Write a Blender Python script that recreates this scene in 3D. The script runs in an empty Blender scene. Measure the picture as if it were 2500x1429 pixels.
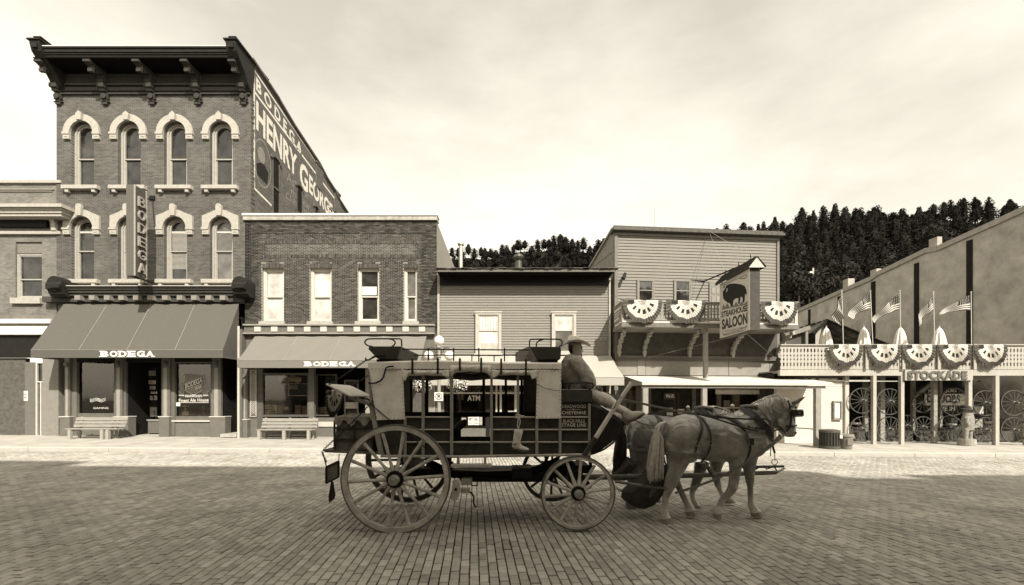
import bpy, bmesh, math, random
from mathutils import Vector, Matrix
from mathutils.bvhtree import BVHTree
random.seed(7)
# ---------------------------------------------------------------- camera, sky, sun, exposure
FPX, HX, HY, CZ = 1050.0, 1250.0, 972.0, 1.85
SC = bpy.context.scene
COL = SC.collection
cd = bpy.data.cameras.new("camera"); cam = bpy.data.objects.new("camera", cd); COL.objects.link(cam)
cam.location = (0, 0, CZ); cam.rotation_euler = (math.radians(90), 0, 0)
cd.sensor_width = 36; cd.lens = FPX / 2500 * 36; cd.shift_y = (HY - 714.5) / 2500; cd.clip_end = 3000
SC.camera = cam
SUN = Vector((0.50, -1.0, 1.0)).normalized()
w = bpy.data.worlds.new("World"); SC.world = w; w.use_nodes = True
nt = w.node_tree; nt.nodes.clear()
def wn(t, **k):
    n = nt.nodes.new(t)
    for a, b in k.items(): setattr(n, a, b)
    return n
sky = wn('ShaderNodeTexSky', sky_type='NISHITA', sun_disc=False)
sky.sun_elevation = math.asin(SUN.z); sky.sun_rotation = math.atan2(SUN.x, SUN.y)
bw = wn('ShaderNodeRGBToBW'); nt.links.new(sky.outputs[0], bw.inputs[0])
tc = wn('ShaderNodeTexCoord'); mp = wn('ShaderNodeMapping'); mp.inputs['Scale'].default_value = (1.0, 1.0, 2.6)
mp.inputs['Rotation'].default_value = (0, math.radians(18), 0)
nt.links.new(tc.outputs['Generated'], mp.inputs[0])
no = wn('ShaderNodeTexNoise'); no.inputs['Scale'].default_value = 1.6; no.inputs['Detail'].default_value = 9; no.inputs['Roughness'].default_value = .55
nt.links.new(mp.outputs[0], no.inputs['Vector'])
cr = wn('ShaderNodeValToRGB'); cr.color_ramp.elements[0].position = .36; cr.color_ramp.elements[1].position = .62
cr.color_ramp.elements[0].color = (1.15, 1.08, .91, 1); cr.color_ramp.elements[1].color = (2.3, 2.19, 1.88, 1)
nt.links.new(no.outputs['Fac'], cr.inputs[0])
mulc = wn('ShaderNodeMix', data_type='RGBA', blend_type='MULTIPLY'); mulc.inputs[0].default_value = 1
nt.links.new(bw.outputs[0], mulc.inputs[6]); mulc.inputs[7].default_value = (1.0, .935, .80, 1)
mx = wn('ShaderNodeMix', data_type='RGBA', blend_type='ADD'); mx.inputs[0].default_value = 1     # thin high cloud veil added to the clear-sky glow
nt.links.new(mulc.outputs[2], mx.inputs[6]); nt.links.new(cr.outputs[0], mx.inputs[7])
bg = wn('ShaderNodeBackground'); bg.inputs['Strength'].default_value = .15
ow = wn('ShaderNodeOutputWorld'); nt.links.new(mx.outputs[2], bg.inputs[0]); nt.links.new(bg.outputs[0], ow.inputs[0])
sd = bpy.data.lights.new("sun", 'SUN'); sd.energy = 3.8; sd.angle = math.radians(.8); sd.color = (1, .96, .88)
so = bpy.data.objects.new("sun", sd); COL.objects.link(so); so.rotation_euler = SUN.to_track_quat('Z', 'Y').to_euler()
so.location = (10, -20, 30)
SC.view_settings.view_transform = 'Standard'; SC.view_settings.look = 'None'
SC.view_settings.exposure = 0.92; SC.view_settings.gamma = 1; SC.view_settings.use_curve_mapping = False
SC.render.engine = 'CYCLES'; SC.cycles.max_bounces = 7; SC.cycles.diffuse_bounces = 4; SC.cycles.glossy_bounces = 3
SC.cycles.transparent_max_bounces = 12; SC.cycles.use_denoising = True; SC.cycles.denoising_prefilter = 'NONE'; SC.cycles.denoising_input_passes = 'RGB_ALBEDO_NORMAL'

# ---------------------------------------------------------------- helpers
def P(px, py, Y): return Vector(((px - HX) * Y / FPX, Y, CZ + (HY - py) * Y / FPX))
def XX(px, Y=20.0): return (px - HX) * Y / FPX
def ZZ(py, Y=20.0): return CZ + (HY - py) * Y / FPX
def tint(v):
    k = min(1, max(0, v / .8))
    return (v * 1.02, v * (.945 + .01 * k), v * (.80 + .05 * k), 1)
MATS = {}
def M(name, v, rough=.8, var=.18, scale=6.0, bump=.0, bscale=40, metal=0, stretch=None, v2=None, spec=.08, big=None):
    if name in MATS: return MATS[name]
    m = bpy.data.materials.new(name); m.use_nodes = True; t = m.node_tree; b = t.nodes['Principled BSDF']
    b.inputs['Roughness'].default_value = rough; b.inputs['Metallic'].default_value = metal
    b.inputs['Specular IOR Level'].default_value = spec
    c = t.nodes.new('ShaderNodeTexCoord'); mp = t.nodes.new('ShaderNodeMapping')
    if stretch: mp.inputs['Scale'].default_value = stretch
    t.links.new(c.outputs['Object'], mp.inputs[0])
    n = t.nodes.new('ShaderNodeTexNoise'); n.inputs['Scale'].default_value = scale; n.inputs['Detail'].default_value = 8
    n.inputs['Roughness'].default_value = .65
    t.links.new(mp.outputs[0], n.inputs['Vector'])
    r = t.nodes.new('ShaderNodeValToRGB'); r.color_ramp.elements[0].position = .3; r.color_ramp.elements[1].position = .7
    lo = v * (1 - var); hi = v * (1 + var) if v2 is None else v2
    r.color_ramp.elements[0].color = tint(lo); r.color_ramp.elements[1].color = tint(hi)
    t.links.new(n.outputs['Fac'], r.inputs[0]); t.links.new(r.outputs[0], b.inputs['Base Color'])
    if bump:
        n2 = t.nodes.new('ShaderNodeTexNoise'); n2.inputs['Scale'].default_value = bscale; n2.inputs['Detail'].default_value = 4
        t.links.new(mp.outputs[0], n2.inputs['Vector'])
        bp = t.nodes.new('ShaderNodeBump'); bp.inputs['Strength'].default_value = bump; bp.inputs['Distance'].default_value = .02
        t.links.new(n2.outputs['Fac'], bp.inputs['Height']); t.links.new(bp.outputs[0], b.inputs['Normal'])
        if big:      # slow folds or muscle relief under the fine grain: (scale, strength, distance)
            n3 = t.nodes.new('ShaderNodeTexNoise'); n3.inputs['Scale'].default_value = big[0]; n3.inputs['Detail'].default_value = 2.5; n3.inputs['Distortion'].default_value = .6; t.links.new(mp.outputs[0], n3.inputs['Vector'])
            b3 = t.nodes.new('ShaderNodeBump'); b3.inputs['Strength'].default_value = big[1]; b3.inputs['Distance'].default_value = big[2]; t.links.new(n3.outputs['Fac'], b3.inputs['Height']); t.links.new(b3.outputs[0], bp.inputs['Normal'])
    MATS[name] = m; m['ramp'] = 1
    return m
def brickmat(name, v, vm, axis='x', bw_=.21, bh=.072, mort=.008, contrast=.3):
    if name in MATS: return MATS[name]
    m = bpy.data.materials.new(name); m.use_nodes = True; t = m.node_tree; b = t.nodes['Principled BSDF']; L = t.links.new
    b.inputs['Roughness'].default_value = .9
    g = t.nodes.new('ShaderNodeNewGeometry'); s = t.nodes.new('ShaderNodeSeparateXYZ'); cb = t.nodes.new('ShaderNodeCombineXYZ')
    L(g.outputs['Position'], s.inputs[0]); L(s.outputs['X' if axis == 'x' else 'Y'], cb.inputs[0]); L(s.outputs['Z'], cb.inputs[1])
    k = t.nodes.new('ShaderNodeTexBrick'); k.inputs['Scale'].default_value = 1; k.inputs['Brick Width'].default_value = bw_
    k.inputs['Row Height'].default_value = bh; k.inputs['Mortar Size'].default_value = mort; k.inputs['Bias'].default_value = 0
    k.inputs['Color1'].default_value = tint(v * (1 - contrast)); k.inputs['Color2'].default_value = tint(v * (1 + contrast)); k.inputs['Mortar'].default_value = tint(vm)
    L(cb.outputs[0], k.inputs['Vector'])
    n = t.nodes.new('ShaderNodeTexNoise'); n.inputs['Scale'].default_value = .9; n.inputs['Detail'].default_value = 10; n.inputs['Roughness'].default_value = .7
    L(cb.outputs[0], n.inputs['Vector'])
    r = t.nodes.new('ShaderNodeValToRGB'); r.color_ramp.elements[0].position = .3; r.color_ramp.elements[1].position = .75
    r.color_ramp.elements[0].color = (.72, .72, .72, 1); r.color_ramp.elements[1].color = (1.35, 1.35, 1.35, 1)
    L(n.outputs['Fac'], r.inputs[0])
    x = t.nodes.new('ShaderNodeMix'); x.data_type = 'RGBA'; x.blend_type = 'MULTIPLY'; x.inputs[0].default_value = 1
    L(k.outputs['Color'], x.inputs[6]); L(r.outputs[0], x.inputs[7]); L(x.outputs[2], b.inputs['Base Color'])
    bp = t.nodes.new('ShaderNodeBump'); bp.inputs['Strength'].default_value = .6; bp.inputs['Distance'].default_value = .01; bp.invert = True
    L(k.outputs['Fac'], bp.inputs['Height']); L(bp.outputs[0], b.inputs['Normal'])
    MATS[name] = m
    return m
def glassmat(name, v=.02, rough=.04, spec=.9, tr=0.0):
    if name in MATS: return MATS[name]
    m = bpy.data.materials.new(name); m.use_nodes = True; t = m.node_tree; b = t.nodes['Principled BSDF']; L = t.links.new
    b.inputs['Base Color'].default_value = tint(v); b.inputs['Roughness'].default_value = rough; b.inputs['Specular IOR Level'].default_value = spec
    if not tr:
        g_ = t.nodes.new('ShaderNodeNewGeometry'); n0 = t.nodes.new('ShaderNodeTexNoise'); n0.inputs['Scale'].default_value = 1.7; n0.inputs['Detail'].default_value = 7; L(g_.outputs['Position'], n0.inputs['Vector'])
        r0 = t.nodes.new('ShaderNodeValToRGB'); r0.color_ramp.elements[0].position = .35; r0.color_ramp.elements[1].position = .68; r0.color_ramp.elements[0].color = tint(v * .7); r0.color_ramp.elements[1].color = tint(v * 1.35 + .03); L(n0.outputs['Fac'], r0.inputs[0]); L(r0.outputs[0], b.inputs['Base Color'])
    n = t.nodes.new('ShaderNodeTexNoise'); n.inputs['Scale'].default_value = 1.3; n.inputs['Detail'].default_value = 2
    bp = t.nodes.new('ShaderNodeBump'); bp.inputs['Strength'].default_value = .12; bp.inputs['Distance'].default_value = .05
    L(n.outputs['Fac'], bp.inputs['Height']); L(bp.outputs[0], b.inputs['Normal'])
    if tr:
        o = [x for x in t.nodes if x.type == 'OUTPUT_MATERIAL'][0]; gl = t.nodes.new('ShaderNodeBsdfGlossy'); gl.inputs['Roughness'].default_value = rough
        gl.inputs['Color'].default_value = tint(.9)
        tp = t.nodes.new('ShaderNodeBsdfTransparent'); tp.inputs[0].default_value = tint(.85); fr = t.nodes.new('ShaderNodeFresnel'); fr.inputs[0].default_value = 1.75
        ms = t.nodes.new('ShaderNodeMixShader'); L(fr.outputs[0], ms.inputs[0]); L(tp.outputs[0], ms.inputs[1]); L(gl.outputs[0], ms.inputs[2]); L(ms.outputs[0], o.inputs[0])
        L(bp.outputs[0], gl.inputs['Normal'])
    MATS[name] = m
    return m
class MB:
    def __init__(s): s.v = []; s.f = []; s.mi = []; s.cur = 0
    def add(s, vs, fs):
        o = len(s.v); s.v += [Vector(p) for p in vs]; s.f += [tuple(i + o for i in f) for f in fs]; s.mi += [s.cur] * len(fs); return s
    def box(s, x0, x1, y0, y1, z0, z1):
        if x0 > x1: x0, x1 = x1, x0
        if y0 > y1: y0, y1 = y1, y0
        if z0 > z1: z0, z1 = z1, z0
        return s.add([(x, y, z) for z in (z0, z1) for y in (y0, y1) for x in (x0, x1)],
                     [(0, 2, 3, 1), (4, 5, 7, 6), (0, 1, 5, 4), (2, 6, 7, 3), (0, 4, 6, 2), (1, 3, 7, 5)])
    def beam(s, a, b, wd, ht, up=Vector((0, 0, 1))):
        a = Vector(a); b = Vector(b); d = (b - a).normalized()
        if abs(d.dot(up)) > .98: up = Vector((0, 1, 0))
        sd_ = d.cross(up).normalized(); u = sd_.cross(d).normalized()
        vs = [q + sd_ * (i * wd / 2) + u * (j * ht / 2) for q in (a, b) for i, j in ((-1, -1), (1, -1), (1, 1), (-1, 1))]
        return s.add(vs, [(3, 2, 1, 0), (4, 5, 6, 7), (0, 1, 5, 4), (1, 2, 6, 5), (2, 3, 7, 6), (3, 0, 4, 7)])
    def tube(s, pts, r, n=8, cap=True, flat=None):
        pts = [Vector(p) for p in pts]; N = len(pts); rs = r if isinstance(r, (list, tuple)) else [r] * N
        rings = []; pu = None
        for i, p in enumerate(pts):
            d = (pts[min(i + 1, N - 1)] - pts[max(i - 1, 0)])
            if d.length < 1e-9: d = Vector((0, 0, 1))
            d.normalize()
            u = pu if pu is not None else (Vector((0, 1, 0)) if abs(d.y) < .9 else Vector((0, 0, 1)))
            u = u - d * u.dot(d)
            if u.length < 1e-5: u = Vector((1, 0, 0)) - d * d.x
            u.normalize(); pu = u; q = d.cross(u)
            fl = flat or (1, 1)
            rings.append([p + (u * math.cos(2 * math.pi * k / n) * fl[0] + q * math.sin(2 * math.pi * k / n) * fl[1]) * rs[i] for k in range(n)])
        vs = [x for rg in rings for x in rg]
        fs = [(i * n + k, i * n + (k + 1) % n, (i + 1) * n + (k + 1) % n, (i + 1) * n + k) for i in range(N - 1) for k in range(n)]
        if cap: fs += [tuple(range(n - 1, -1, -1)), tuple((N - 1) * n + k for k in range(n))]
        return s.add(vs, fs)
    def prism(s, poly, fn, d0, d1):
        """poly [(a,b)], fn(a,b,d)->point"""
        n = len(poly); vs = [fn(a, b, d0) for a, b in poly] + [fn(a, b, d1) for a, b in poly]
        return s.add(vs, [tuple(range(n - 1, -1, -1)), tuple(range(n, 2 * n))] + [(i, (i + 1) % n, n + (i + 1) % n, n + i) for i in range(n)])
    def lathe(s, prof, c, n=16, axis='z'):
        c = Vector(c); vs = []
        for r, h in prof:
            for k in range(n):
                a = 2 * math.pi * k / n; x, y = r * math.cos(a), r * math.sin(a)
                vs.append(c + (Vector((x, y, h)) if axis == 'z' else Vector((x, h, y)) if axis == 'y' else Vector((h, x, y))))
        N = len(prof)
        return s.add(vs, [(i * n + k, i * n + (k + 1) % n, (i + 1) * n + (k + 1) % n, (i + 1) * n + k) for i in range(N - 1) for k in range(n)] +
                     [tuple(range(n - 1, -1, -1)), tuple((N - 1) * n + k for k in range(n))])
    def quad(s, a, b, c, d): return s.add([a, b, c, d], [(0, 1, 2, 3)])
    def ring(s, secs, n=16, p=2.2):
        """loft: secs (a, b, halfwidth, y) where a,b are (x,z) end points; ellipse across Y"""
        vs = []
        for a, b, hw, y in secs:
            ax = Vector((a[0], y, a[1])); bx = Vector((b[0], y, b[1])); c = (ax + bx) / 2; u = (ax - bx) / 2
            for k in range(n):
                t = 2 * math.pi * k / n; ct, st = math.cos(t), math.sin(t)
                cc = math.copysign(abs(ct) ** (2 / p), ct); ss = math.copysign(abs(st) ** (2 / p), st)
                vs.append(c + u * cc + Vector((0, hw * ss, 0)))
        N = len(secs)
        return s.add(vs, [(i * n + k, i * n + (k + 1) % n, (i + 1) * n + (k + 1) % n, (i + 1) * n + k) for i in range(N - 1) for k in range(n)] +
                     [tuple(range(n - 1, -1, -1)), tuple((N - 1) * n + k for k in range(n))])
    def build(s, name, mats, parent=None, smooth=False, origin=None, bevel=0, fixn=True, **tags):
        if not isinstance(mats, (list, tuple)): mats = [mats]
        me = bpy.data.meshes.new(name)
        if origin is None:
            if parent is not None: origin = wloc(parent)
            else:
                xs = [p.x for p in s.v]; ys = [p.y for p in s.v]; zs = [p.z for p in s.v]
                origin = Vector(((min(xs) + max(xs)) / 2, (min(ys) + max(ys)) / 2, min(zs)))
        origin = Vector(origin)
        me.from_pydata([p - origin for p in s.v], [], s.f)
        for m in mats: me.materials.append(m)
        me.polygons.foreach_set('material_index', s.mi)
        if fixn:
            bm = bmesh.new(); bm.from_mesh(me); bmesh.ops.recalc_face_normals(bm, faces=bm.faces); bm.to_mesh(me); bm.free()
        if smooth:
            me.polygons.foreach_set('use_smooth', [True] * len(me.polygons))
        o = bpy.data.objects.new(name, me); COL.objects.link(o)
        o.location = origin if parent is None else origin - wloc(parent)
        if parent is not None: o.parent = parent
        if bevel:
            b = o.modifiers.new('b', 'BEVEL'); b.width = bevel; b.segments = 1; b.limit_method = 'ANGLE'
        if smooth == 'auto':
            e = o.modifiers.new('e', 'EDGE_SPLIT'); e.split_angle = math.radians(35)
        for k, v in tags.items(): o[k] = v
        return o
def wloc(o):
    v = Vector(o.location)
    while o.parent is not None: o = o.parent; v = v + Vector(o.location)
    return v
def T(name, label, cat, loc, group=None):
    o = bpy.data.objects.new(name, None); COL.objects.link(o); o.location = loc; o['label'] = label; o['category'] = cat
    o.empty_display_size = .2
    if group: o['group'] = group
    return o
def tag(o, label, cat, group=None):
    o['label'] = label; o['category'] = cat
    if group: o['group'] = group
    return o
def inst(name, me, loc, parent=None, rot=(0, 0, 0), scale=(1, 1, 1)):
    o = bpy.data.objects.new(name, me); COL.objects.link(o); o.location = loc; o.rotation_euler = rot; o.scale = scale
    if parent is not None: o.parent = parent
    return o
def copy_tree(o, parent=None):
    c = o.copy(); COL.objects.link(c); c.parent = parent
    for ch in list(o.children): copy_tree(ch, c)
    return c
def textmesh(s, off=.0, spacing=1.0):
    cu = bpy.data.curves.new('t', 'FONT'); cu.body = s; cu.size = 1; cu.offset = off; cu.space_character = spacing; cu.resolution_u = 3
    o = bpy.data.objects.new('t', cu); COL.objects.link(o)
    dg = bpy.context.evaluated_depsgraph_get(); me = bpy.data.meshes.new_from_object(o.evaluated_get(dg))
    vs = [v.co.copy() for v in me.vertices]; fs = [tuple(p.vertices) for p in me.polygons]
    bpy.data.objects.remove(o); bpy.data.meshes.remove(me)
    x0 = min(v.x for v in vs); x1 = max(v.x for v in vs); y0 = min(v.y for v in vs); y1 = max(v.y for v in vs)
    return [((v.x - x0) / (x1 - x0), (v.y - y0) / (y1 - y0)) for v in vs], fs
def text(mb, s, fn, off=.01, thick=0.0, spacing=1.0):
    """fn(a,b,d): a,b in 0..1 across the words, d outwards"""
    vs, fs = textmesh(s, off, spacing); n = len(vs)
    if thick:
        # walls from boundary edges
        cnt = {}
        for f in fs:
            for i in range(len(f)):
                e = (f[i], f[(i + 1) % len(f)]); k = (min(e), max(e)); cnt.setdefault(k, []).append(e)
        side = [(e[0][1], e[0][0], e[0][0] + n, e[0][1] + n) for e in cnt.values() if len(e) == 1]
        mb.add([fn(a, b, thick) for a, b in vs] + [fn(a, b, 0) for a, b in vs], fs + side)
    else: mb.add([fn(a, b, 0) for a, b in vs], fs)
    return mb
def flat_text(mb, s, x0, x1, z0, z1, y, off=.01, thick=.0, spacing=1.0):
    return text(mb, s, lambda a, b, d: Vector((x0 + a * (x1 - x0), y - d, z0 + b * (z1 - z0))), off, thick, spacing)
SLAB = {'B': [(0, 0), (0, 1)], 'O': [], 'D': [(0, 0), (0, 1)], 'E': [(0, 0), (0, 1)], 'G': [], 'A': [(0, 0), (1, 0)]}
def slab_text(mb, s, fn, gap=.16):
    """wide slab-serif capitals, one glyph box each"""
    n = len(s); w1 = 1 / (n + (n - 1) * gap); x = 0
    for i, ch in enumerate(s):
        x0 = x; text(mb, ch, lambda a, b, d: fn(x0 + a * w1, b, d), off=.035)
        for (a, b) in SLAB.get(ch, []):
            cx = x0 + (a + (.08 if a == 0 else -.08)) * w1; hw = .24 * w1
            zz = (0, .13) if b == 0 else (.87, 1)
            mb.quad(fn(cx - hw, zz[0], .003), fn(cx + hw * (1 if a else .5), zz[0], .003), fn(cx + hw * (1 if a else .5), zz[1], .003), fn(cx - hw, zz[1], .003))
        x += w1 * (1 + gap)
    return mb
# shared materials
DARK = M('dark_green_paint', .016, .55, .2)
BLACK = M('black_iron', .008, .5, .2, spec=.25)
IRON = M('rusty_iron', .10, .6, .35, 20, spec=.5)
STONE = M('pale_limestone', .35, .85, .16, 9, .3, 60)
WHITE = M('white_paint', .66, .6, .06, 3)
CREAM = M('cream_paint', .46, .6, .08, 3)
GREYP = M('grey_green_paint', .14, .6, .12, 4)
MIDP = M('mid_grey_paint', .26, .65, .12, 4)
FRAME = M('buff_window_paint', .32, .6, .12, 5)
AWN = M('canvas_awning', .10, .95, .1, 30, .25, 300)
GLASS = glassmat('dark_window_glass', .012, .04, .7)
GLASSM = glassmat('curtained_window_glass', .12, .1)
SHOPG = glassmat('shop_window_glass', tr=1)
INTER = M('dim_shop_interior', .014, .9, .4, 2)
LETTER = M('white_lettering', .8, .7, .04)
# ---------------------------------------------------------------- road, kerb, sidewalk, terrain
def zr(x, y):
    t = min(1, max(0, (y - 6) / 10)); return -(0.24 + .0063 * x) * t
def zs(x, y):
    a = -.09 - .0063 * x; b = -.07 - .008 * x; t = (y - 16) / 4
    return a + (b - a) * min(1.3, t)
mb = MB()   # road bed just under the bricks
xs = [-34 + i * 2 for i in range(35)]; ys = [-9, -2, 2, 4, 6, 8, 10, 12, 14, 16.02]
for i in range(len(xs) - 1):
    for j in range(len(ys) - 1):
        q = [(xs[i], ys[j]), (xs[i + 1], ys[j]), (xs[i + 1], ys[j + 1]), (xs[i], ys[j + 1])]
        mb.quad(*[Vector((x, y, zr(x, y) - .026)) for x, y in q])
road = mb.build('road', M('sand_and_grime_joints', .012, .95, .4, 3), kind='structure', origin=(0, 0, 0))
mb = MB()
BRK = []
def road_brick(name, v):
    return M(name, v, .8, .14, 9, .35, 70)
road_m = [road_brick('worn_paving_brick', .37), road_brick('pale_paving_brick', .41), road_brick('dark_paving_brick', .33)]
# one more low-frequency stain layer driven by world position
for m in road_m:
    t = m.node_tree; b = t.nodes['Principled BSDF']; L = t.links.new
    g = t.nodes.new('ShaderNodeNewGeometry'); n = t.nodes.new('ShaderNodeTexNoise'); n.inputs['Scale'].default_value = .8; n.inputs['Detail'].default_value = 6
    L(g.outputs['Position'], n.inputs['Vector']); r = t.nodes.new('ShaderNodeValToRGB')
    r.color_ramp.elements[0].position = .35; r.color_ramp.elements[1].position = .65
    r.color_ramp.elements[0].color = (.82, .82, .82, 1); r.color_ramp.elements[1].color = (1.1, 1.1, 1.1, 1)
    L(n.outputs['Fac'], r.inputs[0]); x = t.nodes.new('ShaderNodeMix'); x.data_type = 'RGBA'; x.blend_type = 'MULTIPLY'; x.inputs[0].default_value = 1
    src = b.inputs['Base Color'].links[0].from_socket; L(src, x.inputs[6]); L(r.outputs[0], x.inputs[7]); L(x.outputs[2], b.inputs['Base Color'])
def island_var(m, lo, hi):
    t = m.node_tree; b = t.nodes['Principled BSDF']; L = t.links.new; g = t.nodes.new('ShaderNodeNewGeometry'); oi = t.nodes.new('ShaderNodeObjectInfo')
    a = t.nodes.new('ShaderNodeMath'); a.operation = 'ADD'; L(g.outputs['Random Per Island'], a.inputs[0]); L(oi.outputs['Random'], a.inputs[1]); f = t.nodes.new('ShaderNodeMath'); f.operation = 'FRACT'; L(a.outputs[0], f.inputs[0])
    r = t.nodes.new('ShaderNodeMapRange'); r.inputs[3].default_value = lo; r.inputs[4].default_value = hi; L(f.outputs[0], r.inputs[0])
    x = t.nodes.new('ShaderNodeVectorMath'); x.operation = 'SCALE'; src = b.inputs['Base Color'].links[0].from_socket; L(src, x.inputs[0]); L(r.outputs[0], x.inputs['Scale']); L(x.outputs[0], b.inputs['Base Color'])
for m in road_m: island_var(m, .84, 1.14)
th = math.atan(92 / 1050); ct, st = math.cos(th), math.sin(th)
BW_, BL_, J = .090, .186, .012
def brick_shape(mb, cx, cy, w_, l_, dz, tilt, jr):
    # brick long axis runs across the road; dome the top edge
    vs = []
    for (zz, s_) in ((-.02, 1), (-.006, 1), (0, .86)):
        for (a, b) in ((-1, -1), (1, -1), (1, 1), (-1, 1)):
            u = a * (w_ / 2) * (s_ if s_ == 1 else 1 - .012 / w_) + jr; v = b * (l_ / 2) * (1 if s_ == 1 else 1 - .012 / l_)
            x = cx + u * ct - v * st; y = cy + u * st + v * ct
            vs.append((x, y, zr(x, y) + zz + dz + tilt * a * .5))
    mb.add(vs, [(0, 1, 5, 4), (1, 2, 6, 5), (2, 3, 7, 6), (3, 0, 4, 7), (4, 5, 9, 8), (5, 6, 10, 9), (6, 7, 11, 10), (7, 4, 8, 11), (8, 9, 10, 11)])
rb = random.Random(3)
cells = []
nu0, nu1 = int(-24 / (BW_ + J)), int(24 / (BW_ + J))
for iu in range(nu0, nu1):
    u = iu * (BW_ + J); offv = rb.uniform(-.02, .02) + (BL_ / 2 if iu % 2 else 0)
    for iv in range(int(1.5 / (BL_ + J)), int(19 / (BL_ + J))):
        v = iv * (BL_ + J) + offv
        x = u * ct - v * st; y = u * st + v * ct
        if y < 3.9 or y > 15.9: continue
        if abs(x) > 1.25 * y + .7: continue
        cells.append((x, y))
cells.sort(key=lambda c: abs(c[0]) / c[1] > 1.2 or c[1])
order = sorted(cells, key=lambda c: (0 if (abs(c[0]) < 1.16 * c[1] and c[1] > 4.3) else 1, c[1]))
near = order[:300]; rest = order[300:]
proto = []
for k, m in enumerate(road_m):
    for q in range(4):
        b_ = MB()
        zr_keep = zr
        zr = lambda x, y: 0.0
        brick_shape(b_, 0, 0, BW_ + rb.uniform(-.003, .003), BL_ + rb.uniform(-.004, .004), 0, 0, 0)
        zr = zr_keep
        me = bpy.data.meshes.new('brick'); me.from_pydata([v[:] for v in b_.v], [], b_.f); me.materials.append(m); proto.append(me)
for x, y in near:
    me = rb.choice(proto[:4] * 5 + proto[4:8] * 3 + proto[8:] * 2)
    inst('brick', me, (x, y, zr(x, y) + rb.uniform(-.004, .003)), road, (rb.uniform(-.02, .02), rb.uniform(-.03, .03), rb.uniform(-.02, .02)))
for x, y in rest:
    mb.cur = rb.choices((0, 1, 2), (5, 3, 2))[0]
    brick_shape(mb, x, y, BW_ + rb.uniform(-.004, .003), BL_ + rb.uniform(-.006, .004), rb.uniform(-.005, .003), rb.uniform(-.003, .003), rb.uniform(-.002, .002))
mb.build('brick_paving', road_m, road, fixn=False, kind='stuff')
# kerb and sidewalk
conc = M('pale_sidewalk_concrete', .33, .9, .1, 1.3, .3, 60, v2=.46)
kerbm = M('kerb_concrete', .42, .85, .1, 4, .2, 60)
mb = MB(); kp = []
x = -30.0; k = 0; kerb = T('kerb', '', '', (0, 16, 0)); del kerb['label']; del kerb['category']; kerb['kind'] = 'structure'
while x < 30:
    L_ = 3.0; b = MB(); x1 = x + L_ - .02
    a0, a1 = zs(x, 16.1), zs(x1, 16.1)
    b.add([(x, 16, a0 - .4), (x1, 16, a1 - .4), (x1, 16, a1 - .02), (x, 16, a0 - .02), (x, 16.03, a0), (x1, 16.03, a1), (x1, 16.2, a1 + .002), (x, 16.2, a0 + .002), (x, 16.2, a0 - .4), (x1, 16.2, a1 - .4)],
          [(0, 1, 2, 3), (3, 2, 5, 4), (4, 5, 6, 7), (7, 6, 9, 8), (0, 3, 4, 7, 8), (1, 9, 6, 5, 2)])
    b.build('kerb_stone', kerbm, kerb); x += L_
sw = T('sidewalk', '', '', (0, 18, 0)); del sw['label']; del sw['category']; sw['kind'] = 'structure'
for i in range(20):
    for j, (y0, y1) in enumerate(((16.21, 18.05), (18.06, 24.0))):
        x0 = -30 + i * 3; x1 = x0 + 2.988
        b = MB(); n = 4
        yy = [y0 + (y1 - y0) * q / n for q in range(n + 1)]
        for q in range(n):
            b.quad(Vector((x0, yy[q], zs(x0, yy[q]))), Vector((x1, yy[q], zs(x1, yy[q]))), Vector((x1, yy[q + 1], zs(x1, yy[q + 1]))), Vector((x0, yy[q + 1], zs(x0, yy[q + 1]))))
        b.add([(x0, y0, zs(x0, y0)), (x1, y0, zs(x1, y0)), (x1, y0, zs(x1, y0) - .1), (x0, y0, zs(x0, y0) - .1)], [(0, 1, 2, 3)])
        b.add([(x1, y0, zs(x1, y0)), (x1, y1, zs(x1, y1)), (x1, y1, zs(x1, y1) - .1), (x1, y0, zs(x1, y0) - .1)], [(0, 1, 2, 3)])
        b.build('paving_slab', conc, sw, fixn=False)
b = MB(); b.quad(Vector((-900, -900, -1.1)), Vector((900, -900, -1.1)), Vector((900, 2500, -1.1)), Vector((-900, 2500, -1.1)))
b.build('ground', M('dry_earth', .16, .95, .3, .3), fixn=False, kind='structure', origin=(0, 0, -1.1))
b = MB()   # the near sidewalk where the photographer stands
b.box(-34, 34, -9, .6, -.2, .12); b.build('near_sidewalk', conc, kind='structure')
# hills
def hill(name, pts, cols, m):
    b = MB(); n = len(pts[0])
    for r in range(len(pts) - 1):
        for c in range(n - 1): b.quad(pts[r][c], pts[r][c + 1], pts[r + 1][c + 1], pts[r + 1][c])
    b.build(name, m, kind='structure', smooth=True)
forest = M('forest_floor', .03, 1, .4, .2)
def zhR(x, y):   # right hill
    s = (y - 88) / 92; s = max(0, min(1.25, s)); base = 14 + (46.5 + 13.5 * (1 - math.exp(-(x - 85) / 45))) * s
    return base + 1.5 * math.sin(x * .11) + math.sin(y * .13 + x * .05)
def zhL(x, y): return 30.5 + (y - 230) * 1.02 + .06 * x + 2.0 * math.sin(x * .07) + 1.2 * math.sin(x * .19 + 1)
hill('hill', [[Vector((x, y, zhR(x, y) if y > 86 else -1)) for x in range(40, 290, 10)] for y in (84, 88, 100, 112, 124, 136, 148, 160, 172, 184, 196)], 0, forest)
hill('hill', [[Vector((x, y, zhL(x, y) if y > 220 else -1)) for x in range(-120, 130, 10)] for y in (215, 225, 250, 275, 300)], 0, forest)
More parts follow.
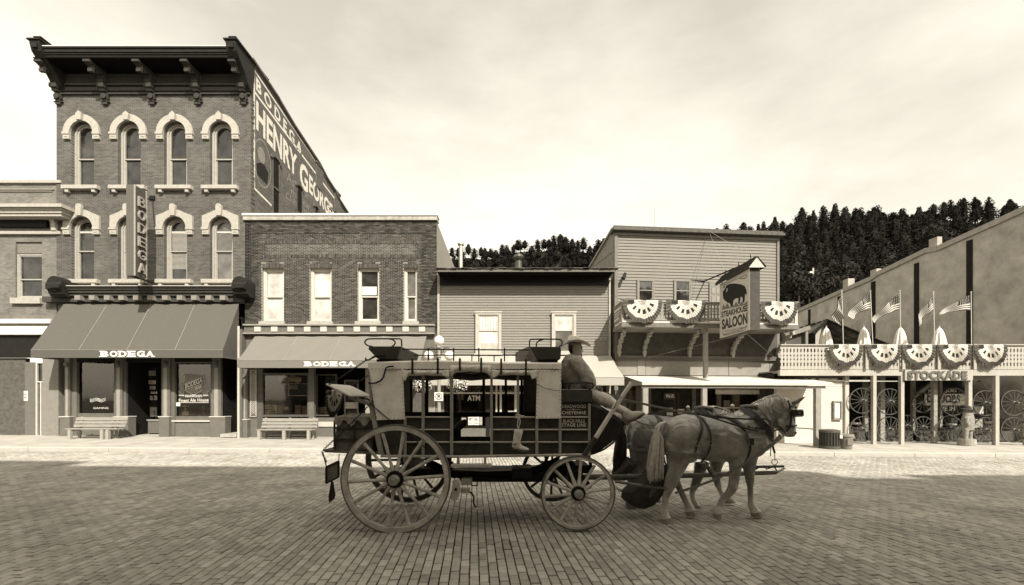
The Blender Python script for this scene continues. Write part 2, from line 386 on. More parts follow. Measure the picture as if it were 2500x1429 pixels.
# ---------------------------------------------------------------- building helpers (facades at depth Y)
def fr(mb, x0, x1, z0, z1, y0, y1, t, tb=None):
    """rectangular frame bars"""
    tb = tb or t
    mb.box(x0, x0 + t, y0, y1, z0, z1); mb.box(x1 - t, x1, y0, y1, z0, z1)
    mb.box(x0 + t, x1 - t, y0, y1, z1 - t, z1); mb.box(x0 + t, x1 - t, y0, y1, z0, z0 + tb)
def wall_with_holes(mb, x0, x1, z0, z1, y, holes, depth=.3, arch=()):
    """holes: (hx0,hx1,hz0,hz1,archflag). Front sheet at y with reveals going back."""
    xs = sorted(set([x0, x1] + [h[0] for h in holes] + [h[1] for h in holes]))
    zs_ = sorted(set([z0, z1] + [h[2] for h in holes] + [h[3] for h in holes]))
    for i in range(len(xs) - 1):
        for j in range(len(zs_) - 1):
            cx, cz = (xs[i] + xs[i + 1]) / 2, (zs_[j] + zs_[j + 1]) / 2
            hit = any(h[0] < cx < h[1] and h[2] < cz < h[3] for h in holes)
            if not hit: mb.quad(Vector((xs[i], y, zs_[j])), Vector((xs[i + 1], y, zs_[j])), Vector((xs[i + 1], y, zs_[j + 1])), Vector((xs[i], y, zs_[j + 1])))
    for h in holes:
        hx0, hx1, hz0, hz1 = h[:4]; r = (hx1 - hx0) / 2; cx = (hx0 + hx1) / 2
        if len(h) > 4 and h[4]:
            zc = hz1 - r; n = 14
            pts = [(cx + r * math.cos(math.pi * k / n), zc + r * math.sin(math.pi * k / n)) for k in range(n + 1)]
            # spandrels
            for k in range(n):
                a, b = pts[k], pts[k + 1]
                cor = (hx1, hz1) if k < n / 2 else (hx0, hz1)
                mb.add([(a[0], y, a[1]), (b[0], y, b[1]), (cor[0], y, cor[1])], [(0, 1, 2)])
                mb.quad(Vector((a[0], y, a[1])), Vector((b[0], y, b[1])), Vector((b[0], y + depth, b[1])), Vector((a[0], y + depth, a[1])))
            side = [(hx0, zc), (hx0, hz0), (hx1, hz0), (hx1, zc)]
        else: side = [(hx0, hz1), (hx0, hz0), (hx1, hz0), (hx1, hz1), (hx0, hz1)]
        for k in range(len(side) - 1):
            a, b = side[k], side[k + 1]
            mb.quad(Vector((a[0], y, a[1])), Vector((b[0], y, b[1])), Vector((b[0], y + depth, b[1])), Vector((a[0], y + depth, a[1])))
def sash_window(parent, x0, x1, z0, z1, y, mid, frame=FRAME, glass=GLASS, blind=None, t=.06, arch=False, slats=None, name='window'):
    """window part > frame, pane(s), blind"""
    wnd = MB(); r = (x1 - x0) / 2; cx = (x0 + x1) / 2
    if arch:
        zc = z1 - r; n = 14
        for (ro, ri, ya, yb) in ((r, r - .09, y, y + .06), (r - .09, r - .16, y + .04, y + .1)):
            po = [(cx + ro * math.cos(math.pi * k / n), zc + ro * math.sin(math.pi * k / n)) for k in range(n + 1)]
            pi_ = [(cx + ri * math.cos(math.pi * k / n), zc + ri * math.sin(math.pi * k / n)) for k in range(n + 1)]
            po = [(cx + ro, z0)] + po + [(cx - ro, z0)]; pi_ = [(cx + ri, z0)] + pi_ + [(cx - ri, z0)]
            for k in range(len(po) - 1):
                a, b, c, d = po[k], po[k + 1], pi_[k + 1], pi_[k]
                wnd.add([(a[0], ya, a[1]), (b[0], ya, b[1]), (c[0], ya, c[1]), (d[0], ya, d[1]), (c[0], yb, c[1]), (d[0], yb, d[1])], [(0, 1, 2, 3), (3, 2, 4, 5)])
        gx0, gx1, gz1 = x0 + .16, x1 - .16, z1 - .16; gr = r - .16
    else:
        fr(wnd, x0, x1, z0, z1, y, y + .07, t); fr(wnd, x0 + t, x1 - t, z0 + t, z1 - t, y + .03, y + .09, t * .8)
        gx0, gx1, gz1 = x0 + t * 1.8, x1 - t * 1.8, z1 - t * 1.8
    w_ = wnd.build(name, frame, parent)
    s = MB(); s.box(gx0 - .01, gx1 + .01, y + .02, y + .11, mid - .025, mid + .03); s.box(gx0, gx0 + .035, y + .06, y + .115, z0 + .05, mid - .025); s.box(gx1 - .035, gx1, y + .06, y + .115, z0 + .05, mid - .025); s.box(gx0 + .035, gx1 - .035, y + .06, y + .115, z0 + .04, z0 + .12)
    s.build('sash', frame, w_)
    g = MB()
    if arch:
        zc = z1 - r; n = 12
        pts = [(gx1, zc)] + [(cx + gr * math.cos(math.pi * k / n), zc + gr * math.sin(math.pi * k / n)) for k in range(1, n)] + [(gx0, zc)]
        g.add([(px_, y + .1, pz_) for px_, pz_ in pts] + [(gx0, y + .1, mid), (gx1, y + .1, mid)], [tuple(range(len(pts) + 2))])
    else: g.quad(Vector((gx0, y + .1, mid)), Vector((gx1, y + .1, mid)), Vector((gx1, y + .1, gz1)), Vector((gx0, y + .1, gz1)))
    g.build('pane', glass, w_, fixn=False)
    g = MB(); g.quad(Vector((gx0, y + .108, z0 + .05)), Vector((gx1, y + .108, z0 + .05)), Vector((gx1, y + .108, mid)), Vector((gx0, y + .108, mid))); g.build('pane', glass if blind != 'lower_dark' else GLASS, w_, fixn=False)
    if slats:
        b = MB(); z = slats[0]
        while z > slats[1]:
            b.box(gx0 + .03, gx1 - .03, y + .085, y + .097, z - .012, z + .012); z -= .055
        b.build('blind', M('pale_blind', .42, .6, .1), w_)
    return w_
def posters(parent, lst, y):
    """lst of (px0,px1,py0,py1,tone) flat notices; y = depth"""
    for (a, b, c, d, tone) in lst:
        q = MB(); x0, x1, z1, z0 = XX(a, y), XX(b, y), ZZ(c, y), ZZ(d, y)
        q.box(x0, x1, y, y + .006, z0, z1)
        p = q.build('poster', [WHITE, MIDP, DARK][tone], parent)
        r = random.Random(int(a * 7 + c)); k = MB()
        if tone < 2:
            for i in range(5):
                zz = z1 - (z1 - z0) * (.12 + i * .17); k.box(x0 + (x1 - x0) * .1, x0 + (x1 - x0) * r.uniform(.5, .9), y - .004, y - .001, zz - (z1 - z0) * r.uniform(.02, .1), zz)
            k.build('print', DARK if tone == 0 else CREAM, p)
# ================================================================ tall brick hotel-like building
B1 = T('brick_commercial_building', 'tall three storey brick building with arched windows and deep bracketed cornice', 'building', (XX(375), 20, -.1))
X0, X1 = XX(138), XX(612); zt = 16.9
HUE = .072
bm1 = brickmat('weathered_red_brick', HUE, .15, 'x', .2, .068, .006)
cx_ = [202, 316, 428.5, 540.5]; holes = []
for c in cx_:
    holes.append((XX(c - 28), XX(c + 28), ZZ(457), ZZ(297.5), 1)); holes.append((XX(c - 28), XX(c + 28), ZZ(685), ZZ(530), 1))
mb = MB(); wall_with_holes(mb, X0, X1, ZZ(742), zt, 20, holes, .42)
mb.build('wall', bm1, B1, fixn=False)
mb = MB(); mb.quad(Vector((X0, 20, -1)), Vector((X0, 42, -1)), Vector((X0, 42, 16)), Vector((X0, 20, zt))); mb.quad(Vector((X0, 42, -1)), Vector((X1, 42, -1)), Vector((X1, 42, 15)), Vector((X0, 42, 15)))
mb.quad(Vector((X0, 20.4, 16.4)), Vector((X1, 20.4, 16.4)), Vector((X1, 42, 14.6)), Vector((X0, 42, 14.6)))
mb.build('back_wall_and_roof', bm1, B1, fixn=False)
# dark rooms behind the glass
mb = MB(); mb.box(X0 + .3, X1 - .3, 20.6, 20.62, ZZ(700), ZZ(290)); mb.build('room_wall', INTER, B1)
# side wall with stepped parapet
side = [(620, 155), (653.5, 206), (677, 241), (679, 246), (717, 309), (777.5, 400), (797, 437), (816, 466), (820, 478), (848, 522)]
pts = []
for px_, py_ in side:
    Y = 20 * 638 / (1250 - px_); pts.append((Y, ZZ(py_, Y)))
pts[0] = (20.0, pts[0][1]); pts.append((40, pts[-1][1] - .6))
sb = brickmat('painted_side_brick', .075, .10, 'y', .2, .068, .007, .3)
mb = MB(); mb.add([(X1, y, -1) for y, z in pts] + [(X1, y, z) for y, z in pts], [(i, i + 1, len(pts) + i + 1, len(pts) + i) for i in range(len(pts) - 1)])
mb.add([(X1 - .35, y, z) for y, z in pts] + [(X1, y, z) for y, z in pts], [(i, i + 1, len(pts) + i + 1, len(pts) + i) for i in range(len(pts) - 1)])
mb.build('side_wall', sb, B1, fixn=False)
mb = MB()
for i in range(len(pts) - 1): mb.beam((X1 - .12, pts[i][0], pts[i][1] + .04), (X1 - .12, pts[i + 1][0], pts[i + 1][1] + .04), .5, .09)
mb.build('coping', M('dark_stone_coping', .12, .9, .3, 6), B1)
for Y in (26.6, 29.4):
    mb = MB(); z = ZZ(398 if Y < 28 else 466, Y); mb.box(X1 - .5, X1 + .06, Y, Y + .9, z - 1.4, z + .02); mb.box(X1 - .55, X1 + .1, Y - .05, Y + .95, z + .025, z + .14); mb.build('chimney', sb, B1)
# rough quoin edge where the front brick returns
mb = MB(); rq = random.Random(5); z = 6.0
while z < 15.8:
    h = .07; mb.box(X1 - .02, X1 + rq.uniform(.01, .05), 20.02, 20.1 + rq.uniform(.02, .16), z, z + h - .01); z += h
mb.build('quoin_bricks', bm1, B1)
# painted wall sign (flat print on the side wall)
def SW(px, py):
    Y = 20 * 638 / (1250 - px); return Y, ZZ(py, Y)
def onside(Y, z, d=.006): return Vector((X1 + d, Y, z))
def sidetext(mb, s, ya, yb, ztop_a, ztop_b, h_a, h_b, off=.02):
    def fn(a, b, d):
        y = ya + (yb - ya) * a; tp = ztop_a + (ztop_b - ztop_a) * a; h = h_a + (h_b - h_a) * a
        return onside(y, tp - h * (1 - b), .006 + d)
    text(mb, s, fn, off)
wp = M('faded_white_sign_paint', .55, .9, .25, 14)
mb = MB()
sidetext(mb, 'B O D E G A', 20.42, 24.85, 17.12, 16.45, .62, .62, .03)
sidetext(mb, 'HENRY', 20.42, 24.3, 16.02, 15.5, 1.38, 1.25, .03)
sidetext(mb, 'G', 24.62, 25.6, 15.55, 15.42, 1.5, 1.45, .03)
sidetext(mb, 'EORGE', 25.75, 29.1, 15.3, 14.9, 1.12, 1.05, .03)
def sline(p, q, wd):
    (ya, za), (yb, zb) = SW(*p), SW(*q); mb.add([onside(ya, za), onside(yb, zb), onside(yb, zb - wd), onside(ya, za - wd)], [(0, 1, 2, 3)])
sline((618.5, 166), (795, 430), .1); sline((618.5, 218), (822, 490), .12); sline((618.5, 455), (663, 500), .1); sline((800, 500), (846, 560), .16)
(ya, za), (yb, zb) = SW(618.5, 166), SW(618.5, 457); mb.add([onside(ya, za, .009), onside(ya + .12, za, .009), onside(ya + .12, zb, .009), onside(ya, zb, .009)], [(0, 1, 2, 3)])
mb.build('painted_sign', wp, B1, fixn=False)
wp2 = M('ghost_sign_paint', .2, .9, .3, 10)
mb = MB()
for s, a, b, pa, pb in (('Ask For', 23.2, 25.7, 419, 470), ('the new', 23.6, 25.8, 455, 496), ('Club Shape', 23.1, 25.9, 467, 516)):
    za, zb = ZZ(pa, a), ZZ(pb, b); sidetext(mb, s, a, b, za, zb, .5, .48, .0)
mb.build('painted_sign', wp2, B1, fixn=False)
mb = MB()   # generic oval portrait patch
c = SW(641, 400); n = 28
for ro, ri, dd in ((1.0, .93, .006),):
    for k in range(n):
        a0, a1 = 2 * math.pi * k / n, 2 * math.pi * (k + 1) / n
        mb.add([onside(c[0] + .75 * ro * math.cos(a0), c[1] + 1.15 * ro * math.sin(a0), dd), onside(c[0] + .75 * ro * math.cos(a1), c[1] + 1.15 * ro * math.sin(a1), dd),
                onside(c[0] + .75 * ri * math.cos(a1), c[1] + 1.15 * ri * math.sin(a1), dd), onside(c[0] + .75 * ri * math.cos(a0), c[1] + 1.15 * ri * math.sin(a0), dd)], [(0, 1, 2, 3)])
mb.add([onside(c[0] - .1 + .32 * math.cos(2 * math.pi * k / 14), c[1] + .35 + .38 * math.sin(2 * math.pi * k / 14), .006) for k in range(14)], [tuple(range(14))])
mb.build('painted_sign', wp2, B1, fixn=False)
mb = MB(); mb.add([onside(c[0] + a, c[1] + b, .006) for a, b in ((-.45, -.75), (.4, -.85), (.5, -.2), (.2, .0), (-.1, .0), (-.5, -.25))], [tuple(range(6))]); mb.build('painted_sign', DARK, B1, fixn=False)
for (pa, pb, pt, pbm) in ((664, 682, 378, 505), (723, 738, 447, 530), (767, 777, 500, 560)):
    Ya, Yb = SW(pa, 0)[0], SW(pb, 0)[0]; zt_ = ZZ(pt, Ya); zb_ = zt_ - 2.9
    mb = MB(); n = 8; r = (Yb - Ya) / 2; cy = (Ya + Yb) / 2
    poly = [(Ya, zb_), (Yb, zb_)] + [(cy + r * math.cos(math.pi * k / n), zt_ - r * .5 + r * .5 * math.sin(math.pi * k / n)) for k in range(n + 1)]
    mb.prism(poly, lambda a, b, d: Vector((X1 + d, a, b)), -.02, .012); wv = mb.build('window', INTER, B1)
    mb = MB()
    for k in range(n):
        a0, a1 = math.pi * k / n, math.pi * (k + 1) / n
        for_ = [(cy + (r + e) * math.cos(t), zt_ - r * .5 + (r * .5 + e) * math.sin(t)) for t, e in ((a0, 0), (a1, 0), (a1, .16), (a0, .16))]
        mb.prism(for_, lambda a, b, d: Vector((X1 + d, a, b)), .0, .07)
    mb.box(X1, X1 + .1, Ya - .08, Yb + .08, zb_ - .12, zb_); mb.box(X1 + .013, X1 + .04, Ya, Ya + .08, zb_, zt_ - r * .5); mb.box(X1 + .013, X1 + .04, Yb - .08, Yb, zb_, zt_ - r * .5); mb.box(X1 + .013, X1 + .05, Ya + .08, Yb - .08, zb_ + 1.3, zb_ + 1.38)
    mb.build('arch_bricks', sb, wv)
# stone arches, imposts, sills, windows
def arch_stone(c, ctop, zc_py, square):
    mb = MB(); cx = XX(c); zc = ZZ(zc_py); n = 16; ri, ro = 28.2 / 52.5, 44 / 52.5; y0, y1 = 19.9, 20.02
    for k in range(n):
        a0, a1 = math.pi * k / n, math.pi * (k + 1) / n
        if square:
            def outp(a):
                x, z = math.cos(a), math.sin(a); X_ = cx + ro * x; Z_ = zc + ro * z
                if abs(x) > .62: X_ = cx + math.copysign(ro * 1.0, x); Z_ = zc + min(.55, ro * z if abs(x) < .99 else 0)
                return (X_, Z_)
        else: outp = lambda a: (cx + ro * math.cos(a), zc + ro * math.sin(a))
        q = [(cx + ri * math.cos(a0), zc + ri * math.sin(a0)), (cx + ri * math.cos(a1), zc + ri * math.sin(a1)), outp(a1), outp(a0)]
        mb.prism(q, lambda a, b, d: Vector((a, d, b)), y0, y1)
    mb.build('window_arch', STONE, B1)
    k = MB(); kt = ZZ(ctop); kw = 7 / 52.5
    if square:
        k.prism([(cx - kw * .8, zc + ri - .02), (cx + kw * .8, zc + ri - .02), (cx + kw, kt - .18), (cx + kw * .9, kt - .05), (cx + kw * .4, kt), (cx - kw * .4, kt), (cx - kw * .9, kt - .05), (cx - kw, kt - .18)], lambda a, b, d: Vector((a, d, b)), 19.78, 19.899)
    else: k.prism([(cx - kw * .8, zc + ri - .03), (cx + kw * .8, zc + ri - .03), (cx + kw, kt - .13), (cx, kt), (cx - kw, kt - .13)], lambda a, b, d: Vector((a, d, b)), 19.78, 19.899)
    k.build('keystone', STONE, B1)
    for s in (-1, 1):
        k = MB(); xa = cx + s * ri; xb = cx + s * (ro + .03)
        k.box(xa, xb, 19.87, 20.0, zc - .1, zc + .002); k.box(xa, xb - s * .03, 19.9, 20.0, zc - .31, zc - .102); k.box(xa + s * .08, xb - s * .1, 19.885, 19.899, zc - .22, zc - .19)
        k.build('impost_block', STONE, B1)
def sill(c, py, parent=B1):
    k = MB(); cx = XX(c); z = ZZ(py); hw = 43.5 / 52.5
    k.box(cx - hw, cx + hw, 19.8, 20.05, z - .18, z); k.box(cx - hw * .84, cx - hw * .84 + .16, 19.84, 20.0, z - .32, z - .182); k.box(cx + hw * .84 - .16, cx + hw * .84, 19.84, 20.0, z - .32, z - .182)
    k.build('window_sill', STONE, parent, bevel=.012)
for i, c in enumerate(cx_):
    arch_stone(c, 277 + (i > 0) * 1, 325.5, False); sill(c, 456)
    sash_window(B1, XX(c - 28), XX(c + 28), ZZ(457), ZZ(297.5), 20.16, ZZ(384.5), arch=True)
    arch_stone(c, 502, 557.5, True); sill(c, 684)
    wq = sash_window(B1, XX(c - 28), XX(c + 28), ZZ(685), ZZ(530), 20.16, ZZ(611), arch=True, slats=(ZZ(566), ZZ(654)) if i == 2 else None, glass=GLASS if i < 3 else glassmat('shaded_window_glass', .09, .08))
    if i != 1:
        k = MB(); k.box(XX(c - 19), XX(c + 19), 20.235, 20.25, ZZ(565), ZZ(560.5)); k.build('blind', CREAM, wq)
# upper cornice
CW = M('painted_cornice', .022, .6, .25, 5); CWL = M('cornice_moulding', .045, .6, .2, 6); CWP = M('cornice_panel', .03, .8, .2)
def xwall(px): return XX(px)
cz0, cz1 = 15.92, 16.9
mb = MB(); mb.box(X0, X1, 19.9, 20.0, cz0, cz0 + .06); mb.box(X0, X1, 19.86, 19.995, cz0 + .14, cz0 + .3); mb.box(X0, X1, 19.93, 19.995, cz0 + .061, cz0 + .139); mb.box(X0, X1, 19.82, 19.995, cz0 + .36, cz0 + .42); mb.box(X0, X1, 19.95, 19.995, cz0 + .301, cz0 + .359); mb.box(X0, X1, 19.94, 19.995, cz0 + .421, cz1 - .01)
mb.build('frieze', CWL, B1)
bx = [143, 258, 372, 484.5, 594]
for i in range(4):
    a, b = XX(bx[i] + 9), XX(bx[i + 1] - 9); k = MB(); fr(k, a, b, ZZ(209.5), ZZ(189), 19.88, 19.939, .035); pn = k.build('frieze_panel', CWL, B1)
    k = MB(); k.box(a + .036, b - .036, 19.9, 19.939, ZZ(209.5) + .036, ZZ(189) - .036); k.build('panel_field', CWP, pn)
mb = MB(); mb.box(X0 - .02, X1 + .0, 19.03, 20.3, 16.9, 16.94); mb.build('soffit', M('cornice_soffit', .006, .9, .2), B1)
mb = MB()   # crown moulding profile, stepping out
for (o, za, zb) in ((19.02, 16.945, 17.02), (18.98, 17.025, 17.09), (18.94, 17.095, 17.24), (18.89, 17.245, 17.3)): mb.box(X0 + .55, X1 - .2, o, 19.2, za, zb)
mb.build('crown_moulding', CW, B1)
mb = MB(); mb.box(X0 + .55, X1 - .2, 18.88, 20.3, 17.303, 17.335); mb.build('crown_flashing', M('pale_metal_flashing', .6, .5, .1), B1)
def bracket(cx, big=False):
    k = MB(); hw = .13 if not big else .15
    prof = [(0, 15.98), (0, 16.88), (1.0, 16.88), (1.0, 16.74), (.86, 16.70), (.80, 16.60), (.70, 16.62), (.66, 16.52), (.56, 16.56), (.46, 16.62), (.36, 16.66), (.30, 16.5), (.38, 16.42), (.34, 16.32), (.24, 16.3), (.22, 16.2), (.30, 16.12), (.26, 15.98)]
    k.prism([(19.99 - a * .88, b) for a, b in prof], lambda a, b, d: Vector((cx + d, a, b)), -hw, hw)
    k.box(cx - hw * 1.25, cx + hw * 1.25, 19.66, 19.98, 15.98 + .12, 15.98 + .3)
    k.box(cx - hw * 1.2, cx + hw * 1.2, 19.03, 19.16, 16.76, 16.86); k.box(cx - hw * .8, cx + hw * .8, 19.2, 19.32, 16.45, 16.6)
    br = k.build('cornice_bracket', CWL if not big else CW, B1)
    k = MB(); k.box(cx - .16, cx + .16, 19.88, 19.995, 15.68, 15.93); k.box(cx - .11, cx + .11, 19.9, 19.995, 15.45, 15.679); k.box(cx - .2, cx + .2, 19.9, 19.99, 15.56, 15.6)
    k.lathe([(.13, 0), (.13, .04), (.07, .06)], (cx, 19.82, 15.8), 12, 'y'); k.build('bracket_pendant', CWL, br)
for p in (146, 260, 374, 486, 597): bracket(XX(p))
for s, cx in ((-1, XX(141) + .24), (1, XX(601) + .06)):
    k = MB(); c0, c1 = cx - .22, cx + .22
    k.prism([(20.2, 16.9), (20.2, 17.5), (18.8, 17.5), (18.8, 17.4), (18.88, 17.1), (19.02, 16.95), (19.28, 16.72), (19.5, 16.5), (19.72, 16.2), (19.98, 15.98)], lambda a, b, d: Vector((d, a, b)), c0, c1)
    k.box(c0 - .08, c1 + .08, 18.74, 20.25, 17.505, 17.56); k.box(c0 + .1, c1 - .1, 18.95, 21.5, 17.565, 17.72); k.box(c0 + .05, c1 - .05, 18.9, 21.5, 17.725, 17.76)
    k.box(c0 + .1, c1 - .1, 18.77, 18.799, 17.18, 17.36)
    k.build('cornice_end_block', CW, B1)
# lower cornice with dentils
mb = MB(); z0, z1 = ZZ(722, 19.6), ZZ(700, 19.6)
for (o, f0, f1) in ((19.66, 0, .3), (19.6, .32, .6), (19.55, .62, .84), (19.5, .86, 1)): mb.box(XX(118, 19.6), XX(596, 19.6), o, 19.99, z0 + (z1 - z0) * f0, z0 + (z1 - z0) * f1)
mb.build('storefront_cornice', CWL, B1)
mb = MB(); mb.box(XX(118, 19.6), XX(596, 19.6), 19.49, 19.99, z1 + .003, z1 + .03); mb.build('storefront_flashing', CREAM, B1)
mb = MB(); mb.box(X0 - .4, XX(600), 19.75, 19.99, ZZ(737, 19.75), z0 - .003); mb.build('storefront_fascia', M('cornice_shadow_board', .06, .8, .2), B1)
for c in (187, 222, 259, 294, 330, 365, 401, 437, 472, 507, 542):
    k = MB(); k.box(XX(c - 6.5, 19.5), XX(c + 6.5, 19.5), 19.52, 19.745, ZZ(732, 19.5), z0 - .004); k.build('dentil', M('dentil_paint', .22, .7, .15), B1)
for a, b in ((113, 150), (566, 601)):
    k = MB(); k.prism([(20.0, 6.45), (20.0, 7.05), (19.3, 7.05), (19.25, 6.95), (19.25, 6.75), (19.35, 6.7), (19.4, 6.55), (19.6, 6.45)], lambda a_, b_, d: Vector((d, a_, b_)), XX(a, 19.3), XX(b, 19.3)); k.box(XX(a + 6, 19.2), XX(b - 6, 19.2), 19.2, 19.249, 6.78, 6.92); k.build('cornice_end_block', CW, B1)
    k = MB(); k.lathe([((b - a) / 2 / 54.5, 0), ((b - a) / 2 / 54.5, .7)], ((XX(a, 19.3) + XX(b, 19.3)) / 2, 19.3, 7.0), 16, 'y'); k.build('rounded_cap', CW, B1)
def awning(parent, pl, pr, ptop, pl2, pr2, pfold, pbot, Yw, Yf, word=None, wx=None, mat=AWN, seams=4):
    A = [Vector((XX(pl, Yw), Yw, ZZ(ptop, Yw))), Vector((XX(pr, Yw), Yw, ZZ(ptop, Yw))), Vector((XX(pr2, Yf), Yf, ZZ(pfold, Yf))), Vector((XX(pl2, Yf), Yf, ZZ(pfold, Yf))),
         Vector((XX(pl2, Yf), Yf, ZZ(pbot, Yf))), Vector((XX(pr2, Yf), Yf, ZZ(pbot, Yf)))]
    mb = MB(); n, m_ = 40, 8; rr = random.Random(int(pl))
    def pt(i, j):
        a = A[0].lerp(A[1], i / n); b = A[3].lerp(A[2], i / n); p = a.lerp(b, j / m_)
        return p + Vector((0, 0, -.075 * math.sin(math.pi * j / m_) * (.35 + .65 * abs(math.sin(math.pi * i / n * seams))) + .012 * math.sin(i * 1.3 + j * .9)))
    for i in range(n):
        for j in range(m_): mb.quad(pt(i, j), pt(i + 1, j), pt(i + 1, j + 1), pt(i, j + 1))
    mb.quad(A[3], A[2], A[5], A[4])
    L = Vector((A[0].x, Yw, A[4].z)); R = Vector((A[1].x, Yw, A[5].z))
    mb.add([A[0], A[3], A[4], L], [(0, 1, 2, 3)]); mb.add([A[1], A[2], A[5], R], [(0, 1, 2, 3)])
    aw = mb.build('awning', mat, parent, smooth='auto', fixn=False)
    k = MB()
    for i in range(1, seams): 
        f = i / seams; k.tube([A[0].lerp(A[1], f).lerp(A[3].lerp(A[2], f), q / 8) + Vector((0, -.004, .014 - .026 * math.sin(math.pi * q / 8))) for q in range(9)], .009, 5)
    k.tube([A[3] + Vector((0, -.006, 0)), A[2] + Vector((0, -.006, 0))], .01, 5)
    k.build('seam', M('awning_seam', .28, .9, .1), aw)
    k = MB(); k.tube([A[4] + Vector((.02, .02, .02)), A[5] + Vector((-.02, .02, .02))], .018, 6)
    for q in (A[4], A[5]): k.tube([q + Vector((0, .03, .03)), Vector((q.x + (A[0].x - A[4].x), Yw, q.z + .03))], .018, 6)
    k.build('awning_frame', IRON, aw)
    if word:
        k = MB(); x0, x1 = XX(wx[0], Yf), XX(wx[1], Yf); z0_, z1_ = ZZ(wx[3], Yf), ZZ(wx[2], Yf)
        slab_text(k, word, lambda a, b, d: Vector((x0 + a * (x1 - x0), Yf - .008 - d, z0_ + b * (z1_ - z0_)))); k.build('lettering', LETTER, aw, fixn=False)
    return aw
awning(B1, 155, 583, 743, 75, 544, 855, 874, 19.72, 18.55, 'BODEGA', (246, 376, 857, 871.5))
# storefront
SF = M('storefront_paint', .13, .6, .12, 4); SFL = M('storefront_panel_paint', .27, .6, .1, 4)
def pilaster(parent, a, b, Y, py0, py1, plinth=None, panel=True, m=SF):
    k = MB(); k.box(XX(a, Y), XX(b, Y), Y, Y + .35, ZZ(py1, Y), ZZ(py0, Y)); pl = k.build('pilaster', m, parent, bevel=.01)
    if panel:
        k = MB(); d = (b - a) * .28; k.box(XX(a + d, Y), XX(b - d, Y), Y - .015, Y - .001, ZZ(py1 - 18, Y), ZZ(py0 + 26, Y)); k.build('panel', SFL, pl)
        k = MB(); c = (XX(a, Y) + XX(b, Y)) / 2; k.lathe([(.0, 0), (.09, .0), (.09, .05), (.04, .09)], (c, Y - .09, ZZ(py0 + 18, Y)), 12, 'y'); k.build('rosette', SF, pl)
    if plinth:
        pa, pb, pt = plinth; k = MB(); k.box(XX(pa, Y), XX(pb, Y), Y - .08, Y + .36, ZZ(1068, Y) , ZZ(pt + 2, Y)); k.build('plinth', m, pl, bevel=.01)
        k = MB(); k.box(XX(pa - 1, Y), XX(pb + 1, Y), Y - .11, Y + .36, ZZ(pt + 2, Y) + .003, ZZ(pt - .5, Y)); k.build('plinth_cap', CREAM, pl)
for a, b, pl_ in ((157, 170, (150, 174, 1017)), (280, 298, (284, 316, 1017)), (394, 414, (391, 415, 1017)), (517, 539, (515, 552, 1017))): pilaster(B1, a, b, 19.9, 872, 1068, pl_)
for a, b in ((173, 187), (299, 307), (416, 426), (541, 545)):
    k = MB(); k.box(XX(a), XX(b), 20.0, 20.2, ZZ(1064), ZZ(872)); k.build('jamb', SF, B1)
def shopwin(parent, a, b, t, bt, Y, frm=SF, ft=.07):
    k = MB(); fr(k, XX(a - 4, Y), XX(b + 4, Y), ZZ(bt + 4, Y), ZZ(t - 6, Y), Y - .03, Y + .08, ft); f = k.build('display_window', frm, parent)
    k = MB(); k.quad(P(a, bt, Y + .05), P(b, bt, Y + .05), P(b, t, Y + .05), P(a, t, Y + .05)); k.build('pane', SHOPG, f, fixn=False)
    return f
shopwin(B1, 188, 279, 886, 1009, 20.08); shopwin(B1, 427, 515, 890, 1016, 20.08)
mb = MB(); mb.box(XX(170), XX(282), 20.05, 20.3, ZZ(1066), ZZ(1013) - .01); mb.box(XX(414), XX(517), 20.05, 20.3, ZZ(1066), ZZ(1020)); mb.build('stall_riser', SF, B1)
mb = MB(); mb.box(XX(415), XX(515), 19.98, 20.06, ZZ(1030), ZZ(1026.5)); mb.build('riser_ledge', CREAM, B1)
mb = MB(); mb.box(XX(170), XX(545), 20.02, 20.3, ZZ(884), ZZ(868)); mb.build('transom_board', DARK, B1)
# recessed doorway
mb = MB(); mb.box(XX(307), XX(394), 21.3, 21.36, ZZ(1062, 21.3), 4.4); mb.box(XX(307) , XX(307) + .04, 20.1, 21.3, -.1, 4.4); mb.box(XX(394) - .04, XX(394), 20.1, 21.3, -.1, 4.4); mb.box(XX(308), XX(393), 20.1, 21.3, 4.3, 4.34); mb.build('door_recess', DARK, B1)
dr = MB(); fr(dr, XX(337, 21.2), XX(385, 21.2), .0, ZZ(892, 21.2), 21.22, 21.29, .12, .5); dob = dr.build('door', DARK, B1)
k = MB(); k.box(XX(341, 21.2) + .03, XX(381, 21.2), 21.25, 21.27, .5, ZZ(898, 21.2)); k.build('pane', GLASS, dob)
k = MB(); k.tube([(XX(379, 21.2), 21.14, .95), (XX(379, 21.2), 21.14, 1.25)], .015); k.build('handle', IRON, dob)
k = MB(); flat_text(k, '664', XX(365, 21.1), XX(381, 21.1), ZZ(962, 21.1), ZZ(955.5, 21.1), 21.18, .02, .004); k.build('lettering', LETTER, dob)
posters(B1, [(318, 338, 928, 950, 1), (315, 326, 951, 967, 0), (327, 338, 953, 968, 1), (315, 339, 969, 998, 1), (319, 328, 1001, 1017, 0), (329, 338, 1001, 1017, 0)], 20.75)
posters(B1, [(363, 380, 905, 918, 1), (363, 380, 929, 938, 0), (366, 379, 943, 951, 0), (366, 373, 967, 977, 0), (376, 383, 966, 977, 0), (366, 383, 994, 1017, 1)], 21.17)
mb = MB(); mb.box(XX(319), XX(352), 20.95, 21.0, ZZ(1062), ZZ(1030)); mb.box(XX(354), XX(386), 20.97, 21.02, ZZ(1062), ZZ(1031)); mb.build('kick_board', SF, B1); mb = MB(); mb.box(XX(318), XX(387), 20.9, 21.0, ZZ(1029.5), ZZ(1027.5)); mb.build('riser_ledge', CREAM, B1)
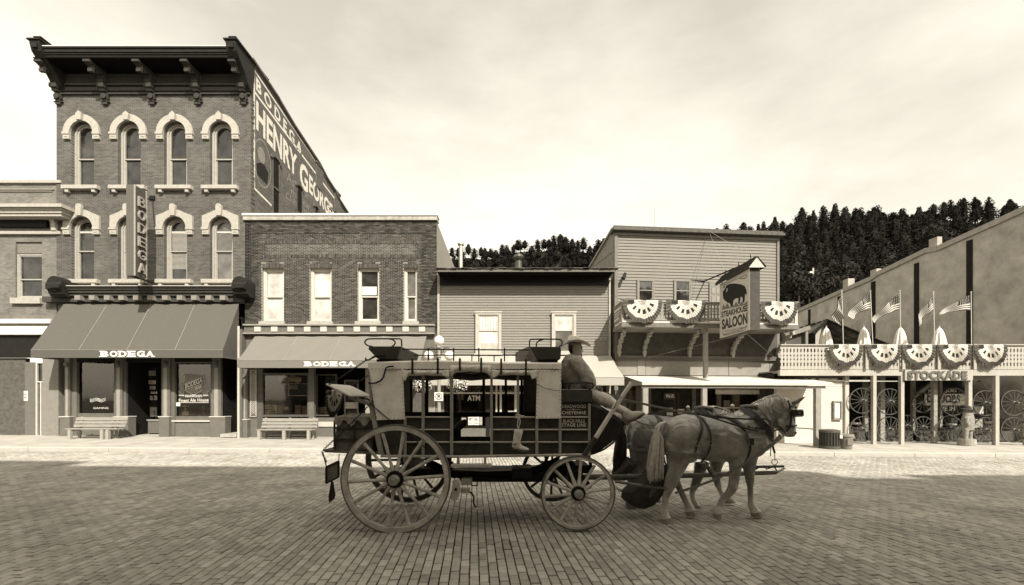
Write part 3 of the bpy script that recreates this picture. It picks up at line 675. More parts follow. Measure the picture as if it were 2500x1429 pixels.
# window graphics: 'BODEGA BAR / DEADWOOD'S / Finest Ale House'
Yg = 20.115
def gp(x, y): return (400 + x / 7.9375, 880 + y / 7.9375)
def gpoly(mb, pts, d=0): mb.add([P(*gp(x, y), Yg - d) for x, y in pts], [tuple(range(len(pts)))])
k = MB(); gpoly(k, [(360, 250), (760, 270), (800, 440), (750, 470), (750, 580), (580, 675), (420, 590), (385, 585), (385, 430), (400, 300)])
gpoly(k, [(330, 430), (384, 430), (384, 600), (345, 580), (360, 500)]); gpoly(k, [(285, 590), (400, 600), (400, 690), (285, 680), (310, 635)]); gpoly(k, [(755, 570), (870, 590), (840, 630), (865, 680), (755, 690)])
k.build('window_decal', M('decal_grey', .22, .6, .1), B1, fixn=False)
k = MB(); gpoly(k, [(388, 470), (748, 330), (748, 450), (388, 575)], .004); gpoly(k, [(395, 645), (755, 645), (755, 720), (580, 742), (395, 720)], .004); k.build('window_decal', M('decal_dark', .05, .6, .1), B1, fixn=False)
k = MB()
def gtext(s, a, b, c, d, off=.01):
    """a=bottom-left b=bottom-right c=top-left (crop px)"""
    text(k, s, lambda u, v, e: P(*gp(a[0] + (b[0] - a[0]) * u + (c[0] - a[0]) * v, a[1] + (b[1] - a[1]) * u + (c[1] - a[1]) * v), Yg - .008), off)
gtext('BODEGA', (412, 555), (745, 430), (412, 455), 0, .03); gtext('BAR', (615, 570), (730, 530), (615, 515), 0, .02); gtext("DEADWOOD'S", (415, 715), (740, 715), (415, 668), 0, .015); gtext('Finest Ale House', (292, 812), (868, 800), (292, 745), 0, .01)
for a, b in (((360, 250), (400, 300)), ((400, 300), (385, 430)), ((360, 250), (760, 270)), ((760, 270), (800, 440)), ((388, 468), (748, 328)), ((388, 578), (748, 452)), ((420, 590), (580, 675)), ((580, 675), (750, 580)), ((285, 590), (310, 635)), ((285, 680), (400, 690)), ((870, 590), (840, 630)), ((755, 690), (865, 680)), ((290, 820), (870, 820))):
    u, v = Vector(gp(*a)), Vector(gp(*b)); dd = (v - u).normalized(); nn = Vector((-dd.y, dd.x)) * .5
    k.add([P(*(q), Yg - .009) for q in ((u + nn), (v + nn), (v - nn), (u - nn))], [(0, 1, 2, 3)])
k.build('window_lettering', M('decal_cream', .62, .6, .06), B1, fixn=False)
k = MB(); flat_text(k, 'GAMING', XX(222), XX(259), ZZ(999), ZZ(994.5), Yg, .0)
for j in range(3): k.tube([P(220 + i * 2, 974 + j * 3 + 1.6 * math.sin(i * .55 + .4), Yg) for i in range(20)], .012, 4)
k.build('neon_sign', M('decal_cream', .62), B1)
k = MB(); k.box(XX(400 + 205 / 7.94), XX(400 + 282 / 7.94), Yg - .01, Yg - .002, ZZ(992), ZZ(983)); k.box(XX(439), XX(454.5), 20.14, 20.16, ZZ(1015), ZZ(1005)); k.box(XX(445), XX(447), 20.14, 20.16, ZZ(1005), ZZ(988)); k.box(XX(438), XX(454), 20.15, 20.17, ZZ(993), ZZ(991)); k.build('window_notice', WHITE, B1)
k = MB(); rr = random.Random(2)
for i in range(26):
    a = rr.uniform(0, 6.28); b = P(497, 1000, 20.3); k.beam(b, b + Vector((math.cos(a) * .22, rr.uniform(-.1, .1), abs(math.sin(a)) * .22 - .03)), .03, .006)
k.tube([P(498, 1016, 20.3), P(497, 1000, 20.3)], .015); k.build('window_plant', M('grey_green_leaf', .25, .7), B1)
# interior of the shop (dark), visible through the glass
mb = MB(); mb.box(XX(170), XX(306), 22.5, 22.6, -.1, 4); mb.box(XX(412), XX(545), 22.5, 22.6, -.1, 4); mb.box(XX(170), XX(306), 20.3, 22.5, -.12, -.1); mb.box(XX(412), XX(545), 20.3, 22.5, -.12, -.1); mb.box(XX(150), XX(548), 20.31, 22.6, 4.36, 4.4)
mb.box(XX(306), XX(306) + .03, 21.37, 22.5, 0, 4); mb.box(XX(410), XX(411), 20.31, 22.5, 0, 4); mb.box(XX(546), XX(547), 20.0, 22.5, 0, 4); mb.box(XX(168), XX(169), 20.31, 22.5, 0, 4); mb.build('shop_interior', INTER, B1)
# stair doorway between the buildings
mb = MB(); mb.box(XX(545), XX(589), 22.0, 22.05, -.1, 5.6); mb.box(XX(545) - .03, XX(545), 20, 22, -.1, 5.6); mb.box(XX(589), XX(589) + .04, 20, 22, -.1, 5.6); mb.box(XX(545), XX(589), 20, 22, 5.55, 5.6); mb.build('stair_doorway', DARK, B1)
k = MB(); k.box(XX(552), XX(590), 19.6, 20.9, ZZ(1066), ZZ(1058)); k.build('door_step', conc, B1)
# projecting vertical sign
sg = T('blade_sign', 'vertical projecting box sign with raised letters bracketed to the tall brick building', 'sign', (XX(335, 19), 19.2, ZZ(680, 19)))
ya, yb = 18.2, 18.79; xs0 = XX(308, ya); xs1 = XX(328, ya); zt_, zb_ = ZZ(451, ya), ZZ(673, ya)
k = MB(); k.box(xs0, xs1, ya, yb, zb_, zt_); k.build('sign_box', M('weathered_sign_metal', .11, .7, .12, 12), sg)
k = MB(); k.box(xs1 + .002, xs1 + .012, ya + .03, yb - .03, zb_ + .04, zt_ - .04); k.build('sign_face', M('dark_sign_face', .07, .6, .2), sg)
k = MB()
for e in ((ya + .01, zb_, ya + .01, zt_), (yb - .01, zb_, yb - .01, zt_)): k.beam((xs1 + .01, e[0], e[1]), (xs1 + .01, e[2], e[3]), .04, .05)
k.build('sign_edge', FRAME, sg)
for i, ch in enumerate('BODEGA'):
    k = MB(); zc = zt_ - (zt_ - zb_) * (.155 + i * .147); text(k, ch, lambda a, b, d: Vector((xs1 + .015 + d, ya + .13 + a * .33, zc - .24 + b * .42)), .0, .08); k.build('letter', M('tarnished_letter', .26, .5, .3, 20, spec=.6), sg)
k = MB(); k.tube([(xs1, yb, zt_ - .3), (XX(371), 20, ZZ(487))], .02); k.tube([(xs1, yb, zt_ - .35), (XX(374), 20, ZZ(487))], .012); k.tube([(xs1 - .05, ya + .1, zb_ - .04), (XX(371), 20, ZZ(690))], .03); k.tube([(xs1, yb, zb_ + .02), (XX(374), 20, ZZ(686))], .02); k.box(XX(366), XX(379), 19.95, 20, ZZ(489), ZZ(479)); k.build('bracket', BLACK, sg)
# ================================================================ left neighbour
B0 = T('pale_brick_building', 'pale brick building with white stone cornices at the left edge of the street', 'building', (XX(30), 20.05, 0))
bm0 = brickmat('buff_brick', .14, .19, 'x', .2, .068, .006, .2)
Lx = XX(-160)
mb = MB(); wx0, wx1 = XX(35), XX(99.5)
wall_with_holes(mb, Lx, X0 + .25, 3.9, ZZ(447), 20.05, [(wx0, wx1, ZZ(727), ZZ(590))], .3)
mb.quad(Vector((X0 + .25, 20.05, ZZ(447))), Vector((X0 + .25, 40, ZZ(447))), Vector((Lx, 40, ZZ(447))), Vector((Lx, 20.05, ZZ(447)))); mb.build('wall', bm0, B0, fixn=False)
wcx = XX(150, 20) 
mb = MB(); mb.box(Lx, XX(150), 19.95, 20.3, ZZ(447.5), ZZ(441)); mb.build('parapet_coping', STONE, B0)
mb = MB(); mb.box(Lx, XX(131), 20.0, 20.049, ZZ(463), ZZ(461)); mb.box(Lx, XX(126), 20.0, 20.049, ZZ(467.5), ZZ(466)); mb.build('string_course', MIDP, B0)
mb = MB()
for (o, a, b) in ((19.3, 497, 505), (19.4, 505.5, 512), (19.45, 513, 520), (19.5, 521, 528)): mb.box(XX(-160), XX(149.5, o), o, 20.04, ZZ(b, o), ZZ(a, o))
mb.build('stone_cornice', STONE, B0)
mb = MB(); mb.box(Lx, XX(118), 19.9, 20.04, ZZ(556), ZZ(532)); mb.build('frieze_panel', DARK, B0)
mb = MB(); mb.prism([(19.45, ZZ(528)), (20.0, ZZ(528)), (20.0, ZZ(565)), (19.88, ZZ(565)), (19.85, ZZ(548)), (19.75, ZZ(536))], lambda a, b, d: Vector((d, a, b)), XX(131), XX(142)); mb.build('cornice_bracket', STONE, B0)
mb = MB(); mb.box(Lx, XX(150), 19.92, 20.04, ZZ(573), ZZ(566)); mb.build('string_course', STONE, B0)
mb = MB(); mb.box(wx0, wx1, 20.12, 20.3, ZZ(617), ZZ(590)); mb.build('window_valance', M('bronze_trim', .17, .6, .3, 20), B0)
sash_window(B0, wx0, wx1, ZZ(727), ZZ(619), 20.12, ZZ(681), frame=STONE)
mb = MB(); mb.box(wx0 - .1, wx1 + .06, 19.9, 20.06, ZZ(742), ZZ(728)); mb.build('window_sill', STONE, B0)
mb = MB(); mb.box(Lx, XX(122, 19.9), 19.9, 20.04, ZZ(790), ZZ(780)); mb.box(Lx, XX(116, 19.85), 19.85, 20.04, ZZ(818), ZZ(798)); mb.build('storefront_cornice', WHITE, B0)
mb = MB(); mb.box(Lx, XX(108), 20.0, 20.05, ZZ(874), ZZ(820)); mb.build('corrugated_panel', DARK, B0)
mb = MB(); mb.box(XX(108), XX(147), 19.92, 20.4, ZZ(1070), ZZ(830)); mb.build('corner_pier', M('stucco_pier', .2, .85, .12, 6, .2), B0)
mb = MB(); mb.box(Lx, XX(56), 20.1, 20.3, -.2, ZZ(874)); mb.build('shop_wall', M('dark_brown_panel', .09, .7, .3), B0)
mb = MB(); fr(mb, XX(84), XX(107), .05, ZZ(884), 20.05, 20.12, .06); mb.box(XX(86), XX(106), 20.04, 20.13, ZZ(934), ZZ(931)); mb.box(XX(95), XX(98), 20.04, 20.13, .1, ZZ(934)); dd = mb.build('door', CREAM, B0); mb = MB(); mb.box(XX(85), XX(106), 20.13, 20.15, .1, ZZ(886)); mb.build('pane', GLASS, dd)
mb = MB(); mb.box(XX(56), XX(83), 20.08, 20.2, -.1, ZZ(884)); mb.build('shop_wall', SF, B0)
posters(B0, [(58, 68, 955, 979, 0)], 20.06)
# ================================================================ small brick building
B2 = T('small_brick_building', 'two storey brick building with recessed brick panels and row of sash windows', 'building', (XX(832), 20, 0))
mor = M('pale_mortar', .26, .95, .15, 10)
x0, x1 = XX(598), XX(1066)
ztop, zbot = ZZ(540), ZZ(797)
whs = [(XX(639), XX(692), ZZ(784), ZZ(654)), (XX(756), XX(809), ZZ(784), ZZ(654)), (XX(872.5), XX(926), ZZ(784), ZZ(654)), (XX(985.5), XX(1019), ZZ(784), ZZ(654))]
mb = MB(); wall_with_holes(mb, x0, x1, zbot, ztop, 20.035, whs, .25)
mb.quad(Vector((x1, 20.03, -.5)), Vector((x1, 42, -.5)), Vector((x1, 42, ZZ(640, 23) )), Vector((x1, 20.03, ztop)))
mb.quad(Vector((x0, 20.04, ztop - .3)), Vector((x1, 20.04, ztop - .3)), Vector((x1, 42, ZZ(652, 24) - .5)), Vector((x0, 42, ZZ(652, 24) - .5)))
mb.build('wall', mor, B2, fixn=False)
bks = [M('dark_red_brick', .062, .85, .22, 9, .3, 50), M('mid_red_brick', .085, .85, .2, 9, .3, 50), M('burnt_brick', .042, .85, .25, 9, .3, 50)]
pf = (XX(629), XX(1033.5), zbot, ZZ(571)); pi2 = (XX(650), XX(1016), ZZ(623), ZZ(594))
for m in bks: island_var(m, .7, 1.35)
rb = random.Random(9); spec = []
def depthat(x, z):
    d = 0.0
    if pf[0] < x < pf[1] and z < pf[3]: d = .022
    if pi2[0] < x < pi2[1] and pi2[2] < z < pi2[3]: d = .031
    return d
def inhole(xa, xb, za, zb): return [h for h in whs if xa < h[1] and xb > h[0] and za < h[3] - .001 and zb > h[2] + .001]
row = 0; z = zbot; BH = .0665
head_rows = [(ZZ(600), ZZ(588)), (ZZ(628), ZZ(618))]
while z < ztop - .02:
    z1b = z + BH - .011; x = x0 + (0 if row % 2 else -.105); hdr = None
    L_ = .213
    while x < x1 - .01:
        xa, xb = max(x, x0), min(x + L_ - .012, x1); x += L_
        if xb - xa < .03: continue
        for h in whs:      # clip to holes and lintels
            if z < h[3] + .22 and z1b > h[2]:
                if xa < h[0] < xb: xb = h[0] - .004 if (h[0] - xa) > (xb - h[1]) else xb
                if xa < h[1] < xb and xa > h[0] - .01: xa = h[1] + .004
        if xb - xa < .03: continue
        cx, cz = (xa + xb) / 2, (z + z1b) / 2
        if any(h[0] - .01 < cx < h[1] + .01 and h[2] < cz < h[3] + .215 for h in whs): continue
        if XX(644) < cx < XX(1022) and (abs(cz - ZZ(591)) < .05 or abs(cz - ZZ(625.5)) < .05): continue
        spec.append((xa, xb, z, z1b, depthat(cx, cz)))
    z += BH; row += 1
for zc in (ZZ(591), ZZ(625.5)):      # rows of headers framing the inner panel
    x = XX(644)
    while x < XX(1022): spec.append((x, x + .052, zc - .075, zc + .075, .012)); x += .066
for h in whs:
    x = h[0] - .01
    while x < h[1]: spec.append((x, x + .052, h[3] + .004, h[3] + .21, .015)); x += .066
def bbox_(mb, s, o=(0, 0, 0)):
    xa, xb, za, zb, d = s; y0 = 20 + d; e = .004
    vs = [(xa, 20.034, za), (xb, 20.034, za), (xb, 20.034, zb), (xa, 20.034, zb), (xa + e * .5, y0, za + e), (xb - e * .5, y0, za + e), (xb - e * .5, y0, zb - e), (xa + e * .5, y0, zb - e)]
    if False: vs = [(a, b + .02 if b == 20.034 else b, c) for a, b, c in vs]
    mb.add([(a - o[0], b - o[1], c - o[2]) for a, b, c in vs], [(4, 5, 6, 7), (0, 1, 5, 4), (1, 2, 6, 5), (2, 3, 7, 6), (3, 0, 4, 7)])
std = [s for s in spec if abs((s[1] - s[0]) - .201) < .002 and s[4] == .022]
std.sort(key=lambda s: abs(s[0] - XX(840)) + abs(s[2] - ZZ(720)) * 1.5); ind = set(std[:300])
mb = MB()
for s in spec:
    if s in ind: continue
    mb.cur = rb.choices((0, 1, 2), (6, 3, 1))[0]; bbox_(mb, s)
mb.build('brickwork', bks, B2, fixn=False, kind='stuff')
bp_ = []
for m in bks:
    b = MB(); s = std[0]; bbox_(b, s, (s[0], 0, s[2])); me = bpy.data.meshes.new('brick'); me.from_pydata([v[:] for v in b.v], [], b.f); me.materials.append(m); bp_.append(me)
o2 = wloc(B2)
for s in ind: inst('brick', rb.choices(bp_, (6, 3, 1))[0], (s[0] - o2.x, -o2.y, s[2] - o2.z), B2)
mb = MB(); mb.box(x0 - .04, x1 + .04, 19.9, 20.4, ZZ(539), ZZ(529)); mb.build('parapet_coping', M('stained_coping', .33, .8, .3, 5, .2), B2)
mb = MB(); mb.box(x0 - .06, x1 + .07, 19.86, 20.42, ZZ(529) + .004, ZZ(524)); mb.build('coping_flashing', WHITE, B2)
for i, h in enumerate(whs):
    gl = [GLASSM, GLASSM, GLASS, GLASSM][i]
    w_ = sash_window(B2, h[0], h[1], h[2], h[3] - (.0), 20.16, ZZ(723), frame=M('pale_window_paint', .5, .6, .1), glass=glassmat('bright_blind_glass', .5, .3) if i < 2 else gl, t=.07)
    if i == 2:
        k = MB(); k.box(h[0] + .14, h[1] - .2, 20.24, 20.25, ZZ(718), ZZ(697)); k.build('blind', WHITE, w_)
    k = MB(); k.box(h[0] - .08 if i < 3 else h[0] - .02, h[1] + .08, 19.88, 20.16, ZZ(793), ZZ(785.5)); k.build('window_sill', STONE, B2)
    k = MB(); k.box(h[0] + .02, h[1] - .02, 20.5, 20.52, h[2], h[3]); k.build('room_wall', INTER, B2)
gz0, gz1 = ZZ(814), ZZ(797)
mb = MB(); mb.box(XX(601), XX(1062), 19.84, 20.02, gz0, gz1 - .004); mb.build('signband', SF, B2)
mb = MB(); mb.box(XX(600), XX(1063), 19.76, 20.02, gz1, gz1 + .07); mb.box(XX(600), XX(1063), 19.76, 20.02, gz0 - .06, gz0 - .004); mb.build('signband_moulding', SFL, B2)
for c in (635, 675.4, 715, 755, 794.5, 834.6, 875, 914.4, 953.5, 993, 1032.3):
    k = MB(); k.box(XX(c - 7.5), XX(c + 7.5), 19.78, 19.839, ZZ(811.5), ZZ(800)); k.build('square_block', CREAM, B2)
mb = MB(); mb.box(XX(601), XX(1066), 20.0, 20.4, 3.6, gz0 - .062); mb.box(XX(589), XX(600), 19.7, 20.2, 0, ZZ(806)); mb.build('storefront_head', SF, B2)
mb = MB(); mb.tube([(XX(595), 19.62, 0), (XX(595), 19.62, ZZ(800))], .05); mb.build('downpipe', CREAM, B2)
awning(B2, 622, 1041, 822, 580, 1027, 880, 898.5, 19.74, 18.5, 'BODEGA', (744, 866, 883, 894.5), M('pale_awning_canvas', .17, .95, .1, 30, .25, 300))
Ysf = 20.0
def slim(parent, a, b, t, bt, Y=19.95, m=SF, nm='jamb', d=.2):
    k = MB(); k.box(XX(a, Y), XX(b, Y), Y, Y + d, ZZ(bt, Y), ZZ(t, Y)); return k.build(nm, m, parent)
pilaster(B2, 589, 603, 19.85, 900, 1072, (587, 606, 1024), True)
def lattice(parent, a, b, t, bt, Y):
    k = MB(); x0, x1, z0, z1 = XX(a, Y), XX(b, Y), ZZ(bt, Y), ZZ(t, Y); fr(k, x0, x1, z0, z1, Y - .02, Y + .02, .02); f = k.build('lattice_panel', CREAM, parent)
    s = .085; W_ = x1 - x0; k = MB(); z = z0 - W_
    while z < z1:
        for a_, b_ in (((x0, z), (x1, z + W_)), ((x0, z + W_), (x1, z))):
            (xa, za), (xb, zb) = a_, b_
            lo, hi = min(za, zb), max(za, zb)
            if lo < z0 or hi > z1: continue
            k.beam((xa, Y + (.005 if a_[1] < b_[1] else -.005), za), (xb, Y + (.005 if a_[1] < b_[1] else -.005), zb), .008, .014)
        z += s
    k.build('lattice', CREAM, f); slim(parent, a - 2, b + 2, t - 8, bt + 50, Y + .06, SF)
lattice(B2, 611, 626, 905, 1018, 19.95)
shopwin(B2, 641, 752, 917, 1014, 20.05, M('dark_storefront_paint', .09, .6, .2), .1)
slim(B2, 627, 641, 900, 1066, 20.0, M('dark_storefront_paint', .09)); slim(B2, 753, 766, 900, 1066, 19.98); slim(B2, 606, 766, 1021, 1068, 20.1)
shopwin(B2, 776, 818, 920, 1012, 20.6, M('dark_storefront_paint', .09), .06); slim(B2, 766, 840, 1020, 1066, 20.5, SF); slim(B2, 777, 838, 1030, 1042, 20.45, CREAM, 'panel', .04)
k = MB(); fr(k, XX(840, 20.7), XX(875, 20.7), .0, ZZ(928, 20.7), 20.7, 20.78, .07, .3); dq = k.build('door', SF, B2); k = MB(); k.box(XX(843, 20.7), XX(872, 20.7), 20.75, 20.76, .3, ZZ(933, 20.7)); k.build('pane', GLASS, dq)
slim(B2, 892, 903, 900, 1066, 20.1, SFL); slim(B2, 903, 985, 900, 1066, 20.9, DARK, 'shop_wall')
slim(B2, 1006, 1030, 900, 1066, 20.0, M('brown_boards', .08, .7, .3, 6), 'pilaster'); lattice(B2, 1045, 1061, 905, 1060, 19.9); slim(B2, 1062, 1070, 900, 1066, 19.9, SF)
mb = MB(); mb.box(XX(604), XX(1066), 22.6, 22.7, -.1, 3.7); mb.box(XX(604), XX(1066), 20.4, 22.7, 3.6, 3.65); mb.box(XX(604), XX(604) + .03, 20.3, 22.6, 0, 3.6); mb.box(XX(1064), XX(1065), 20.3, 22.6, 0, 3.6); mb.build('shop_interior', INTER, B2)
posters(B2, [(643, 658, 988, 1013, 0), (659, 676, 989, 1013, 0), (677, 691, 989, 1012, 1), (693, 704, 993, 1001, 0), (720, 735, 989, 1012, 1), (737, 751, 991, 1011, 1)], 20.16)
posters(B2, [(777, 788, 994, 1010, 0), (789, 799, 994, 1010, 0), (803, 816, 994, 1010, 0)], 20.68)
posters(B2, [(842, 873, 982, 998, 1)], 20.68)
k = MB(); fr(k, XX(700), XX(751), ZZ(967), ZZ(936), 20.12, 20.14, .03); flat_text(k, 'RINGS', XX(703), XX(724), ZZ(951), ZZ(941), 20.12); k.build('neon_sign', M('decal_cream', .62), B2)
k = MB()
for i in range(4): k.lathe([(.0, -.16), (.13, -.12), (.2, 0), (.13, .12), (0, .16)], P(690 + i * 12, 925 + (i % 2) * 2, 20.5), 12)
k.build('paper_lantern', M('decal_cream', .62), B2, smooth=True)
# ================================================================ clapboard building with eave
B3 = T('clapboard_building', 'low grey clapboard building with shake eave and two tall sash windows', 'building', (XX(1280), 20, 0))
SID = M('grey_clapboard', .21, .75, .12, 3, .15, 30, stretch=(1, 1, 9)); SIDL = M('pale_clapboard', .205, .75, .1, 3, .15, 30, stretch=(1, 1, 9))
a0, a1 = XX(1074), XX(1486)
z = ZZ(872); i = 0; PB = 6.35 / 52.5
while z < ZZ(672):
    k = MB(); k.add([(a0, 20.0, z), (a1, 20.0, z), (a1, 20.028, z + PB + .01), (a0, 20.028, z + PB + .01), (a0, 20.035, z), (a1, 20.035, z)], [(0, 1, 2, 3), (0, 4, 5, 1)]); k.build('clapboard', SID, B3, fixn=False); z += PB
mb = MB(); mb.box(a0, a1, 20.036, 20.2, 3.0, ZZ(662)); mb.quad(Vector((a1, 20.05, -.5)), Vector((a1, 40, -.5)), Vector((a1, 40, 7.6)), Vector((a1, 20.05, 7.6))); mb.build('wall', SID, B3)
mb = MB(); mb.box(XX(1068), XX(1073.5), 19.95, 20.1, -.1, ZZ(672)); mb.box(XX(1486), XX(1490.5), 19.95, 20.1, -.1, ZZ(672)); mb.build('corner_board', M('corner_board_paint', .36, .7), B3)
def trim_window(parent, a, b, t, bt, mid, Y, glass, lower=None, fm=M('light_window_trim', .4, .6, .08)):
    x0, x1, z0, z1 = XX(a, Y), XX(b, Y), ZZ(bt, Y), ZZ(t, Y)
    k = MB(); fr(k, x0, x1, z0, z1, Y - .08, Y + .05, .12); k.box(x0 - .03, x1 + .03, Y - .11, Y - .08, z1 - .03, z1 + .05); k.box(x0 - .05, x1 + .05, Y - .13, Y - .082, z0 - .02, z0 + .05); w_ = k.build('window', fm, parent)
    k = MB(); fr(k, x0 + .12, x1 - .12, z0 + .12, z1 - .12, Y - .04, Y + .02, .05); k.box(x0 + .17, x1 - .17, Y - .05, Y + .02, ZZ(mid, Y) - .02, ZZ(mid, Y) + .02); k.build('sash', fm, w_)
    for za, zb, g in ((z0 + .16, ZZ(mid, Y) - .02, lower or glass), (ZZ(mid, Y) + .02, z1 - .16, glass)):
        k = MB(); k.quad(Vector((x0 + .16, Y - .01, za)), Vector((x1 - .16, Y - .01, za)), Vector((x1 - .16, Y - .01, zb)), Vector((x0 + .16, Y - .01, zb))); k.build('pane', g, w_, fixn=False)
    return w_
lace = glassmat('lace_curtain_glass', .62, .35)
w_ = trim_window(B3, 1161, 1224, 763, 866, 808, 19.96, lace)
k = MB()
for i in range(7): x = XX(1170 + i * 6.6, 19.93); k.prism([(x, ZZ(806)), (x + .07, ZZ(806)), (x + .05, ZZ(775)), (x + .02, ZZ(775))], lambda a, b, d: Vector((a, d, b)), 19.942, 19.948)
k.box(XX(1175, 19.93), XX(1214, 19.93), 19.94, 19.946, ZZ(856), ZZ(838)); k.build('curtain_shade', M('curtain_grey', .40, .8), w_)
trim_window(B3, 1347, 1406, 763, 866, 808, 19.96, glassmat('bright_blind_glass', .5), lower=glassmat('shaded_window_glass', .09))
Ye = 19.15
mb = MB(); mb.box(XX(1064, Ye), XX(1502, Ye) - .0, Ye, Ye + .05, ZZ(668, Ye) + .08, ZZ(661, Ye) + .05); mb.build('eave_fascia', M('fascia_paint', .15, .7), B3)
mb = MB(); mb.box(XX(1066, Ye), XX(1500, Ye), Ye + .05, 20.04, ZZ(661, Ye) - .04, ZZ(661, Ye) - .01); mb.build('soffit', M('cornice_soffit', .02), B3)
mb = MB(); mb.box(a0, a1, 19.9, 19.995, ZZ(697), ZZ(672)); mb.build('eave_shade_board', BLACK, B3)  # near-black board carries the shade under the eave in its colour
shm = [M('old_shake', .07, .95, .4, 10, .5, 60), M('worn_shake', .12, .95, .4, 10, .5, 60)]; rs = random.Random(4)
zf = ZZ(661, Ye) + .055; roof = MB(); roof.add([(XX(1064, Ye), Ye, zf), (XX(1502, Ye), Ye, zf), (XX(1502, Ye), 34, zf + .35), (XX(1064, Ye), 34, zf + .35)], [(0, 1, 2, 3)]); rf = roof.build('roof', shm[0], B3, fixn=False)
for r_ in range(3):
    x = XX(1063, Ye)
    while x < XX(1502, Ye):
        w1 = rs.uniform(.14, .32); k = MB(); y0 = Ye - .07 + r_ * .28 + rs.uniform(-.03, .03); zz = zf + .02 + r_ * .05 + rs.uniform(0, .02)
        k.add([(x, y0, zz), (x + w1 - .015, y0, zz + rs.uniform(-.01, .01)), (x + w1 - .015, y0 + .5, zz + .05), (x, y0 + .5, zz + .05), (x, y0, zz + .028), (x + w1 - .015, y0, zz + .03), (x + w1 - .015, y0 + .5, zz + .07), (x, y0 + .5, zz + .07)], [(0, 1, 5, 4), (4, 5, 6, 7), (0, 4, 7, 3), (1, 2, 6, 5)])
        k.build('shingle', rs.choice(shm), rf, fixn=False); x += w1
k = MB(); pz = P(1125, 650, 21); k.lathe([(.1, -.2), (.1, 1.0), (.16, 1.02), (.16, 1.1), (.05, 1.12)], pz, 12); k.build('vent_pipe', M('galvanised_metal', .38, .4, .2, metal=.6), rf)
k = MB(); pz = P(1266, 655, 21); k.lathe([(.17, -.3), (.17, .32), (.12, .33), (.22, .42), (.25, .52), (.2, .64), (.06, .7)], pz, 14); k.build('turbine_vent', M('galvanised_dark', .12, .35, .3, metal=.7), rf, smooth='auto')
awning(B3, 1070, 1491, 869, 1050, 1524, 922, 941, 19.9, 18.9, None, None, M('cream_awning_canvas', .34, .95, .1, 30, .25, 300), 5)
for a, b, m in ((1074, 1084, SF), (1186, 1196, DARK), (1210, 1214, CREAM), (1220, 1225, CREAM), (1256, 1262, CREAM), (1300, 1306, CREAM), (1420, 1430, DARK), (1480, 1490, SF), (1100, 1104, CREAM)): slim(B3, a, b, 905, 1066, 20.0, m)
slim(B3, 1074, 1486, 958, 962, 19.97, CREAM, 'transom_bar', .06); slim(B3, 1074, 1486, 1046, 1068, 20.02, SF, 'stall_riser')
k = MB(); k.box(a0, a1, 20.04, 20.06, ZZ(1046), ZZ(872)); k.build('pane', SHOPG, B3)
mb = MB(); mb.box(a0, a1, 22.6, 22.7, -.2, 3.7); mb.box(a0, a1, 20.1, 22.7, 3.75, 3.8); mb.build('shop_interior', INTER, B3)
k = MB(); flat_text(k, 'ATM', XX(1141), XX(1172), ZZ(979), ZZ(966), 20.0, .02); k.build('neon_sign', M('decal_cream', .62), B3)
posters(B3, [(1106, 1125, 1012, 1038, 0), (1127, 1138, 1020, 1036, 1), (1143, 1157, 1018, 1038, 0), (1158, 1170, 1018, 1038, 0), (1171, 1180, 1018, 1038, 1), (1240, 1256, 1003, 1020, 1)], 20.0)
k = MB(); k.box(XX(1238, 19.9), XX(1254, 19.9), 19.86, 19.9, ZZ(938), ZZ(925)); k.build('notice', WHITE, B3)
slim(B3, 1496, 1530, 938, 1066, 20.1, M('brown_boards', .08), 'side_board')
# ================================================================ saloon (front turned a few degrees away)
SK = .09; SX0 = XX(1500)
def S(x, out, z): return Vector((x, 20 - out + (x - SX0) * SK, z))
def SX(px, out=0): k = (px - HX) / FPX; return k * (20 - out - SX0 * SK) / (1 - k * SK)
def SY(px, out=0): return 20 - out + (SX(px, out) - SX0) * SK
def SZ(py, px=1500, out=0): return CZ + (HY - py) * SY(px, out) / FPX
def sbox(mb, xa, xb, oa, ob, z0, z1):
    return mb.add([S(x, o, z) for z in (z0, z1) for o in (oa, ob) for x in (xa, xb)], [(0, 2, 3, 1), (4, 5, 7, 6), (0, 1, 5, 4), (2, 6, 7, 3), (0, 4, 6, 2), (1, 3, 7, 5)])
B4 = T('saloon_building', 'two storey false-front clapboard saloon with bunting-draped balcony and porch roof', 'building', (8.5, 20.3, -.2))
a0, a1 = SX(1508), SX(1896); ztop = SZ(566, 1500)
PBs = 7.55 / 52.5; z = SZ(872); 
while z < ztop - .05:
    k = MB(); k.add([S(a0, 0, z), S(a1, 0, z), S(a1, -.03, z + PBs + .01), S(a0, -.03, z + PBs + .01), S(a0, -.04, z), S(a1, -.04, z)], [(0, 1, 2, 3), (0, 4, 5, 1)]); k.build('clapboard', SIDL, B4, fixn=False); z += PBs
mb = MB(); sbox(mb, SX(1500), SX(1902), -.045, -.3, SZ(917), ztop)
mb.quad(S(SX(1500), -.05, -.5), S(SX(1500), -14, -.5), S(SX(1500), -14, 6.5), S(SX(1500), -.05, ztop)); mb.quad(S(SX(1902), -.05, -.5), S(SX(1902), -14, -.5), S(SX(1902), -14, 6.5), S(SX(1902), -.05, ztop))
mb.quad(S(SX(1500), -.05, ztop), S(SX(1902), -.05, ztop), S(SX(1902), -14, 6.5), S(SX(1500), -14, 6.5)); mb.build('wall', SIDL, B4, fixn=False)
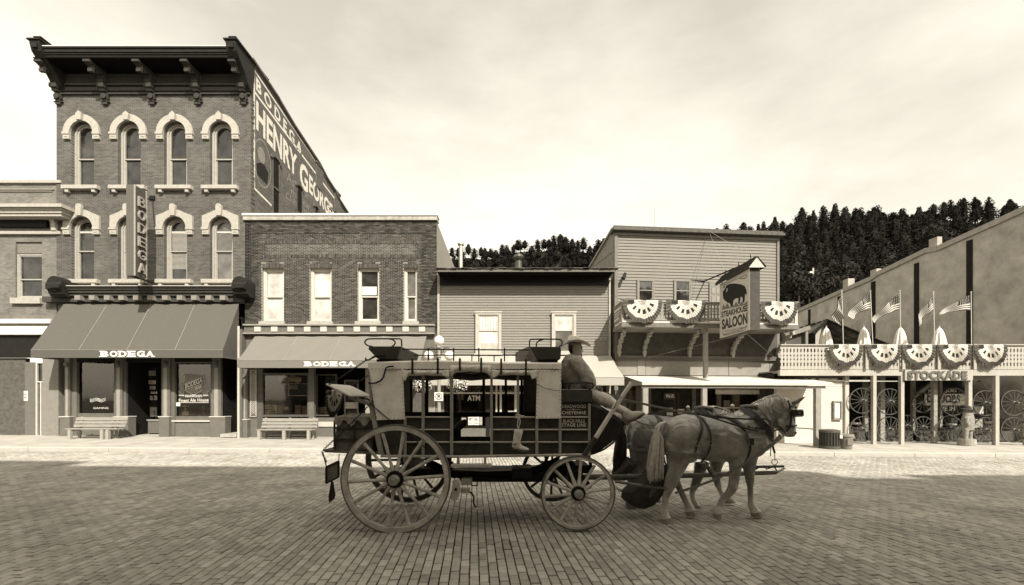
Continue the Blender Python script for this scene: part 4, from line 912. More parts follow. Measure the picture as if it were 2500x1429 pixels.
# left flank: pale sheathing rising behind the eave roof
Yb = 26.0; k = MB(); xw = SX(1500) - .02
k.add([(xw, 20.03, 2), (xw, Yb, 2), (xw, Yb, ZZ(652, Yb)), (xw, 20.03, ZZ(556))], [(0, 1, 2, 3)]); k.build('side_sheathing', M('pale_sheathing', .3, .8, .25, 4), B4, fixn=False)
k = MB(); k.beam((xw - .05, 20.0, ZZ(556)), (xw - .05, Yb, ZZ(652, Yb)), .1, .08); k.beam((xw - .02, 20.2, ZZ(610)), (xw - .02, 25, ZZ(650, 25)), .02, .02); k.build('rake_board', CREAM, B4)
mb = MB(); sbox(mb, SX(1500), SX(1508), .04, -.04, 2.2, ztop); sbox(mb, SX(1896), SX(1902), .04, -.04, 2.2, ztop); sbox(mb, SX(1508), SX(1896), .03, -.02, ztop - .12, ztop + .0); mb.build('corner_board', M('dark_trim_paint', .17, .7), B4)
mb = MB(); sbox(mb, SX(1508) + .001, SX(1896) - .001, .045, .031, ztop - .16, ztop - .03); mb.build('fascia_board', SIDL, B4)
mb = MB(); sbox(mb, SX(1494), SX(1908), .28, -.4, ztop + .002, ztop + .12); sbox(mb, SX(1496), SX(1906), .2, -.35, ztop + .123, ztop + .22); mb.build('parapet_cap', M('dark_cap_paint', .10, .7, .3), B4)
mb = MB(); mb.tube([P(1598, 560, 24), P(1598, 508, 24)], .03, 6); mb.build('antenna', CREAM, B4)
def s_window(a, b, t, bt, mid):
    k = MB(); xa, xb, z0, z1 = SX(a), SX(b), SZ(bt, a), SZ(t, a)
    for q in ((xa, xa + .07, z0, z1), (xb - .07, xb, z0, z1), (xa + .07, xb - .07, z1 - .07, z1), (xa + .07, xb - .07, z0, z0 + .06)): sbox(k, q[0], q[1], .05, -.03, q[2], q[3])
    w_ = k.build('window', SIDL, B4); k = MB(); sbox(k, xa + .08, xb - .08, .03, -.01, SZ(mid, a) - .02, SZ(mid, a) + .02); sbox(k, xa + .07, xa + .11, .035, -.01, z0 + .06, z1 - .07); sbox(k, xb - .11, xb - .07, .035, -.01, z0 + .06, z1 - .07); k.build('sash', MIDP, w_)
    k = MB(); k.quad(S(xa + .1, .008, z0 + .06), S(xb - .1, .008, z0 + .06), S(xb - .1, .008, z1 - .07), S(xa + .1, .008, z1 - .07)); k.build('pane', GLASS, w_, fixn=False)
s_window(1555, 1597, 683, 752, 709); s_window(1645, 1687, 684, 756, 710)
k = MB(); sbox(k, SX(1731), SX(1758), .05, -.02, SZ(800, 1731), SZ(690, 1731)); d_ = k.build('door', SIDL, B4)
for i in range(3): k = MB(); sbox(k, SX(1736), SX(1745), .065, .05, SZ(718 + i * 20, 1731), SZ(704 + i * 20, 1731)); sbox(k, SX(1748), SX(1755), .065, .05, SZ(718 + i * 20, 1731), SZ(704 + i * 20, 1731)); k.build('door_panel', M('panel_shadow', .24), d_)
k = MB(); c = S(SX(1521), .22, SZ(676)); k.tube([S(SX(1523), 0, SZ(670)), S(SX(1523), .2, SZ(668)), c + Vector((0, 0, .1))], .02); k.tube([c + Vector((.05, 0, .1)), c + Vector((-.06, -.06, -.16))], [.07, .09], 10); k.build('wall_lamp', BLACK, B4)
# balcony
of = 1.64; bl, br_ = SX(1518.5, of), SX(1948, of); bz = SZ(797, 1518, of); bz1 = SZ(787, 1518, of)
k = MB(); sbox(k, bl, br_, of, -.02, bz, bz1); bal = k.build('balcony', M('balcony_boards', .22, .7, .15), B4)
k = MB(); sbox(k, bl - .03, br_ + .03, of + .04, of - .02, bz - .02, bz1 - .05); k.build('balcony_fascia', M('balcony_fascia_paint', .16, .7), bal)
k = MB(); sbox(k, bl + .02, br_ - .02, of + .02, of - .25, bz1 + .003, bz1 + .06); k.build('deck_edge', WHITE, bal)
rz = SZ(733, 1518, of)
k = MB(); sbox(k, bl, br_, of, of - .1, rz - .05, rz); sbox(k, bl, bl + .1, of - .1, .03, rz - .05, rz); sbox(k, br_ - .1, br_, of - .1, .03, rz - .05, rz); sbox(k, bl + .01, br_ - .01, of - .02, of - .07, bz1 + .12, bz1 + .17); sbox(k, bl + .02, bl + .07, of - .1, .03, bz1 + .12, bz1 + .17); k.build('handrail', M('railing_paint', .28, .7), bal)
for px_ in (1521, 1593, 1712, 1851, 1944):
    k = MB(); x = SX(px_, of); sbox(k, x - .06, x + .06, of + .01, of - .11, bz1 + .06, rz + .05); sbox(k, x - .09, x + .09, of + .04, of - .14, rz + .052, rz + .08); k.build('railing_post', CREAM if px_ > 1800 else M('railing_paint', .28), bal)
# balusters: sawn boards with diamond notches
def baluster_mesh(wd, h, m, t=.02):
    b = MB(); hw = wd / 2; pr = [(0, hw), (.12, hw), (.16, hw * .55), (.26, hw * .55), (.30, hw), (.36, hw), (.42, hw * .45), (.48, hw), (.52, hw), (.58, hw * .45), (.64, hw), (.70, hw), (.74, hw * .55), (.84, hw * .55), (.88, hw), (1, hw)]
    for i in range(len(pr) - 1):
        (za, wa), (zb, wb) = pr[i], pr[i + 1]; za *= h; zb *= h
        b.add([(-wa, -t / 2, za), (wa, -t / 2, za), (wb, -t / 2, zb), (-wb, -t / 2, zb), (-wa, t / 2, za), (wa, t / 2, za), (wb, t / 2, zb), (-wb, t / 2, zb)], [(0, 1, 2, 3), (7, 6, 5, 4), (0, 3, 7, 4), (1, 5, 6, 2)])
    me = bpy.data.meshes.new('baluster'); me.from_pydata([v[:] for v in b.v], [], b.f); me.materials.append(m); return me
bh_ = rz - .055 - (bz1 + .172); bme = baluster_mesh(.13, bh_, M('railing_paint', .28)); o4 = wloc(bal)
x = bl + .15
while x < br_ - .1:
    inst('baluster', bme, S(x, of - .045, bz1 + .172) - o4, bal, (0, 0, SK)); x += .148
o_ = of - .2
while o_ > .1: inst('baluster', bme, S(bl + .045, o_, bz1 + .172) - o4, bal, (0, 0, math.pi / 2)); inst('baluster', bme, S(br_ - .045, o_, bz1 + .172) - o4, bal, (0, 0, math.pi / 2)); o_ -= .148
for px_ in (1512, 1574, 1684, 1790, 1902):
    k = MB(); x = SX(px_, .15); rr = random.Random(px_)
    for i in range(9):
        t = i / 8; o1 = .08 + 1.05 * (1 - t) ** 2.2; zz = SZ(866, 1500) + (bz - .1 - SZ(866, 1500)) * (1 - t)
        hw = .085 if i % 2 else .06; sbox(k, x - hw, x + hw, o1 + .11, max(0.0, o1 - .14), zz - .1, zz + .06)
    k.build('balcony_bracket', M('carved_bracket_paint', .34, .7, .2), B4, bevel=.012)
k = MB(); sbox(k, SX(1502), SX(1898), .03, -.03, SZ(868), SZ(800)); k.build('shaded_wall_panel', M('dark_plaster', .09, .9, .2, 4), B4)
k = MB(); sbox(k, SX(1500), SX(1892), .12, -.03, SZ(877), SZ(868.5)); sbox(k, SX(1500), SX(1892), .16, -.03, SZ(879), SZ(877.3)); k.build('belt_course', SF, B4)
k = MB(); sbox(k, SX(1508), SX(1556), .02, -.03, SZ(916), SZ(879.5)); sbox(k, SX(1575), SX(1894), .03, -.03, SZ(916), SZ(879.5)); k.build('transom_panel', M('transom_panel_paint', .25, .7, .1, 4), B4)
for a, b in ((1556, 1574),): k = MB(); sbox(k, SX(a), SX(b), .05, -.03, SZ(916), SZ(879.5)); k.build('transom_board', SFL, B4)
for p_ in (1778, 1878): k = MB(); sbox(k, SX(p_), SX(p_ + .8), .04, .0, SZ(916), SZ(880)); k.build('board_joint', DARK, B4)
k = MB(); k.box(SX(1892), SX(1903), 19.9, 20.7, -.2, SZ(872)); k.build('corner_post', SF, B4)
# porch
pz1 = ZZ(918, 20); pf = 2.85; pl_, pr_ = SX(1568, pf), SX(2034, pf); zf1 = SZ(933, 1568, pf)
k = MB(); n = 26; rr = random.Random(8)
for i in range(n):
    xa = pl_ + (pr_ - pl_) * i / n; xb = pl_ + (pr_ - pl_) * (i + 1) / n - .006; dz = rr.uniform(-.004, .004)
    q = MB(); q.add([S(xa, pf, zf1 + dz), S(xb, pf, zf1 + dz), S(xb, -.0, pz1 + dz), S(xa, -.0, pz1 + dz), S(xa, pf, zf1 - .03), S(xb, pf, zf1 - .03), S(xb, 0, pz1 - .03), S(xa, 0, pz1 - .03)], [(0, 1, 2, 3), (4, 7, 6, 5), (0, 4, 5, 1), (0, 3, 7, 4), (1, 5, 6, 2)]); 
    if i == 0: prf = q.build('porch_roof', M('porch_roof_boards', .56, .85, .14, 4, .2, 40, stretch=(8, 1, 1)), B4, fixn=False)
    else: q.build('plank', M('porch_roof_boards', .56), prf, fixn=False)
k = MB(); sbox(k, pl_ - .02, pr_ + .05, pf + .05, pf - .02, zf1 - .12, zf1 - .032); k.build('porch_gutter', CREAM, B4)
k = MB(); sbox(k, pl_, pr_ - .3, pf - .04, pf - .14, zf1 - .24, zf1 - .14); k.build('porch_beam', M('dark_trim_paint', .17), B4)
k = MB(); k.add([S(pl_ - .01, pf, zf1 - .13), S(pl_ - .01, pf, zf1 - .0), S(pl_ - .01, 0, pz1), S(pl_ - .01, 0, pz1 - .5), S(pl_ + .04, pf, zf1 - .13), S(pl_ + .04, pf, zf1 - .0), S(pl_ + .04, 0, pz1), S(pl_ + .04, 0, pz1 - .5)], [(0, 1, 2, 3), (7, 6, 5, 4), (0, 3, 7, 4), (0, 4, 5, 1)]); k.build('porch_end_panel', M('dark_trim_paint', .17), B4)
for a, b in ((1569, 1581), (1713.5, 1724), (1989, 2001)):
    k = MB(); xa, xb = SX(a, pf - .1), SX(b, pf - .1); c = S((xa + xb) / 2, pf - .1, 0); k.box(xa, xb, c.y - .09, c.y + .09, zs(xa, c.y) - .02, zf1 - .245); k.build('porch_post', M('post_paint', .27, .7, .15, 3), B4)
k = MB(); k.tube([S(SX(1900, 1.2), 1.2, .55), S(SX(1989, pf - .1), pf - .1, .55)], .03); k.build('hitching_rail', CREAM, B4)
k = MB(); xa, xb = SX(1720, 1.5), SX(1729, 1.5); sbox(k, xa, xb, 1.5, 1.33, pz1 - .15, bz - .003); k.build('balcony_post', M('railing_paint', .28), B4)
def spanel(a, b, t, bt, o, m, nm='shop_wall', th=.1): k = MB(); sbox(k, SX(a, o), SX(b, o), o, o - th, SZ(bt, a, o), SZ(t, a, o)); return k.build(nm, m, B4)
BR = M('brown_boards', .08)
for a, b, m in ((1502, 1512, SF), (1553, 1569, BR), (1690, 1699, BR), (1751, 1761, BR), (1859, 1868, M('storefront_paint', .2)), (1874, 1878, BR), (1886, 1892, CREAM), (1585, 1590, BR)): spanel(a, b, 946, 1088, .0, m, 'jamb', .2)
spanel(1502, 1760, 1060, 1088, .05, BR, 'stall_riser'); spanel(1760, 1895, 1058, 1088, .05, BR, 'stall_riser'); spanel(1512, 1553, 946, 1088, -.25, BR, 'door', .05)
k = MB(); sbox(k, SX(1502), SX(1895), -.08, -.09, -.3, 2.9); k.build('pane', SHOPG, B4)
k = MB(); sbox(k, SX(1502), SX(1895), -2.2, -2.25, -.3, 3.2); sbox(k, SX(1502), SX(1895), -.12, -2.2, 2.95, 3.0); k.build('shop_interior', INTER, B4)
k = MB(); text(k, 'We I.D.', lambda a, b, d: S(SX(1625) + a * (SX(1646) - SX(1625)), .02 + d, SZ(971, 1625) + b * (SZ(963, 1625) - SZ(971, 1625))), .03); k.build('neon_sign', M('decal_cream', .62), B4, fixn=False)
k = MB(); sbox(k, SX(1620), SX(1648), .012, .002, SZ(975.5, 1620), SZ(960, 1620)); k.build('sign_board', M('decal_dark', .05), B4)
k = MB(); sbox(k, SX(1745), SX(1855), .1, .06, SZ(963, 1745), SZ(951.5, 1745)); k.build('banner', M('banner_cloth', .42, .8), B4)
k = MB(); text(k, 'DEADWOODS COOLEST BAR', lambda a, b, d: S(SX(1750) + a * (SX(1852) - SX(1750)), .105 + d, SZ(961, 1745) + b * .13), .01); k.build('lettering', WHITE, B4, fixn=False)
for a, b, t, bt, m in ((1629, 1644, 996, 1022, 0), (1656, 1672, 999, 1010, 0), (1768, 1784, 978, 996, 1), (1768, 1784, 999, 1003, 1), (1676, 1690, 1000, 1006, 1)):
    k = MB(); sbox(k, SX(a), SX(b), -.06, -.07, SZ(bt, a), SZ(t, a)); pp = k.build('poster', [M('poster_grey', .36, .7, .5, 12), M('poster_dim', .12, .7, .6, 12)][m], B4)
spanel(1762, 1858, 995, 997.5, .02, CREAM, 'window_bar', .04)
# ---------------------------------------------------------------- hanging saloon sign
XSg = (1757 - HX) * 18.5 / FPX
sgn = T('hanging_sign', 'large roofed steakhouse saloon sign with bison picture hanging out from the balcony front', 'sign', (XSg + .2, 18.0, 4.5))
def fY(px): return XSg * FPX / (px - HX)
ya, yb = fY(1757), fY(1830.5); z0, z1 = 4.4, 6.74
FACE = M('sign_face_tan', .5, .6, .06, 3); SGD = M('sign_edge_dark', .07, .7, .2); BLK = M('sign_black', .025, .6)
k = MB(); k.box(XSg + .012, XSg + .38, yb, ya, z0, z1); k.build('sign_box', SGD, sgn); k = MB(); k.box(XSg, XSg + .011, yb + .01, ya - .01, z0 + .01, z1 - .01); fc = k.build('sign_face', FACE, sgn)
k = MB(); xm = XSg + .2
k.add([(xm - .34, yb - .15, z1 + .02), (xm, yb - .15, z1 + .4), (xm + .34, yb - .15, z1 + .02), (xm - .34, ya + .15, z1 + .02), (xm, ya + .15, z1 + .4), (xm + .34, ya + .15, z1 + .02), (xm - .3, yb - .15, z1 - .03), (xm - .3, ya + .15, z1 - .03), (xm + .3, yb - .15, z1 - .03), (xm + .3, ya + .15, z1 - .03)], [(0, 1, 4, 3), (1, 2, 5, 4), (0, 3, 7, 6), (2, 8, 9, 5)])
k.build('sign_roof', M('dark_sign_shingle', .06, .9, .4, 12), sgn, fixn=False)
for i in range(5):
    k = MB(); f = (i + .5) / 5; k.beam((xm - .34 + .34 * f - .01, yb - .15, z1 + .04 + .38 * f), (xm - .34 + .34 * f - .01, ya + .15, z1 + .04 + .38 * f), .02, .03); k.build('shingle_course', M('dark_sign_shingle', .06), sgn)
k = MB(); k.add([(xm - .3, yb - .12, z1 - .02), (xm, yb - .12, z1 + .36), (xm + .3, yb - .12, z1 - .02)], [(0, 1, 2)]); k.build('gable_end', CREAM, sgn)
def fp(x, y, d=.004):
    px_, py_ = 1440 + x / 3.248, 500 + y / 3.248; Y = fY(px_); return Vector((XSg - d, Y, ZZ(py_, Y)))
bis = [(1055, 690), (1070, 672), (1085, 640), (1110, 628), (1150, 625), (1200, 632), (1228, 645), (1240, 670), (1247, 702), (1238, 718), (1230, 700), (1230, 740), (1226, 775), (1214, 778), (1212, 738), (1198, 728), (1192, 760), (1188, 787), (1177, 784), (1180, 738), (1150, 748), (1138, 765), (1135, 800), (1120, 808), (1112, 782), (1095, 778), (1075, 762), (1060, 745), (1056, 715)]
k = MB(); k.add([fp(x, y, .008) for x, y in bis], [tuple(range(len(bis)))]); k.build('bison_picture', BLK, fc, fixn=False)
k = MB(); k.add([fp(1088, 660, .011), fp(1096, 668, .011), fp(1090, 690, .011), fp(1080, 694, .011), fp(1087, 678, .011)], [(0, 1, 2, 3, 4)]); k.build('bison_horn', CREAM, fc, fixn=False)
k = MB(); mts = [(1048, 835), (1060, 790), (1072, 812), (1090, 780), (1110, 815), (1130, 790), (1145, 800), (1160, 770), (1180, 800), (1205, 768), (1222, 790), (1250, 762), (1250, 790)]
k.add([fp(*p_, .004) for p_ in mts], [tuple(range(len(mts)))]); k.build('hill_picture', M('sign_grey', .16), fc, fixn=False)
k = MB()
def stx(s, x0, x1, ya0, ya1, yb0, yb1, off):
    """x crop range; top/bottom at left (ya0,ya1) and right (yb0,yb1)"""
    text(k, s, lambda a, b, d: fp(x0 + (x1 - x0) * a, (ya0 + (ya1 - ya0) * (1 - b)) * (1 - a) + (yb0 + (yb1 - yb0) * (1 - b)) * a, .006), off)
stx('STEAKHOUSE', 1046, 1252, 850, 897, 792, 843, .03); stx('SALOON', 1048, 1250, 912, 992, 852, 945, .035); stx("DEADWOOD'S FINEST", 1070, 1222, 1000, 1010, 968, 978, .0)
for pts in ([(1050, 640), (1062, 632), (1072, 640), (1066, 660), (1056, 664), (1076, 634), (1130, 604), (1190, 580), (1215, 568)], [(1215, 568), (1232, 556), (1246, 560), (1244, 576), (1228, 584), (1190, 586)], [(1050, 1010), (1062, 1030), (1080, 1026), (1130, 1010), (1200, 990), (1246, 962), (1236, 984), (1222, 996), (1100, 1030), (1060, 1036)]):
    k.tube([fp(x, y, .008) for x, y in pts], .009, 4)
k.build('lettering', M('sign_letter_dark', .05, .6), fc, fixn=False)
k = MB(); k.tube([(XSg + .2, SY(1728), ZZ(686, 20.35)), (XSg + .2, yb - .1, ZZ(632.5, yb - .1))], .035); k.tube([(XSg + .2, SY(1728) - .04, ZZ(686, 20.35)), (XSg - .5, SY(1728) - .04, ZZ(684, 20.35))], .03)
for yy in (yb + .3, (ya + yb) / 2, ya - .1): zc = z1 + .4; k.tube([(XSg + .2, yy, zc), (XSg + .2, yy, zc + .2)], .015)
k.build('bracket', BLACK, sgn); k = MB()
for a in (.0, .5): k.tube([(SX(1728), SY(1728) - .1, SZ(566, 1728)), (XSg + .2, yb - .05 + a * 4, ZZ(632.5, yb) - a * .6)], .007, 4)
k.tube([S(SX(1575, 0), .1, SZ(875)), (XSg + .2, ya, z0)], .006, 4); k.tube([S(SX(1888), .1, SZ(874, 1888)), (XSg + .3, yb + .8, z0)], .006, 4); k.build('guy_wire', M('wire_grey', .3), sgn)
# ================================================================ buntings
BC = [M('bunting_white', .5, .9, .08, 5), M('bunting_dark', .035, .9, .2, 8), M('bunting_grey', .08, .9, .15, 6)]
def bunting(px0, px1, pt, pb, Yl, Yr, label, group):
    x0, x1 = XX(px0, Yl), XX(px1, Yr); z1_ = ZZ(pt, Yl); h = ZZ(pt, Yl) - ZZ(pb, Yl); cx = (x0 + x1) / 2; rx = (x1 - x0) / 2
    mb = MB(); na, nr = 40, 10; rr = random.Random(int(px0)); ph = rr.uniform(0, 6); 
    def pt_(i, j):
        a = math.pi * i / na; r = j / nr; sag = .06 * r * math.sin(a) * math.sin(i * .9 + ph) + (.03 * rr.uniform(-1, 1) if j == nr else 0)
        x = cx - rx * r * math.cos(a); z = z1_ - h * r * math.sin(a) ** .8 * (1 + sag * .7) - .02 * math.sin(a) - (.05 * h * (1 - abs(math.cos(a))) * r)
        yy = Yl + (Yr - Yl) * (x - x0) / (x1 - x0) - .03 - .028 * r * (1 if i % 2 else -1) * (.5 + .5 * math.sin(a)) - .12 * r * math.sin(a)
        return Vector((x, yy, z))
    grid = [[pt_(i, j) for j in range(nr + 1)] for i in range(na + 1)]
    for i in range(na):
        for j in range(nr):
            seg = (i * 16 // na) % 2
            mb.cur = (2 if seg else 0) if j < 2 else 0 if j < 4 else ((1 if (i * 12 // na) % 2 == 0 else 0) if j < 6 else 0 if j < 8 else 2)
            if i < 3 and j > 3: mb.cur = 1 if j < 7 else 2
            mb.quad(grid[i][j], grid[i + 1][j], grid[i + 1][j + 1], grid[i][j + 1])
    o = mb.build('bunting', BC, None, smooth=False, fixn=False, origin=(cx, (Yl + Yr) / 2, z1_ - h)); tag(o, label, 'bunting', group); return o
YB = lambda p_: SY(p_, of + .08)
for a, b, t, bt, lab in ((1518.5, 1616, 732, 786, 'pleated fan bunting at the left end of the saloon balcony rail'), (1625, 1722, 733, 786, 'pleated fan bunting on the saloon balcony between post and roofed sign'), (1855, 1946.5, 736, 791, 'pleated fan bunting at the right end of the saloon balcony beyond the sign')):
    bunting(a, b, t, bt, YB(a), YB(b), lab, 'buntings on the saloon balcony')
for i, (a, b) in enumerate(((2022, 2104), (2115, 2198), (2201, 2282), (2290, 2369), (2376, 2456))):
    lab = ['pleated fan bunting on the white stockade rail, first beside the bare balusters', 'pleated fan bunting on the white stockade rail above the first pair of wheels', 'pleated fan bunting hanging just above the letters STO of the stockade sign', 'pleated fan bunting hanging above the letters KADE of the stockade sign', 'pleated fan bunting at the far right end of the stockade rail'][i]
    bunting(a, b, 842, 892, 18.84, 18.84, lab, 'buntings on the stockade rail')
# ================================================================ stockade
B5 = T('stockade_balcony', 'white stockade deck with sawn balustrade above old iron wagon wheels', 'building', (XX(2200, 19), 19.5, -.2))
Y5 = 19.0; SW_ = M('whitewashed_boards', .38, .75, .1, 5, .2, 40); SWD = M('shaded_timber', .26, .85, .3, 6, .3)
xl, xr = XX(1903, Y5), XX(2580, Y5)
k = MB(); k.box(xl, xr, Y5 - .05, Y5 + .12, ZZ(917.5, Y5), ZZ(903.5, Y5)); k.build('fascia_beam', SW_, B5)
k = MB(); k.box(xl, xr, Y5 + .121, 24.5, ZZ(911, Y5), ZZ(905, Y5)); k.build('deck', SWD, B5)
k = MB(); k.box(xl, xr, Y5 - .12, Y5 + .02, ZZ(844, Y5), ZZ(841.5, Y5)); k.build('handrail', SW_, B5)
zb = ZZ(903, Y5) + .01; bme = baluster_mesh(.142, ZZ(844, Y5) - zb - .003, SW_, .025); x = xl + .08; o5 = wloc(B5)
while x < xr: inst('baluster', bme, Vector((x, Y5 - .04, zb)) - o5, B5); x += .1515
for p_ in (2110, 2199, 2285, 2372): k = MB(); x = XX(p_, Y5); k.box(x - .06, x + .06, Y5 - .16, Y5 - .122, zb, ZZ(841, Y5)); k.build('railing_post', SW_, B5)
k = MB(); k.box(XX(2208, 18.9), XX(2373, 18.9), 18.86, 18.94, ZZ(929, 18.9), ZZ(903, 18.9)); sbd = k.build('sign_board', SW_, B5)
k = MB(); flat_text(k, 'STOCKADE', XX(2215, 18.85), XX(2361, 18.85), ZZ(927, 18.85), ZZ(906, 18.85), 18.855, .05, .03, 1.05); k.build('lettering', M('stockade_letter_grey', .12, .7, .2, 14), sbd)
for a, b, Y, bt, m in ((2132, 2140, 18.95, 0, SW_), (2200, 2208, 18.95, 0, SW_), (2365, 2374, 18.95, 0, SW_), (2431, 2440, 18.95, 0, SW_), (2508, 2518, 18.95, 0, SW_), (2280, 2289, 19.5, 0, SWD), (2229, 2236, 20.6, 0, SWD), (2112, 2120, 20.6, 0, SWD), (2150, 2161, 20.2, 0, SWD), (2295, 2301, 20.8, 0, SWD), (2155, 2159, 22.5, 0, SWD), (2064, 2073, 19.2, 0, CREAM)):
    x0_, x1_ = XX(a, Y), XX(b, Y); k = MB(); k.box(x0_, x1_, Y, Y + (x1_ - x0_), zs(x0_, Y) - .02, ZZ(917.6, Y5) if Y < 19.4 else ZZ(911.5, Y5)); k.build('post', m, B5)
k = MB(); k.beam(P(2232, 968, 20.4), P(2282, 931, 20.4), .12, .14); k.beam(P(2120, 948, 20.4), P(2148, 915, 20.4), .1, .12); k.beam(P(2390, 931, 20.4), P(2436, 965, 20.4), .1, .12); k.build('brace', SWD, B5)
k = MB(); k.box(XX(2073, 19.05), XX(2132, 19.05), 19.06, 19.12, ZZ(932, 19.05), ZZ(928, 19.05)); k.box(XX(2140, 19.05), XX(2200, 19.05), 19.06, 19.12, ZZ(932, 19.05), ZZ(930, 19.05)); k.box(XX(2380, 19.3), XX(2435, 19.3), 19.35, 19.4, ZZ(927, 19.3), ZZ(918, 19.3)); k.build('cross_beam', SW_, B5)
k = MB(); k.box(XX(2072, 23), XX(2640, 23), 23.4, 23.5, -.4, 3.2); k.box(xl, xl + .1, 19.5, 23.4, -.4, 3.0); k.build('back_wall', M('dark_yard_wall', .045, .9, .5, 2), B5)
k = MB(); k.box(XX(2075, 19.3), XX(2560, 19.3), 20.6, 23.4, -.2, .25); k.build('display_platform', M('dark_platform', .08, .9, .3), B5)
# liquor sign in the yard
ls = T('liquor_sign', 'old painted drive-in liquors sign standing in the shade behind the wagon wheels', 'sign', (XX(2305, 21), 21, .3))
k = MB(); k.box(XX(2255, 21), XX(2357, 21), 21, 21.05, ZZ(1010, 21), ZZ(945, 21)); k.build('sign_panel', BLK, ls)
k = MB(); k.box(XX(2256, 21), XX(2354, 21), 20.97, 20.999, ZZ(990, 21), ZZ(962, 21)); k.build('sign_band', M('aged_sign_white', .62, .8, .2, 8), ls)
k = MB(); flat_text(k, 'LIQUORS', XX(2262, 21), XX(2342, 21), ZZ(987, 21), ZZ(965, 21), 20.96, .03); k.build('lettering', BLK, ls)
k = MB(); flat_text(k, 'JO', XX(2264, 21), XX(2276, 21), ZZ(960, 21), ZZ(951, 21), 20.98, .02); flat_text(k, 'JUG', XX(2306, 21), XX(2334, 21), ZZ(960, 21), ZZ(951, 21), 20.98, .02); flat_text(k, 'DRIVE IN', XX(2272, 21), XX(2331, 21), ZZ(1003, 21), ZZ(993, 21), 20.98, .02); k.build('lettering', M('aged_letter_white', .65, .8), ls)
# white clapboard shed with notice box
B6 = T('white_clapboard_shed', 'small white clapboard building between the porch post and the stockade', 'building', (XX(1985, 19.3), 19.6, -.2))
z = -.35; x0, x1 = XX(1893, 19.4), XX(2066, 19.2)
while z < ZZ(931, 19.3): k = MB(); k.add([(x0, 19.3, z), (x1, 19.3, z), (x1, 19.32, z + .1), (x0, 19.32, z + .1), (x0, 19.335, z), (x1, 19.335, z)], [(0, 1, 2, 3), (0, 4, 5, 1)]); k.build('clapboard', M('white_clapboard', .52, .7, .05, 3), B6, fixn=False); z += .094
k = MB(); k.box(x0, x1, 19.34, 23, -.4, ZZ(931, 19.3)); k.build('wall', M('white_clapboard', .52), B6); k = MB(); k.box(x0, x1 + .1, 19.22, 19.5, ZZ(931, 19.3), ZZ(928.5, 19.3)); k.build('top_board', WHITE, B6)
nb = T('notice_box', 'framed white menu board on the white clapboard wall above the bins', 'notice board', (XX(2046, 19.2), 19.2, ZZ(1025, 19.2))); k = MB(); fr(k, XX(2036, 19.2), XX(2057, 19.2), ZZ(1025, 19.2), ZZ(979, 19.2), 19.2, 19.29, .06); k.build('frame', M('notice_frame', .26), nb); k = MB(); k.box(XX(2039, 19.2), XX(2054, 19.2), 19.25, 19.27, ZZ(1021, 19.2), ZZ(982, 19.2)); k.build('board', WHITE, nb)
# stucco building on the right
B7 = T('stucco_building', 'long grey stucco building with dark downpipe recesses and sloping parapet', 'building', (26, 30, -.2)); XS = 24.5
def sp(px): return XS * FPX / (px - HX)
pts = [(2560, 484), (2440, 540), (2290, 607), (2262, 612), (2143, 669), (2128, 680), (2052, 713), (1925, 770), (1905, 779)]
pt2 = [(sp(a), ZZ(b, sp(a))) for a, b in pts]; mb = MB(); STU = M('grey_stucco', .4, .95, .3, 1.1, .6, 25)
mb.add([(XS, y, -1) for y, z in pt2] + [(XS, y, z) for y, z in pt2], [(i, i + 1, len(pt2) + i + 1, len(pt2) + i) for i in range(len(pt2) - 1)])
mb.quad(Vector((XS, pt2[0][0], -1)), Vector((40, pt2[0][0], -1)), Vector((40, pt2[0][0], pt2[0][1])), Vector((XS, pt2[0][0], pt2[0][1]))); mb.quad(Vector((XS, pt2[-1][0], -1)), Vector((40, pt2[-1][0], -1)), Vector((40, pt2[-1][0], 9)), Vector((XS, pt2[-1][0], 9))); mb.build('wall', STU, B7, fixn=False)
k = MB()
for i in range(len(pt2) - 1): k.beam((XS + .05, pt2[i][0], pt2[i][1]), (XS + .05, pt2[i + 1][0], pt2[i + 1][1]), .3, .28)
k.build('parapet_cap', M('pale_stucco_cap', .33, .9, .15, 3), B7)
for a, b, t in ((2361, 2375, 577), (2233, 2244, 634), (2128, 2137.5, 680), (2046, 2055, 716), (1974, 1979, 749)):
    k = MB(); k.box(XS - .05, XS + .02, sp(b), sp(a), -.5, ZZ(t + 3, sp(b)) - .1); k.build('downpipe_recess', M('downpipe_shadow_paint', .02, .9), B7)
for a, b, t, bt in ((2140, 2152, 656, 664), (2070, 2086, 680, 700), (2290, 2302, 578, 600)):
    k = MB(); Y = sp(a) + .3; k.box(XS + .25, XS + .25 + (b - a) * Y / FPX, Y, Y + .5, ZZ(bt, Y) - 1, ZZ(t, Y)); k.build('roof_hatch', M('pale_stucco_cap', .33), B7)
